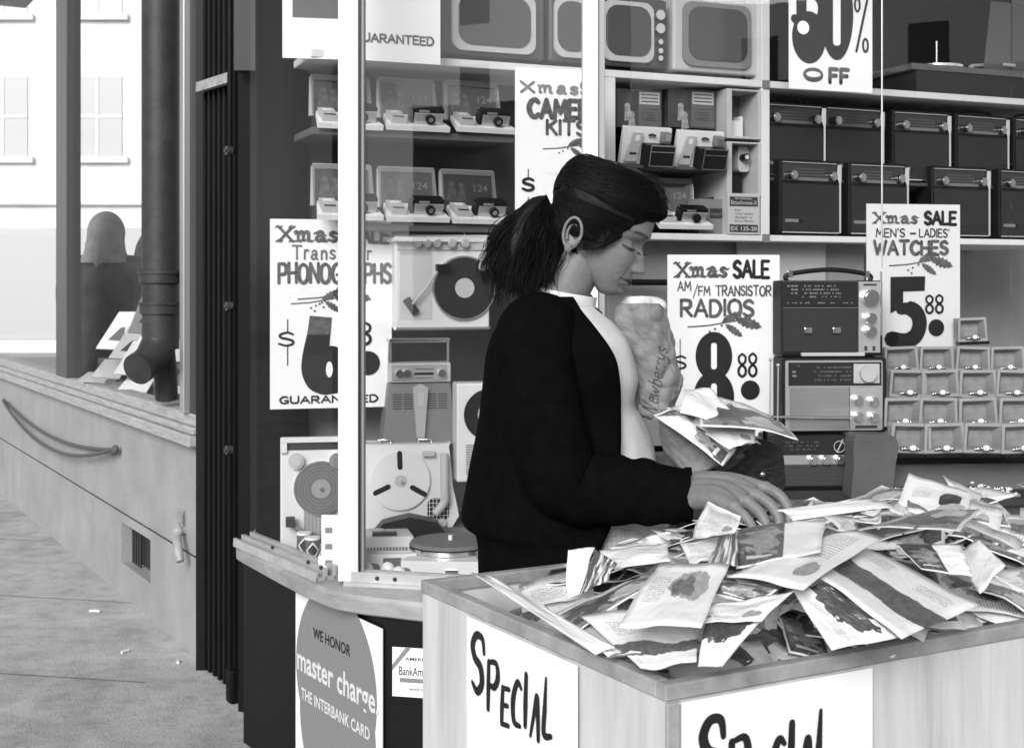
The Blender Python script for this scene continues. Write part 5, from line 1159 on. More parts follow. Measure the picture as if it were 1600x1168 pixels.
# the packets one can point to
def hero(name, kind, cs, lab, th=.0012, bow=.002, seed=0, group='packets one can tell apart', cat='packet', flipuv=0):
    pts = [PZ(c[0], c[1], c[2]) if len(c) == 3 else P(c[0], c[1], c[3]) for c in cs]    # corners: far left, far right, near right, near left
    for _ in range(flipuv): pts = pts[1:] + pts[:1]
    A, Bq, Cq, D = pts
    fn = lambda u, v: (D.lerp(Cq, u)).lerp(A.lerp(Bq, u), v)
    o = packet_obj(name, fn, PM[kind], seed=seed+3, nu=12, nv=12, th=th, bow=bow, wr=.0012); tag(o, lab, cat, group)
    return o
hero('flat_packet', 'band', ((905, 962, 1.00), (1094, 950, 1.035), (1088, 1033, 1.0), (1000, 1040, .985)), 'white packet with a wavy grey band, nearest the front corner of the bin', seed=1)
hero('flat_packet', 'photo', ((1030, 877, 1.085), (1140, 882, 1.085), (1094, 975, 1.05), (965, 978, 1.035)), 'white packet with a speckled round picture, leaning down towards the bin corner', seed=2)
hero('flat_packet', 'plain', ((735, 893, .985), (770, 900, .985), (960, 1010, .995), (930, 1022, .98)), 'narrow white sleeve lying along the left rim of the bin', seed=4, bow=.002)
hero('flat_packet', 'plain', ((850, 945, .975), (940, 935, 1.0), (1000, 1005, .99), (950, 1024, .985)), 'blank white packet against the left rim of the bin', seed=5)
hero('flat_packet', 'darktop', ((1236, 918, 1.06), (1290, 912, 1.065), (1404, 995, 1.01), (1300, 1014, 1.0)), 'white packet with a black jagged picture, sliding to the front rim', seed=6, flipuv=1)
hero('flat_packet', 'diag', ((1350, 852, 1.07), (1530, 945, 1.03), (1410, 995, 1.015), (1275, 893, 1.075)), 'large white packet crossed by a long dark band, at the right front of the heap', seed=7)
hero('flat_packet', 'text', ((1312, 828, 1.10), (1380, 835, 1.09), (1255, 920, 1.07), (1134, 899, 1.075)), 'white packet lying flat across the middle of the heap with an inked corner', seed=8)
hero('flat_packet', 'text', ((1105, 942, 1.055), (1242, 922, 1.07), (1190, 968, 1.045), (1085, 972, 1.04)), 'cream packet tucked under the others in the middle front of the heap', seed=9)
hero('flat_packet', 'darktop', ((1105, 962, 1.045), (1196, 962, 1.045), (1128, 1040, .995), (1090, 1040, .992)), 'white packet with a black top corner, hanging to the front rim', seed=10)
hero('flat_packet', 'half', ((1150, 824, 1.10), (1290, 806, 1.115), (1282, 862, 1.095), (1150, 884, 1.08)), 'packet half dark and half white lying right under the woman\'s fingers', seed=11)
hero('flat_packet', 'stripe', ((1128, 826, 1.095), (1158, 826, 1.10), (1150, 882, 1.085), (1106, 882, 1.08)), 'dark striped sleeve standing just left of the half dark packet', seed=12)
hero('flat_packet', 'blobhead', ((1420, 739, 0, 2.42), (1519, 768, 0, 2.42), (1512, 800, 0, 2.30), (1398, 800, 0, 2.30)), 'upright packet with a black head of hair, sticking up at the right', seed=13, bow=.001)
hero('flat_packet', 'plain', ((886, 858, 1.04), (930, 855, 1.04), (905, 928, .98), (884, 936, .97)), 'white packet standing up at the left end of the heap', seed=14)
hero('flat_packet', 'stripe', ((928, 856, 1.05), (965, 880, 1.04), (950, 905, 1.02), (905, 928, .99)), 'striped packet standing beside the white one at the left end of the heap', seed=15)
hero('flat_packet', 'plain', ((935, 858, 1.035), (1040, 846, 1.06), (1046, 874, 1.05), (960, 890, 1.02)), 'pale blank packet standing against the back of the bin before the woman\'s skirt', seed=16)
hero('flat_packet', 'mag', ((860, 960, .985), (985, 905, 1.03), (1035, 900, 1.045), (905, 985, .985)), 'dark printed magazine lying slanted at the left of the heap', seed=17)
hero('flat_packet', 'mag2', ((1310, 830, 1.09), (1440, 800, 1.105), (1530, 792, 1.115), (1500, 828, 1.1)), 'dark glossy sheet lying along the top right of the heap', seed=18)
hero('flat_packet', 'mag', ((1290, 795, 1.12), (1395, 785, 1.125), (1340, 800, 1.11), (1240, 812, 1.105)), 'thin printed sleeve lying on the crest behind the hand', seed=19)
hero('flat_packet', 'plain', ((1488, 862, 1.06), (1530, 845, 1.08), (1570, 880, 1.07), (1530, 925, 1.04)), 'white packet turned up at the right edge of the heap', seed=20)
hero('flat_packet', 'text', ((1108, 782, 1.145), (1160, 806, 1.135), (1150, 832, 1.11), (1082, 842, 1.08)), 'white crinkled sleeve standing under the woman\'s wrist', seed=21)
hero('flat_packet', 'text', ((1062, 848, 1.075), (1140, 836, 1.085), (1130, 868, 1.07), (1080, 878, 1.065)), 'white packet lying left of the striped sleeve', seed=22)
hero('flat_packet', 'plain', ((1215, 795, 1.125), (1360, 778, 1.13), (1400, 790, 1.125), (1240, 812, 1.11)), 'long white sleeve on the crest right of the hand', seed=23)
hero('flat_packet', 'dark', ((1130, 905, 1.075), (1215, 918, 1.07), (1180, 945, 1.05), (1100, 925, 1.06)), 'dark packet peeping out below the flat white one in the middle', seed=24)
hero('flat_packet', 'half', ((1400, 850, 1.07), (1500, 850, 1.08), (1520, 900, 1.05), (1440, 890, 1.05)), 'dark and white packet under the turned up one at the right', seed=25)
# ================================================================ THE WOMAN
DW = 2.5
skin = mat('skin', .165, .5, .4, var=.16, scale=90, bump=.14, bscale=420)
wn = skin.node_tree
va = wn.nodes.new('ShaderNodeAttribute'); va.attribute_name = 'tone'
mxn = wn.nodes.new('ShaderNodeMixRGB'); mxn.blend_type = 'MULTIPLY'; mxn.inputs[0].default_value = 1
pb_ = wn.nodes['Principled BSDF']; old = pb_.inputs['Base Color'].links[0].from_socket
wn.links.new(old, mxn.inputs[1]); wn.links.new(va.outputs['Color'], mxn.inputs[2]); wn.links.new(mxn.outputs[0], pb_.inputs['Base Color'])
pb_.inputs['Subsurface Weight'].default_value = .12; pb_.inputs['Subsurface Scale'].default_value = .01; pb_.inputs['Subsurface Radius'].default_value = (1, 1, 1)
knit = mat('black_knit', .0035, .95, .02, bump=.35, bscale=260, var=.3, scale=30)
ribm = mat('white_ribbed_knit', .62, .8, .2, var=.03, scale=60)
def ribs():
    n = ribm.node_tree; b = n.nodes['Principled BSDF']; tc = [x for x in n.nodes if x.type == 'TEX_COORD'][0]
    w1 = n.nodes.new('ShaderNodeTexWave'); w1.inputs['Scale'].default_value = 75; w1.bands_direction = 'X'; w1.inputs['Distortion'].default_value = .6
    w2 = n.nodes.new('ShaderNodeTexWave'); w2.inputs['Scale'].default_value = 75; w2.bands_direction = 'Z'; w2.inputs['Distortion'].default_value = .6
    uvn = n.nodes.new('ShaderNodeUVMap'); 
    a = n.nodes.new('ShaderNodeMath'); a.operation = 'ADD'
    for w_ in (w1, w2): n.links.new(tc.outputs['Object'], w_.inputs['Vector'])
    n.links.new(w1.outputs['Fac'], a.inputs[0]); n.links.new(w2.outputs['Fac'], a.inputs[1])
    bp = n.nodes.new('ShaderNodeBump'); bp.inputs['Strength'].default_value = .2; bp.inputs['Distance'].default_value = .002; n.links.new(a.outputs[0], bp.inputs['Height']); n.links.new(bp.outputs[0], b.inputs['Normal'])
ribs()
hairm = mat('black_hair', .004, .5, .16, var=.3, scale=40)
woman = thing('person', 'dark haired woman in a black cardigan over a white turtleneck, reaching into the bin', 'person', P(850, 450, DW) * 1)
woman.location.z = 0; WO = woman.location.copy()
def interp(tab, y):
    if y <= tab[0][0]: return tab[0][1:]
    for a, b_ in zip(tab, tab[1:]):
        if y <= b_[0]:
            t = (y-a[0])/(b_[0]-a[0]); t2 = t
            return tuple(p + (q-p)*t2 for p, q in zip(a[1:], b_[1:]))
    return tab[-1][1:]
def smtab(tab, n):
    vs = cat_rom([Vector(r[:4]).to_4d() if False else Vector((r[0], r[1], r[2], r[3])) for r in tab], n); return [tuple(v) for v in vs]
# ---- head: horizontal slices of a skull with a modelled profile; x forward, y left, z up, centimetres
HT = [ # z, front, back, half width
 (11.4, -1.2, -1.9, .5), (11.0, 2.4, -5.2, 3.6), (10.0, 5.2, -7.6, 5.2), (8.2, 7.4, -9.2, 6.6), (6.2, 8.7, -9.9, 7.3), (4.2, 9.35, -10.0, 7.5),
 (2.6, 9.55, -9.7, 7.4), (1.6, 9.6, -9.4, 7.3), (.4, 9.0, -8.8, 7.1), (-.8, 8.75, -8.2, 6.9), (-2.2, 8.95, -7.4, 6.8), (-3.6, 9.1, -6.4, 6.6), (-5.0, 9.2, -5.0, 6.2), (-6.2, 9.15, -3.6, 5.8),
 (-7.4, 8.9, -2.0, 5.3), (-8.6, 8.55, -.2, 4.6), (-9.6, 8.3, 1.6, 3.8), (-10.6, 7.7, 3.2, 2.9), (-11.3, 6.6, 4.2, 1.8), (-11.6, 5.4, 4.8, .3)]
HS = sorted(smtab(HT, 10), key=lambda r: -r[0])
def ga(x, s): return math.exp(-(x/s)**2)
ZM = [(-12, -12), (-9.9, -9.5), (-8.9, -7.95), (-8.1, -6.95), (-7.5, -6.28), (-5.7, -4.6), (-4.75, -3.55), (-1.6, -.85), (-1.0, -.25), (1.2, 1.55), (3.5, 3.5), (13, 13)]
def zmap(z):
    for a, b_ in zip(ZM, ZM[1:]):
        if a[0] <= z <= b_[0]: return a[1] + (b_[1]-a[1])*(z-a[0])/(b_[0]-a[0])
    return z
def headpt(z, th, f, bk, w):
    c, s = math.cos(th), math.sin(th)
    cb = max(0, min(1, (-3.5-z)/3)); cx = f*(.30+.1*cb) + bk*(.70-.1*cb)
    z0_ = z; z = zmap(z)
    a = (f-cx) if c > 0 else (cx-bk)
    ex = .86 if c > 0 else 1.0
    x = cx + a*(abs(c)**ex)*(1 if c > 0 else -1); y = w*(abs(s)**.95)*(1 if s > 0 else -1)
    if c > 0:
        ay = abs(y)
        # nose
        if -4.6 < z < .9:
            if z > -3.55: t = (.9-z)/4.45; pz = 2.15*(t**1.15); sg = .62 + .55*t*t
            else: t = (z+4.6)/1.05; pz = 2.15*(math.sin(t*PI/2)**.7); sg = 1.15
            x += pz*math.exp(-(ay/sg)**2.4)
        x += .95*ga(ay-1.25, .55)*ga(z+3.75, .62)
        x -= .5*ga(ay-.62, .3)*ga(z+4.35, .22)
        # sockets, lids, brow, cheek
        x -= 1.05*ga(ay-2.3, 1.15)*ga(z+.1, .95) + .8*ga(ay-3.9, 1.3)*ga(z+.0, .8)
        e = ga(ay-3.15, 1.25)*ga(z+.25, .72); x += .78*e
        x += .10*ga(ay-3.15, 1.35)*ga(z+.72, .12); x -= .16*ga(ay-3.2, 1.4)*ga(z+.98, .12); x -= .16*ga(ay-3.2, 1.5)*ga(z-.55, .16)
        x += .38*ga(ay-2.9, 2.0)*ga(z-1.55, .55)
        x += .42*ga(ay-4.4, 1.6)*ga(z+2.6, 1.5)
        x -= .22*ga(ay-2.6, .5)*ga(z+5.0, 1.2)
        # lips and chin
        lw = math.exp(-(ay/2.1)**4)
        x += .55*lw*ga(z+5.75, .48)*(1-.18*ga(ay, .3)); x += .58*math.exp(-(ay/1.8)**4)*ga(z+6.95, .5)
        x -= .55*math.exp(-(ay/2.4)**4)*ga(z+6.28, .17); x -= .12*ga(ay, .35)*ga(z+5.0, .4)
        x -= .35*ga(ay, 2.0)*ga(z+7.95, .5); x += .75*math.exp(-(ay/1.9)**2)*ga(z+9.5, .95)
        x -= .25*ga(ay-2.5, .45)*ga(z+6.3, .4)
    return x, y, z0_
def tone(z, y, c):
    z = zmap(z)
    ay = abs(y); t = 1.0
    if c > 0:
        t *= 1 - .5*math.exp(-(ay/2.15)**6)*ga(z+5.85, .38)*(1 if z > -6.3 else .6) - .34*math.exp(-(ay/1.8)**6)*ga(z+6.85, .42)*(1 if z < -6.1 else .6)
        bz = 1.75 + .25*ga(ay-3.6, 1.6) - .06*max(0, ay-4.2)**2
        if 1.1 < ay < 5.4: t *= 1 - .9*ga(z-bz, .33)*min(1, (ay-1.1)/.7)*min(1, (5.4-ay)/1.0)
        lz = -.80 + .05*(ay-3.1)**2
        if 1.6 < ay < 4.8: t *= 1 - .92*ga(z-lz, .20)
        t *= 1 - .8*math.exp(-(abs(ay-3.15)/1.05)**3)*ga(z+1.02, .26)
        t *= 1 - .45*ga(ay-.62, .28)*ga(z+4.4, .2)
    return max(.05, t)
PITCH, YAW = R(23), R(-14)
HM = Matrix.Translation(P(938, 354, DW)) @ Matrix.Rotation(YAW, 4, 'Z') @ Matrix.Rotation(PITCH, 4, 'Y') @ Matrix.Scale(.01, 4)
body = MB(); tones = []
nth = 200; vs = []
zs = []
z = 11.35
while z > -11.6: zs.append(z); z -= .13
HSr = HS[::-1]  # ascending z
def hrow(z):
    for a, b_ in zip(HSr, HSr[1:]):
        if a[0] <= z <= b_[0]:
            t = (z-a[0])/max(1e-6, (b_[0]-a[0])); return tuple(p + (q-p)*t for p, q in zip(a[1:], b_[1:]))
    return HSr[-1][1:] if z > HSr[-1][0] else HSr[0][1:]
for z in zs:
    f, bk, w = hrow(z)
    for k in range(nth):
        # denser towards the face
        q = k/nth*2-1; th = PI*(abs(q)**1.35)*(1 if q > 0 else -1)
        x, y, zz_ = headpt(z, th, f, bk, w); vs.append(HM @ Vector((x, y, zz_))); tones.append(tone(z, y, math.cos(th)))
nr = len(zs)
body.add(vs, [(i*nth+k, i*nth+(k+1) % nth, (i+1)*nth+(k+1) % nth, (i+1)*nth+k) for i in range(nr-1) for k in range(nth)] + [tuple(range(nth)), tuple(range((nr-1)*nth, nr*nth))], 0, True)
# neck, torso, limbs: smooth tapered tubes sunk into each other, then fused into one skin
def limb(mb, pts, rs, n=20, sub=5, m=0, sy=1.0, bumps=0):
    v4 = cat_rom([Vector((p[0], p[1], p[2], r)) for p, r in zip(pts, rs)], sub)
    r_ = [v[3] for v in v4]
    if bumps: r_ = [q*(1 + bumps*math.sin(i*2.1)*.5) for i, q in enumerate(r_)]
    mb.tube([v.to_3d() for v in v4], r_, m, n, sy=sy)
def fuse(mb, vox, name='tmp', smooth=6):
    me = bpy.data.meshes.new(name); me.from_pydata(mb.v, [], mb.f); o = bpy.data.objects.new(name, me); COL.objects.link(o)
    bm = bmesh.new(); bm.from_mesh(me); bmesh.ops.recalc_face_normals(bm, faces=bm.faces); bm.to_mesh(me); bm.free()
    r = o.modifiers.new('r', 'REMESH'); r.mode = 'VOXEL'; r.voxel_size = vox
    s_ = o.modifiers.new('s', 'SMOOTH'); s_.iterations = smooth; s_.factor = .5
    dg = bpy.context.evaluated_depsgraph_get(); dg.update(); me2 = bpy.data.meshes.new_from_object(o.evaluated_get(dg))
    v = [tuple(q.co) for q in me2.vertices]; f = [tuple(p.vertices) for p in me2.polygons]
    bpy.data.objects.remove(o); bpy.data.meshes.remove(me); bpy.data.meshes.remove(me2); return v, f
bt_ = MB()
limb(bt_, [P(862, 520, DW), P(872, 480, DW), P(893, 430, DW), P(915, 395, DW)], [.062, .050, .049, .052])
limb(bt_, [P(855, 490, DW), P(870, 560, DW), P(880, 660, DW), P(880, 720, DW), P(885, 850, DW)], [.05, .10, .10, .095, .12])
for sg, el_, wr_ in ((-1, P(893, 768, 2.31), P(1050, 772, 2.29)), (1, P(930, 740, 2.68), P(1120, 725, 2.55))):
    shd = P(836, 520, DW + sg*.145)
    limb(bt_, [P(855, 505, DW), shd, shd.lerp(el_, .5), el_, el_.lerp(wr_, .5), wr_], [.05, .052, .042, .038, .036, .030])
for sg in (-1, 1):
    hp = P(880, 850, DW + sg*.085); kn = Vector((hp.x+.02, hp.y, .50)); an = Vector((hp.x-.03, hp.y, .09))
    limb(bt_, [hp + Vector((0, 0, .05)), hp.lerp(kn, .5), kn, kn.lerp(an, .4), an], [.085, .078, .055, .052, .034])
    limb(bt_, [an + Vector((-.04, 0, -.03)), an + Vector((.02, 0, -.045)), an + Vector((.13, 0, -.062)), an + Vector((.17, 0, -.068))], [.034, .036, .030, .018])
fv, ff_ = fuse(bt_, .008, smooth=4)
body.add(fv, ff_, 0, True); tones += [1.0]*len(fv)
# the near hand, at its own finer size
hb = MB()
def HP(px, py, d): return P(px, py, d)
wr_ = HP(1062, 763, 2.262)
kn = [HP(1196, 762, 2.215), HP(1183, 774, 2.19), HP(1168, 784, 2.165), HP(1148, 792, 2.14)]      # index, middle, ring, little
limb(hb, [HP(1040, 768, 2.268), wr_, HP(1085, 764, 2.25)], [.030, .0285, .029], sy=.85)
for k_ in kn: hb.ell(k_ + Vector((0, 0, .001)), .0118, .0105, .0112)
for i in range(3):
    k_ = kn[i].lerp(kn[i+1], .5); base = HP(1085, 757 + 9*i, 2.248 - .014*i); limb(hb, [base + Vector((0, 0, .003)), base.lerp(k_, .5) + Vector((0, 0, .0085)), k_ + Vector((-.010, 0, .001))], [.0185, .0165, .0100], n=16)
for i, k_ in enumerate(kn):
    base = HP(1085, 752 + 9*i, 2.255 - .014*i); limb(hb, [base, base.lerp(k_, .5) + Vector((0, 0, .006)), k_], [.0185, .0160, .0108 if i < 3 else .0098], n=16)
limb(hb, [HP(1075, 768, 2.25), HP(1120, 778, 2.21), HP(1150, 785, 2.185)], [.025, .021, .013], sy=.7)
fing = [ [(1196, 762, 2.215, .0102), (1216, 772, 2.20, .0098), (1230, 790, 2.19, .0088), (1233, 806, 2.185, .0082), (1230, 822, 2.18, .0066)],
         [(1183, 774, 2.19, .0102), (1204, 788, 2.175, .0098), (1216, 808, 2.165, .0088), (1217, 820, 2.16, .0080), (1212, 832, 2.155, .0064)],
         [(1168, 784, 2.165, .0100), (1186, 799, 2.15, .0094), (1196, 816, 2.14, .0085), (1197, 826, 2.135, .0076), (1192, 836, 2.13, .0062)],
         [(1148, 792, 2.14, .0092), (1164, 806, 2.125, .0085), (1174, 819, 2.118, .0076), (1176, 827, 2.115, .0068), (1173, 834, 2.11, .0056)] ]
for q in fing: limb(hb, [HP(a, b_, c) for a, b_, c, r in q], [r for *_, r in q], n=16, sub=4)
limb(hb, [HP(1090, 770, 2.27), HP(1130, 792, 2.27), HP(1160, 806, 2.25), HP(1184, 816, 2.235), HP(1200, 820, 2.225)], [.018, .0145, .0120, .0105, .0072], n=16)
hv, hf = fuse(hb, .0021, smooth=9); body.add(hv, hf, 0, True); tones += [1.0]*len(hv)
# the far hand under the held packets
hb = MB(); w2 = HP(1128, 722, 2.55)
limb(hb, [HP(1100, 728, 2.56), w2, HP(1150, 700, 2.53)], [.03, .027, .028], sy=.8)
for i in range(4):
    k_ = HP(1140 + 5*i, 684 + 5*i, 2.51 - .012*i); limb(hb, [HP(1128, 700 + 4*i, 2.53), k_], [.016, .011]); limb(hb, [k_, HP(1158 + 3*i, 678 + 5*i, 2.49 - .01*i), HP(1166 + 2*i, 670 + 6*i, 2.465 - .01*i)], [.0095, .009, .007])
limb(hb, [HP(1120, 700, 2.51), HP(1124, 680, 2.48), HP(1132, 664, 2.455)], [.014, .011, .008])
hv, hf = fuse(hb, .0028, smooth=5); body.add(hv, hf, 0, True); tones += [1.0]*len(hv)
# ear
eb = MB(); EC = Vector((-2.9, -6.9, -3.0))
def EP(a, r, o=0.0, cz=0.0): return HM @ (EC + Vector((math.cos(a)*r*1.75 - .35*math.sin(a)*r, -o, math.sin(a)*r*3.0 + cz)))
hel = []
for i in range(26):
    t = i/25; a = R(330) - t*R(300); a = R(-20) + t*R(295) ; hel.append((a, 1.0 - .12*ga(t-.95, .2)))
eb.tube([EP(a, r, .95 + .35*math.sin(max(0, min(PI, a)))) for a, r in hel], [.0018]*2 + [.0030]*20 + [.0034]*4, 0, 10)
eb.tube([EP(R(60) + t/10*R(170), .58, .75) for t in range(11)], .0026, 0, 8)
nu_ = 24; vs = [EP(0, 0, .12)] + [EP(2*PI*i/nu_, .5, .30) for i in range(nu_)] + [EP(2*PI*i/nu_, 1.0, .85) for i in range(nu_)] + [EP(2*PI*i/nu_, .8, -.3) for i in range(nu_)]
eb.add(vs, [(0, 1+i, 1+(i+1) % nu_) for i in range(nu_)] + [(1+i, 1+nu_+i, 1+nu_+(i+1) % nu_, 1+(i+1) % nu_) for i in range(nu_)] + [(1+nu_+i, 1+2*nu_+i, 1+2*nu_+(i+1) % nu_, 1+nu_+(i+1) % nu_) for i in range(nu_)] + [tuple(1+2*nu_+i for i in range(nu_))], 0, True)
eb.ell(HM @ (EC + Vector((.25, -.8, -2.75))), .0075, .0045, .0085, 0, 14, 10); eb.ell(HM @ (EC + Vector((1.55, -.55, -.6))), .0035, .004, .0065, 0, 12, 8)
nb = len(eb.v); body.add(eb.v, eb.f, 0, True); tones += [1.0]*nb
ob = body.xf(Matrix.Translation(-WO)).build('body', skin, woman)
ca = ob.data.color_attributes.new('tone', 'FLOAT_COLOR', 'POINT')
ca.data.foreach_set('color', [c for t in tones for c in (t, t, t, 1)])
# lashes
b = MB()
for sgn in (-1, 1):
    for i in range(14):
        y = sgn*(2.0 + 2.6*i/13); f, bk, w = hrow(-.85)
        a = Vector((8.75 + .45*ga(abs(y)-3.1, 1.6), y, -1.57)); b.tube([HM @ a, HM @ (a + Vector((.45, .12*sgn, -.30))), HM @ (a + Vector((.75, .2*sgn, -.32)))], [.0005, .0004, .0002], 0, 4)
b.xf(Matrix.Translation(-WO)).build('eyelashes', black, woman)

# ---- hair
skr = random.Random(3)
TIE = P(862, 313, DW)
def skullpt(u, z, out):     # u: angle from front (0) to back (pi), side -1 near / +1 far carried by sign
    f, bk, w = hrow(z); x, y, zz_ = headpt(z, u, f, bk, w); c = Vector((-.5, 0, 1)); v = Vector((x, y, zz_)) - c
    return c + v*(1 + out/v.length)
hb = MB()
# base cap: skull shell pushed out over the hair bearing part
def hairline(th):           # lowest z of hair at azimuth th (deg from front)
    t = abs(math.degrees(th)); return interp([(0, 4.6), (25, 4.3), (42, 2.6), (54, -.6), (66, -3.2), (90, -3.6), (97, .8), (112, 1.0), (124, -5.0), (145, -6.6), (180, -7.5)], t)[0]
def puff(th, z):
    t = abs(math.degrees(th)); p = .6 + 1.3*math.exp(-((t-0)/45)**2)*ga(z-7.5, 4.2) + .5*ga(z-10, 3)
    return p
nu2, nv2 = 96, 26; vs = []
for j in range(nv2+1):
    for i in range(nu2):
        th = -PI + 2*PI*i/nu2; hl = hairline(th); z = hl + (11.3-hl)*(j/nv2)**.8; o = puff(th, z)*min(1, .12+(z-hl)/2.0) + .18*noise.noise(Vector((th*3, z*.5, 2)))
        vs.append(HM @ skullpt(th, min(z, 11.3), o))
top = len(vs); vs.append(HM @ Vector((-1.4, 0, 12.6)))
hb.add(vs, [(j*nu2+i, j*nu2+(i+1) % nu2, (j+1)*nu2+(i+1) % nu2, (j+1)*nu2+i) for j in range(nv2) for i in range(nu2)] + [(nv2*nu2+i, nv2*nu2+(i+1) % nu2, top) for i in range(nu2)], 0, True)
# swept strands from hairline to the tie
TL = HM.inverted() @ TIE
def surf(th, z, o): return skullpt(th, max(-8, min(11.2, z)), o)
for s_ in range(3400):
    th = skr.uniform(-150, 150); th = R(th); hl = hairline(th); t0_ = abs(math.degrees(th))
    z0 = hl + abs(skr.gauss(0, 1)) * 2.2 if skr.random() < .75 else skr.uniform(hl, 11); z0 = min(z0, 10.8)
    pts = []; o0 = skr.uniform(.05, .25); amp = skr.uniform(.0, .6)
    start = surf(th, z0, .1 + o0); n = 9
    for i in range(n+1):
        t = i/n; lin = start.lerp(TL, t); c = Vector((-.5, 0, 1)); d = (lin - c)
        # put back on the skull at this direction
        az = math.atan2(d.y/ max(1e-3, 7.4), d.x/9.5 if d.x > 0 else d.x/9.6); zz_ = lin.z + (z0-lin.z)*.0 + math.sin(PI*t)*(2.6 if z0 > 3 else .9)
        q = surf(az, zz_, ((puff(az, zz_)+.30)*min(1, .25 + t*4) + o0 + amp*math.sin(t*7+s_)*.3)) if t < .86 else lin
        pts.append(q if t < .86 else pts[-1].lerp(TL, .6))
    rad = skr.uniform(.0004, .0009)
    if any((HM @ p).z < P(0, 412, DW).z and (HM @ p).x > P(862, 0, DW).x for p in pts): continue
    hb.tube([HM @ p for p in pts], [rad*.7] + [rad]*(n-1) + [rad*.8], 0, 3, cap=False)
# loose fringe puffing over the forehead and short strands by the ear
def curl(p0, p1, p2, p3, r=.0009, m=0):
    pts = []
    for i in range(11):
        t = i/10; pts.append(p0*(1-t)**3 + p1*3*t*(1-t)**2 + p2*3*t*t*(1-t) + p3*t**3)
    hb.tube(pts, [r]*8 + [r*.7, r*.5, r*.3], m, 3, cap=False)
for s_ in range(420):
    y = skr.uniform(-.055, .075); a = P(985 + skr.uniform(-14, 14), 290 + skr.uniform(-12, 14), DW + y)
    e = P(1022 + skr.gauss(0, 9), 318 + skr.gauss(0, 13), DW + y*1.1); m1 = P(1010 + skr.gauss(0, 6), 274 + skr.gauss(0, 7), DW + y); m2 = P(1036 + skr.gauss(0, 4), 290 + skr.gauss(0, 9), DW + y)
    curl(a, m1, m2, e, skr.uniform(.0005, .0011))
for s_ in range(260):
    d = DW - .070 - skr.uniform(0, .012); k = skr.random()
    curl(P(972 - 30*k + skr.gauss(0, 4), 362 + 4*k + skr.gauss(0, 4), d + .02*(1-k)), P(958 - 18*k, 380 + skr.gauss(0, 3), d-.003), P(935 + skr.gauss(0, 4), 388 + skr.gauss(0, 3), d-.004), P(909 + skr.uniform(-6, 14), 375 + skr.uniform(0, 16), d-.001), skr.uniform(.0004, .0009))
for s_ in range(90):
    x0 = skr.uniform(875, 1020); y0 = 262 + (x0-940)**2*.0042 + 5; d = DW + skr.uniform(-.05, .05)
    curl(P(x0, y0+4, d), P(x0+skr.gauss(0, 12), y0-6, d), P(x0+skr.gauss(0, 16), y0-skr.uniform(0, 12), d), P(x0+skr.gauss(0, 22), y0-skr.uniform(-6, 12), d), .00022)
for s_ in range(120):
    d = DW + skr.uniform(-.05, .03); a = skr.uniform(0, 2*PI); x0, y0 = 818 + 52*math.cos(a), 420 + 52*math.sin(a)
    if x0 > 850: continue
    dx, dy = math.cos(a)*skr.uniform(6, 26), math.sin(a)*skr.uniform(6, 22); curl(P(x0, y0, d), P(x0+dx*.5, y0+dy*.6+skr.gauss(0, 5), d), P(x0+dx, y0+dy+skr.gauss(0, 6), d), P(x0+dx*skr.uniform(.7, 1.4), y0+dy*1.1+skr.gauss(4, 8), d), .00028)
# ponytail
pc_ = [(862, 313, 0), (835, 325, -.01), (812, 365, -.02), (800, 410, -.02), (800, 455, -.02)]
core = MB(); limb(core, [P(a, b_, DW+c) for a, b_, c in pc_], [.010, .020, .028, .031, .014], n=18)
o2 = len(hb.v); hb.add(core.v, core.f, 0, True)
TJ = P(862, 313, DW)
for s_ in range(4300):
    a = skr.random(); ang = skr.uniform(0, 2*PI); rd = math.sqrt(skr.random())
    ex = 820 + 62*rd*math.cos(ang) + skr.gauss(0, 3); ey = 428 + 50*rd*math.sin(ang) + skr.gauss(0, 4); ey = min(ey, 483)
    ed = DW + skr.uniform(-.07, .05)*(1-.3*rd)
    if skr.random() < .3: ex += 8; ey = skr.uniform(380, 470)
    e = P(ex, ey, ed); k = (ex-762)/120
    m1 = P(862 - 22 + 18*k + skr.gauss(0, 4), 306 + 22*k + skr.gauss(0, 4), DW + (ed-DW)*.5)
    m2 = P(ex - 18 + 30*k + skr.gauss(0, 7), 345 + (ey-345)*.35 + skr.gauss(0, 8), ed)
    w_ = skr.uniform(.003, .009) if s_ % 6 else skr.uniform(.010, .020); ph = skr.uniform(0, 6)
    pts = []; st = TJ + Vector((skr.uniform(-.004, .004), skr.uniform(-.012, .012), skr.uniform(-.012, .012)))
    for i in range(15):
        t = i/14; q = st*(1-t)**3 + m1*3*t*(1-t)**2 + m2*3*t*t*(1-t) + e*t**3
        cl = noise.noise(Vector((ex*.035, ey*.035, ed*9)))*6; q = q + Vector((math.cos(ph + t*9), .5*math.sin(ph*2+t*8), .4*math.sin(ph + t*9)))*w_*t*.6 + Vector((math.sin(cl + t*11), math.cos(cl + t*9), .5*math.sin(cl*1.3 + t*10)))*.013*t
        pts.append(q)
    if any(q.z < P(0, 412, DW).z and q.x > P(880, 0, DW).x for q in pts): continue
    r_ = skr.uniform(.0003, .0008); hb.tube(pts, [r_]*12 + [r_*.8, r_*.6, r_*.3], 0, 3, cap=False)
hair_o = hb.xf(Matrix.Translation(-WO)).build('hair', hairm, woman)
b = MB(); tdir = (P(850, 318, DW) - P(872, 309, DW)).normalized()
b.tube([TIE - tdir*.005, TIE + tdir*.005], [.020, .020], 0, 24); b.tube([TIE - tdir*.0055, TIE - tdir*.002], [.0215, .0215], 0, 24)
b.xf(Matrix.Translation(-WO)).build('hair_band', mat('band_white', .8, .6), woman)

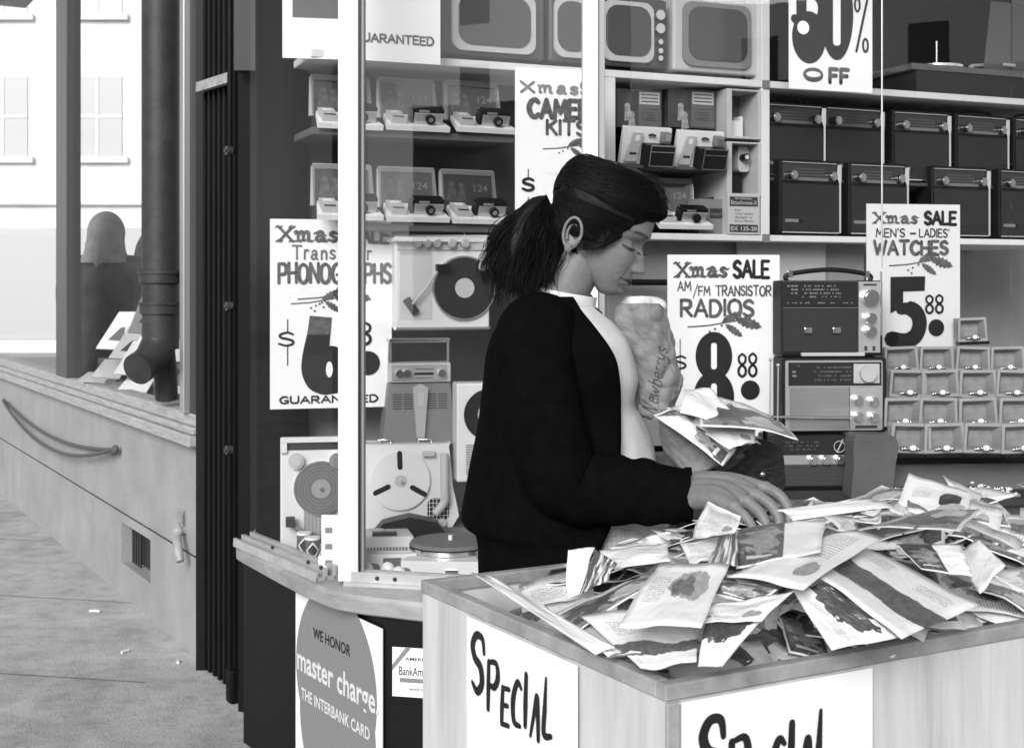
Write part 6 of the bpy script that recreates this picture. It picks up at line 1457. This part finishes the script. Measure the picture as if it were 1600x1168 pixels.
# ---- sweater, skirt, cardigan
def ring(cx, a, b_, z, y0, n, ths=None, ex=1.0):
    out = []
    for k in range(n):
        th = (2*PI*k/n) if ths is None else ths[0] + (ths[1]-ths[0])*k/(n-1)
        c, s = math.cos(th), math.sin(th); out.append(Vector((cx + a*(abs(c)**.9)*(1 if c > 0 else -1), y0 + b_*(abs(s)**.9)*(1 if s > 0 else -1), z)))
    return out
SW = [ (478, 848, 925, .075), (492, 838, 942, .105), (505, 808, 958, .150), (530, 790, 979, .172), (560, 785, 990, .168), (590, 782, 995, .162), (612, 782, 991, .158), (632, 782, 990, .155), (655, 780, 1003, .152), (690, 778, 1018, .152), (735, 775, 1030, .158), (790, 770, 1035, .165), (835, 768, 1042, .170)]
sc = DW/F
def loft(tab, n, sub, fold=0, seed=0):
    rows = smtab(tab, sub); vs = []
    for (py, xl, xr, b_) in rows:
        cx = ((xl+xr)/2-800)*sc; a = (xr-xl)/2*sc; z = H-(py-HZ)*sc; r_ = ring(cx, a, b_, z, DW, n)
        if fold:
            for i, q in enumerate(r_):
                c_ = Vector((cx, DW, z)); d = (q-c_); ph = 2*PI*i/n
                k = fold*(noise.noise(Vector((math.cos(ph)*1.6+seed, math.sin(ph)*1.6, z*7)))*1.0 + .6*noise.noise(Vector((math.cos(ph)*4+seed, math.sin(ph)*4, z*16))))
                r_[i] = q + d.normalized()*k
        vs += r_
    fs = [(j*n+k, j*n+(k+1) % n, (j+1)*n+(k+1) % n, (j+1)*n+k) for j in range(len(rows)-1) for k in range(n)]
    return vs, fs, len(rows)
sw = MB(); vs, fs, nr_ = loft(SW, 64, 5, .006, 3); sw.add(vs, fs, 0, True)
# turtleneck
cpts = [P(880, 500, DW), P(882, 486, DW), P(885, 471, DW), P(887, 458, DW)]
sw.tube(cpts, [.070, .060, .0565, .0565], 0, 48, cap=False); sw.tube([cpts[3], P(885, 468, DW)], [.0565, .0535], 0, 48, cap=False)
sweater = sw.xf(Matrix.Translation(-WO)).build('turtleneck_sweater', ribm, woman)
skm = mat('pale_check_skirt', .5, .85, .2, var=.05, scale=30)
def chk():
    n = skm.node_tree; b = n.nodes['Principled BSDF']; tc = [x for x in n.nodes if x.type == 'TEX_COORD'][0]
    old_ = b.inputs['Base Color'].links[0].from_socket; ck = n.nodes.new('ShaderNodeTexBrick'); ck.inputs['Scale'].default_value = 60; ck.offset = 0
    ck.inputs['Color1'].default_value = (1, 1, 1, 1); ck.inputs['Color2'].default_value = (.96, .96, .96, 1); ck.inputs['Mortar'].default_value = (.72, .72, .72, 1); ck.inputs['Mortar Size'].default_value = .04; ck.inputs['Brick Width'].default_value = .5; ck.inputs['Row Height'].default_value = .5
    mp2 = n.nodes.new('ShaderNodeMapping'); mp2.inputs['Rotation'].default_value = (R(90), 0, 0); n.links.new(tc.outputs['Object'], mp2.inputs[0]); n.links.new(mp2.outputs[0], ck.inputs['Vector'])
    mx = n.nodes.new('ShaderNodeMixRGB'); mx.blend_type = 'MULTIPLY'; mx.inputs[0].default_value = 1; n.links.new(old_, mx.inputs[1]); n.links.new(ck.outputs[0], mx.inputs[2]); n.links.new(mx.outputs[0], b.inputs['Base Color'])
chk()
SK = [(800, 776, 1026, .168), (850, 772, 1046, .178), (950, 768, 1052, .185), (1100, 764, 1056, .19), (1240, 760, 1062, .195)]
k_ = MB(); vs, fs, _ = loft(SK, 64, 5, .008, 9); k_.add(vs, fs, 0, True); k_.xf(Matrix.Translation(-WO)).build('skirt', skm, woman)
sh_b = MB()
for sg in (-1, 1):
    hp = P(880, 850, DW + sg*.085); an = Vector((hp.x-.03, hp.y, .09))
    sh_b.tube([an + Vector((-.075, 0, -.045)), an + Vector((-.03, 0, -.04)), an + Vector((.03, 0, -.04)), an + Vector((.12, 0, -.055)), an + Vector((.19, 0, -.065))], [.02, .042, .043, .036, .015], 0, 20)
sh_b.xf(Matrix.Translation(-WO)).build('shoes', black, woman)
# cardigan: open shell; rows: y, back edge, opening edge, half depth
CD = [ (463, 852, 893, .060), (472, 842, 898, .068), (482, 822, 903, .092), (495, 796, 912, .130), (512, 774, 924, .172), (535, 764, 940, .190), (560, 759, 952, .192), (600, 755, 958, .186), (640, 750, 958, .184), (680, 744, 957, .186), (720, 736, 955, .190), (760, 728, 950, .194), (795, 721, 942, .198), (815, 722, 932, .198), (828, 738, 927, .196), (850, 744, 917, .196), (868, 745, 905, .196), (884, 746, 886, .194), (900, 747, 868, .192)]
cdm = MB(); rows = smtab(CD, 4); n = 56; vs = []
for (py, xl, xe, b_) in rows:
    sxr = interp([(r[0], r[2]) for r in SW], py)[0] + 5
    cx = ((xl+sxr)/2-800)*sc; a = (sxr-xl)/2*sc; z = H-(py-HZ)*sc
    def th_of(x): return math.acos(max(-.98, min(.98, math.copysign(abs(((x-800)*sc-cx)/a)**(1/.9), ((x-800)*sc-cx)))))
    tn = th_of(xe + (0)); tf = th_of(xe + (34 if py < 520 else 10))
    r_ = ring(cx, a, b_, z, DW, n, (2*PI - tn, tf))
    for i, q in enumerate(r_):
        c_ = Vector((cx, DW, z)); d = (q-c_).normalized(); ed_ = min(i, n-1-i)
        r_[i] = q + d*(.007*noise.noise(Vector((q.x*9, q.y*9, z*6))) + (.004 if ed_ < 2 else 0))
    vs += r_
cdm.add(vs, [(j*n+k, j*n+k+1, (j+1)*n+k+1, (j+1)*n+k) for j in range(len(rows)-1) for k in range(n-1)], 0, True)
cdo = cdm.xf(Matrix.Translation(-WO)).build('cardigan', knit, woman)
so_ = cdo.modifiers.new('thick', 'SOLIDIFY'); so_.thickness = .006; so_.offset = 1
b = MB()
limb(b, [P(858, 506, DW-.07), P(838, 522, DW-.135), P(838, 585, 2.33), P(850, 660, 2.305), P(872, 735, 2.30), P(905, 764, 2.30), P(945, 764, 2.29), P(990, 769, 2.275), P(1035, 773, 2.262), P(1074, 773, 2.258)], [.055, .073, .072, .070, .070, .064, .0600, .0560, .0500, .0465], n=28, sub=6)
# folds along the upper edge of the forearm
nn_ = len(b.v); 
for i, v in enumerate(b.v):
    q = Vector(v)
    if q.x > .08: 
        k = noise.noise(Vector((q.x*34, q.z*9, q.y*8)))*.0055 + (.004*abs(math.sin(q.x*75 + q.z*8)) if q.z > P(0, 765, 2.28).z and q.x < .3 else 0) + noise.noise(Vector((q.x*12, q.z*12, 3)))*.004; b.v[i] = (q.x, q.y, q.z + k)
limb(b, [P(1071, 773, 2.258), P(1081, 773, 2.256)], [.0480, .0478], n=28)
b.xf(Matrix.Translation(-WO)).build('sleeve', knit, woman)
b = MB()
limb(b, [P(868, 508, DW+.07), P(858, 525, DW+.14), P(872, 600, 2.70), P(900, 700, 2.71), P(945, 735, 2.70), P(1010, 738, 2.66), P(1080, 732, 2.60), P(1128, 722, 2.555)], [.05, .066, .064, .06, .058, .054, .050, .043], n=24, sub=6)
b.xf(Matrix.Translation(-WO)).build('sleeve', knit, woman)

# ================================================================ THE PAPER BAG UNDER HER ARM
bagm = mat('brown_paper', .20, .7, .25, var=.14, scale=9, bump=.6, bscale=18)
def bag(cs, dep, name, lab, seed, th=.05, amp=.018, text=None):
    """crumpled bag between traced left and right sides, rows of (y, x0, x1)"""
    b = MB(); rows = cat_rom([Vector((c[0], c[1], c[2])) for c in cs], 10); n = 72; vs = []
    for (py, x0, x1) in rows:
        cx = ((x0+x1)/2-800)*dep/F; a = (x1-x0)/2*dep/F; z = H-(py-HZ)*dep/F
        for k in range(n):
            ph = 2*PI*k/n; c, s = math.cos(ph), math.sin(ph); q = Vector((cx + a*c, dep + th*s, z))
            cr_ = noise.noise(Vector((q.x*16+seed, q.y*16, q.z*16))); cr2 = noise.noise(Vector((q.x*34+seed, q.y*34, q.z*30+7)))
            vd = noise.voronoi(Vector((q.x*15+seed, q.y*15, q.z*11+q.x*8)))[0]; k_ = amp*.75*(vd[1]-vd[0])*1.3 + amp*.8*abs(cr2) + amp*.35*abs(noise.noise(Vector((q.x*55+q.z*20, q.y*30, q.z*48)))) - amp*.35
            vs.append(q + Vector((c*.5, s, 0))*k_ + Vector((0, 0, 1))*k_*.3)
    m_ = len(rows); b.add(vs, [(j*n+k, j*n+(k+1) % n, (j+1)*n+(k+1) % n, (j+1)*n+k) for j in range(m_-1) for k in range(n)] + [tuple(range(n)), tuple(range((m_-1)*n, m_*n))], 0, False)
    return b
bb_ = bag([(474, 972, 1030), (484, 963, 1038), (510, 962, 1046), (550, 975, 1054), (590, 985, 1064), (620, 985, 1058), (642, 990, 1050), (652, 1008, 1038)], 2.50, '', '', 3, .05, .016)
# the shop name written up the side in script: stroked on the front surface
t = thing('paper_bag', 'crumpled paper shopping bag with Newberrys written up its side, held under the woman\'s arm', 'bag', P(1015, 640, 2.50))
BO = t.location.copy(); bb_.xf(Matrix.Translation(-BO)); bgo = bb_.build('bag', bagm, t)
from mathutils.bvhtree import BVHTree
bvh = BVHTree.FromPolygons([Vector(v) for v in bb_.v], bb_.f)
tx = MB(); tmp = MB(); _w = 'Newberrys'; G_['N'] = (.8, [(1, [(0, -.1), (.12, .5), (.2, 1.0), (.35, .4), (.5, 0), (.6, .5), (.75, 1.1)])])
x = 0; k = .128/(sum(G_[c][0]+.06 for c in _w)); 
for c in _w:
    for smf, pts in G_[c][1]:
        pp = cat_rom([Vector(q) for q in pts], 6); line = []
        for q in pp:
            al = (x + q.x*.9)*k; ac = q.y*.026      # along goes up the bag, leaning right
            base = P(1022, 652, 2.4); w_ = base + Vector((al*.20 - ac*.95 + .008, 0, al*.98 + ac*.45)) - BO; w_.y = -.3
            h = bvh.ray_cast(w_, Vector((0, 1, 0)))
            if h[0]: line.append(h[0] + Vector((0, -.0015, 0)))
        if len(line) > 1: tx.tube(line, .0010, 0, 5)
    x += G_[c][0] + .06
tx.build('lettering', ink2, t)
b2 = bag([(640, 1032, 1085), (660, 1030, 1120), (690, 1034, 1145), (715, 1046, 1140), (732, 1060, 1105), (738, 1070, 1085)], 2.46, '', '', 9, .06, .012)
c0 = P(1085, 735, 2.46); b2.xf(Matrix.Translation(-c0)); tag(b2.build('paper_bag', mat('brown_paper_dark', .19, .7, .2, var=.12, scale=6, bump=.3, bscale=14), loc=c0), 'darker brown paper bag bulging under the packets the woman holds', 'bag')
b = bag([(463, 980, 1022), (468, 972, 1034), (480, 968, 1040), (492, 974, 1036)], 2.53, '', '', 5, .03, .01)
c0 = P(1000, 470, 2.53); b.xf(Matrix.Translation(-c0)); tag(b.build('paper_parcel', mat('white_paper_wrap', .6, .6, bump=.3, bscale=30), loc=c0), 'white paper parcel poking out above the shopping bag under the woman\'s chin', 'parcel')
t = thing('handbag', 'black handbag hanging from the woman\'s far arm under the packets', 'handbag', P(1168, 765, 2.56))
b = MB(); pts = cat_rom([Vector(p) for p in ((-.066, .0), (.055, .0), (.066, .045), (.052, .092), (-.02, .105), (-.06, .085))], 5, True); b.prism([(p.x, p.y) for p in pts], -.03, .03, 0, True); b.build('bag', mat('black_leather', .008, .35, .5, bump=.3, bscale=60), t, bev=.012)
b = MB(); b.ell((.022, -.034, .035), .006, .004, .006); b.build('stud', chrome, t)
b = MB(); b.tube(cat_rom([(-.05, 0, .08), (-.05, .0, .13), (-.01, .0, .155), (.03, 0, .13), (.035, 0, .085)], 5), .005, 0, 8); b.build('strap', black, t)
b = MB(); b.tube([P(1049, 800, 2.66), P(1055, 852, 2.66), Vector((P(1055, 852, 2.66).x+.03, 2.66, .01))], .010, 0, 10); tag(b.build('black_stick', black), 'thin black pole standing between the woman\'s skirt and the window, behind the bin', 'pole')
# packets in her far hand
def held(kind, cs, lab, seed, bow=.003):
    pts = [P(*c) for c in cs]; A, Bq, Cq, D = pts
    o = packet_obj('flat_packet', lambda u, v: (D.lerp(Cq, u)).lerp(A.lerp(Bq, u), v), PM[kind], seed=seed, nu=14, nv=14, bow=bow, wr=.002); tag(o, lab, 'packet', 'packets held by the woman')
held('mag', ((1092, 612, 2.50), (1200, 645, 2.50), (1248, 684, 2.34), (1095, 660, 2.34)), 'topmost packet in the woman\'s hand, printed with a dark picture, pointing right', 31, .006)
held('plain', ((1070, 606, 2.46), (1110, 604, 2.48), (1170, 676, 2.40), (1065, 640, 2.36)), 'white sleeve with a curled left end in the woman\'s hand', 32, .010)
held('text', ((1060, 648, 2.42), (1180, 655, 2.42), (1180, 690, 2.36), (1140, 698, 2.34)), 'white packet below the topmost one in the woman\'s hand', 33)
held('half', ((1022, 645, 2.40), (1080, 632, 2.42), (1150, 695, 2.38), (1130, 726, 2.34)), 'packet pointing down left in the woman\'s hand', 34)
held('plain', ((1026, 650, 2.37), (1070, 650, 2.40), (1152, 700, 2.38), (1130, 728, 2.35)), 'thin sleeve lowest in the woman\'s hand, its corner hanging down', 35, .001)
held('band', ((1040, 640, 2.45), (1085, 625, 2.47), (1190, 690, 2.42), (1150, 698, 2.36)), 'packet in the middle of the bunch the woman holds', 36)
# ================================================================ BEYOND THE LEFT WINDOW
coatm = mat('grey_wool_coat', .06, .9, .1, var=.35, scale=14, bump=.6, bscale=25); scarfm = mat('pale_scarf', .24, .8, .2, var=.3, scale=14, bump=.5, bscale=18)
def bystander(x, y, z0, k, lab, yaw=0):
    t = thing('person', lab, 'person', (x, y, z0), R(yaw))
    hb = MB(); limb(hb, [(0, 0, .80*k), (0, 0, 1.0*k), (0, 0, 1.25*k), (0, 0, 1.38*k)], [.13*k, .13*k, .13*k, .08*k], sy=.6)
    limb(hb, [(0, 0, 1.36*k), (0, .01, 1.46*k), (0, .01, 1.50*k)], [.055*k, .05*k, .05*k])
    hb.ell((0, .02, 1.56*k), .075*k, .095*k, .115*k)
    for s in (-1, 1):
        limb(hb, [(0, 0, 1.34*k), (s*.17*k, 0, 1.34*k), (s*.22*k, .0, 1.1*k), (s*.20*k, .10*k, .86*k), (s*.16*k, .2*k, .82*k)], [.06*k, .055*k, .045*k, .036*k, .03*k])
        limb(hb, [(s*.08*k, 0, .86*k), (s*.09*k, 0, .48*k), (s*.09*k, -.01, .09*k)], [.09*k, .06*k, .04*k]); limb(hb, [(s*.09*k, -.04*k, .05*k), (s*.09*k, .08*k, .035*k), (s*.1*k, .16*k, .03*k)], [.035*k, .036*k, .02*k])
    v, f = fuse(hb, .014, smooth=4); b = MB(); b.add(v, f, 0, True); bo = b.build('body', skin, t)
    ca = bo.data.color_attributes.new('tone', 'FLOAT_COLOR', 'POINT'); ca.data.foreach_set('color', [1.0]*(4*len(v)))
    hb = MB(); limb(hb, [(0, 0, .42*k), (0, 0, .8*k), (0, 0, 1.1*k), (0, -.02, 1.3*k), (0, 0, 1.42*k)], [.27*k, .235*k, .21*k, .20*k, .09*k], sy=.72)
    for s in (-1, 1): limb(hb, [(0, 0, 1.34*k), (s*.20*k, 0, 1.33*k), (s*.235*k, .0, 1.08*k), (s*.21*k, .11*k, .87*k), (s*.17*k, .19*k, .84*k)], [.08*k, .085*k, .07*k, .062*k, .056*k])
    v, f = fuse(hb, .014, smooth=8); b = MB(); b.add(v, f, 0, True); b.build('coat', coatm, t)
    hb = MB(); hb.ell((0, 0, 1.57*k), .115*k, .12*k, .135*k, 0, 28, 18); limb(hb, [(0, -.01, 1.58*k), (0, -.02, 1.46*k), (0, -.02, 1.38*k)], [.11*k, .125*k, .16*k])
    vs = [(-.11*k, -.10*k, 1.50*k), (.11*k, -.10*k, 1.50*k), (.0, -.20*k, 1.34*k), (0, -.14*k, 1.52*k)]; hb.add(vs + [(a, b_+.02, c) for a, b_, c in vs], [(0, 2, 3), (3, 2, 1), (4, 7, 6), (7, 5, 6), (0, 4, 6, 2), (2, 6, 5, 1), (1, 5, 7, 3), (3, 7, 4, 0)])
    v, f = fuse(hb, .01, smooth=5); b = MB(); b.add(v, f, 0, True); b.build('headscarf', scarfm, t)
p = P(166, 450, 7.9); bystander(p.x, p.y, .26, .97, 'person in a grey coat and pale headscarf seen from behind through the left window')
p = P(292, 450, 8.6); bystander(p.x, p.y, .25, 1.12, 'second person in a dark coat behind the drainpipe, seen through the left window')
# goods in that window: slanting cards and small packets
ct = [(150, 545, 205, 485), (170, 560, 216, 508), (178, 585, 222, 530), (200, 520, 232, 452), (206, 560, 232, 500), (142, 590, 168, 560), (268, 565, 294, 505), (272, 602, 292, 560), (182, 612, 205, 585), (120, 596, 138, 580)]
for i, (x0, y0, x1, y1) in enumerate(ct):
    d = 6.75 - (x0-130)*.0065; c0 = P(x0, y0, d); c1 = P(x1, y1, d+.12); w = .10
    sx = c1.x-c0.x; b = MB()
    A_ = Vector((c0.x, c0.y, c0.z)); Bv = A_ + Vector((.14, 0.02, -.01)); Cv = Bv + Vector((sx*.5, .12, c1.z-c0.z)); Dv = Cv - Vector((.13, .02, 0)); nn = (Bv-A_).cross(Dv-A_).normalized()*.008
    cc = (A_+Bv+Cv+Dv)/4; vs = [q-cc for q in (A_, Bv, Cv, Dv)] + [q-cc+nn for q in (A_, Bv, Cv, Dv)]
    b.add(vs, [(0, 1, 2, 3), (4, 7, 6, 5), (0, 4, 5, 1), (1, 5, 6, 2), (2, 6, 7, 3), (3, 7, 4, 0)], 0)
    i0 = [vs[0].lerp(vs[2], .25), vs[1].lerp(vs[3], .25), vs[2].lerp(vs[0], .4), vs[3].lerp(vs[1], .4)]; b.add([q + Vector((0, -.012, 0)) for q in i0], [(0, 1, 2, 3)], 1)
    tag(b.build('display_card', [(white, lgrey, cream, greyp)[i % 4], darkg if i % 2 else midg], loc=cc), 'pale slanting display card in the left shop window beside the drainpipe', 'card', 'display cards in the left window')
rj = random.Random(4)
for i in range(16):
    px = 118 + i*11.5 + rj.uniform(-4, 4); q = LW.hit(px, 560, .16 + .12*(i % 3)); zt_ = .921; b = MB(); ww, hh, dd = rj.uniform(.05, .09), rj.uniform(.10, .26), .05
    b.box(-ww, ww, 0, dd, 0, hh, 0); b.box(-ww*.7, ww*.6, -.002, -.0003, hh*.2, hh*.6, 1); b.build_name = 0
    tag(b.build('boxed_goods', [(darkg, greyp, black, midg)[i % 4], (lgrey, white, greyp)[i % 3]], loc=LW.w(q[0], .22 + .12*(i % 3), zt_), rz=R(-20 + rj.uniform(-15, 15))), 'small dark box of goods standing among the cards in the left window', 'box', 'small boxes in the left window')
b = MB(); b.box(-2.4, 3.1, .21, 1.5, .80, .92); b.xf(Matrix.Translation(LW.w(0, 0, 0)) @ Matrix.Rotation(LW.a, 4, 'Z')); tag(b.build('display_floor', mat('left_display_floor', .25, .6)), 'low display floor inside the left shop window', 'shelf')
# street behind: pale buildings, road
brm = mat('road_asphalt', .22, .9, var=.2); b = MB(); b.box(-60, 60, 17, 27, .0, .008); 
tag(b.build('road', brm), kind='structure')
fac = mat('pale_render', .66, .8, var=.2, scale=.9); wing = mat('facade_window', .42, .2)
def building(x0, x1, y, hh, fl, bays, lab):
    t = thing('building', lab, 'building', ((x0+x1)/2, y, 0)); w = x1-x0
    b = MB(); b.box(-w/2, w/2, 0, 8, 0, hh); b.build('wall', fac, t)
    b = MB(); b.box(-w/2-.2, w/2+.2, -.3, 8, hh+.001, hh+.5); b.box(-w/2, w/2, -.15, -.001, 3.3, 3.6); b.build('cornice', fac, t, bev=.05)
    for f_ in range(fl):
        for k in range(bays):
            x = -w/2 + (k+.5)*w/bays; z = 4.4 + f_*3.2; q = MB(); q.box(x-.55, x+.55, -.03, -.002, z, z+1.8, 0); q.box(x-.7, x+.7, -.14, -.031, z-.14, z-.01, 1); q.box(x-.03, x+.03, -.05, -.031, z, z+1.8, 1); q.box(x-.55, x-.031, -.05, -.031, z+.87, z+.93, 1); q.box(x+.031, x+.55, -.05, -.031, z+.87, z+.93, 1); q.build('window', [wing, fac], t)
    b = MB(); b.box(-w/2+.5, w/2-.5, -.03, -.002, .3, 2.8, 0); b.build('shop_window', wing, t)
building(-22, -12.6, 29, 14, 3, 4, 'pale building across the street with four bays of windows, farther left')
building(-12.5, -4, 29.5, 17, 4, 4, 'taller pale building across the street seen between the mullion and the drainpipe')
# opposite side, behind the photographer: what the shop glass mirrors
def behind(x0, x1, y, hh, lab):
    t = thing('building', lab, 'building', ((x0+x1)/2, y, 0), PI); w = x1-x0; b = MB(); b.box(-w/2, w/2, 0, 8, 0, hh); b.build('wall', mat('far_brick', .3, .8, var=.2, scale=1), t)
    for f_ in range(3):
        for k in range(5):
            x = -w/2 + (k+.5)*w/5; z = 4.4 + f_*3.2; q = MB(); q.box(x-.6, x+.6, -.03, -.002, z, z+1.8, 0); q.build('window', wing, t)
    b = MB(); b.box(-w/2, w/2, -.3, -.002, 3.3, 3.7); b.build('cornice', fac, t)
behind(-24, 2, -34, 8, 'brick building across the street behind the camera, left'); behind(3, 26, -34, 7, 'brick building across the street behind the camera, right')
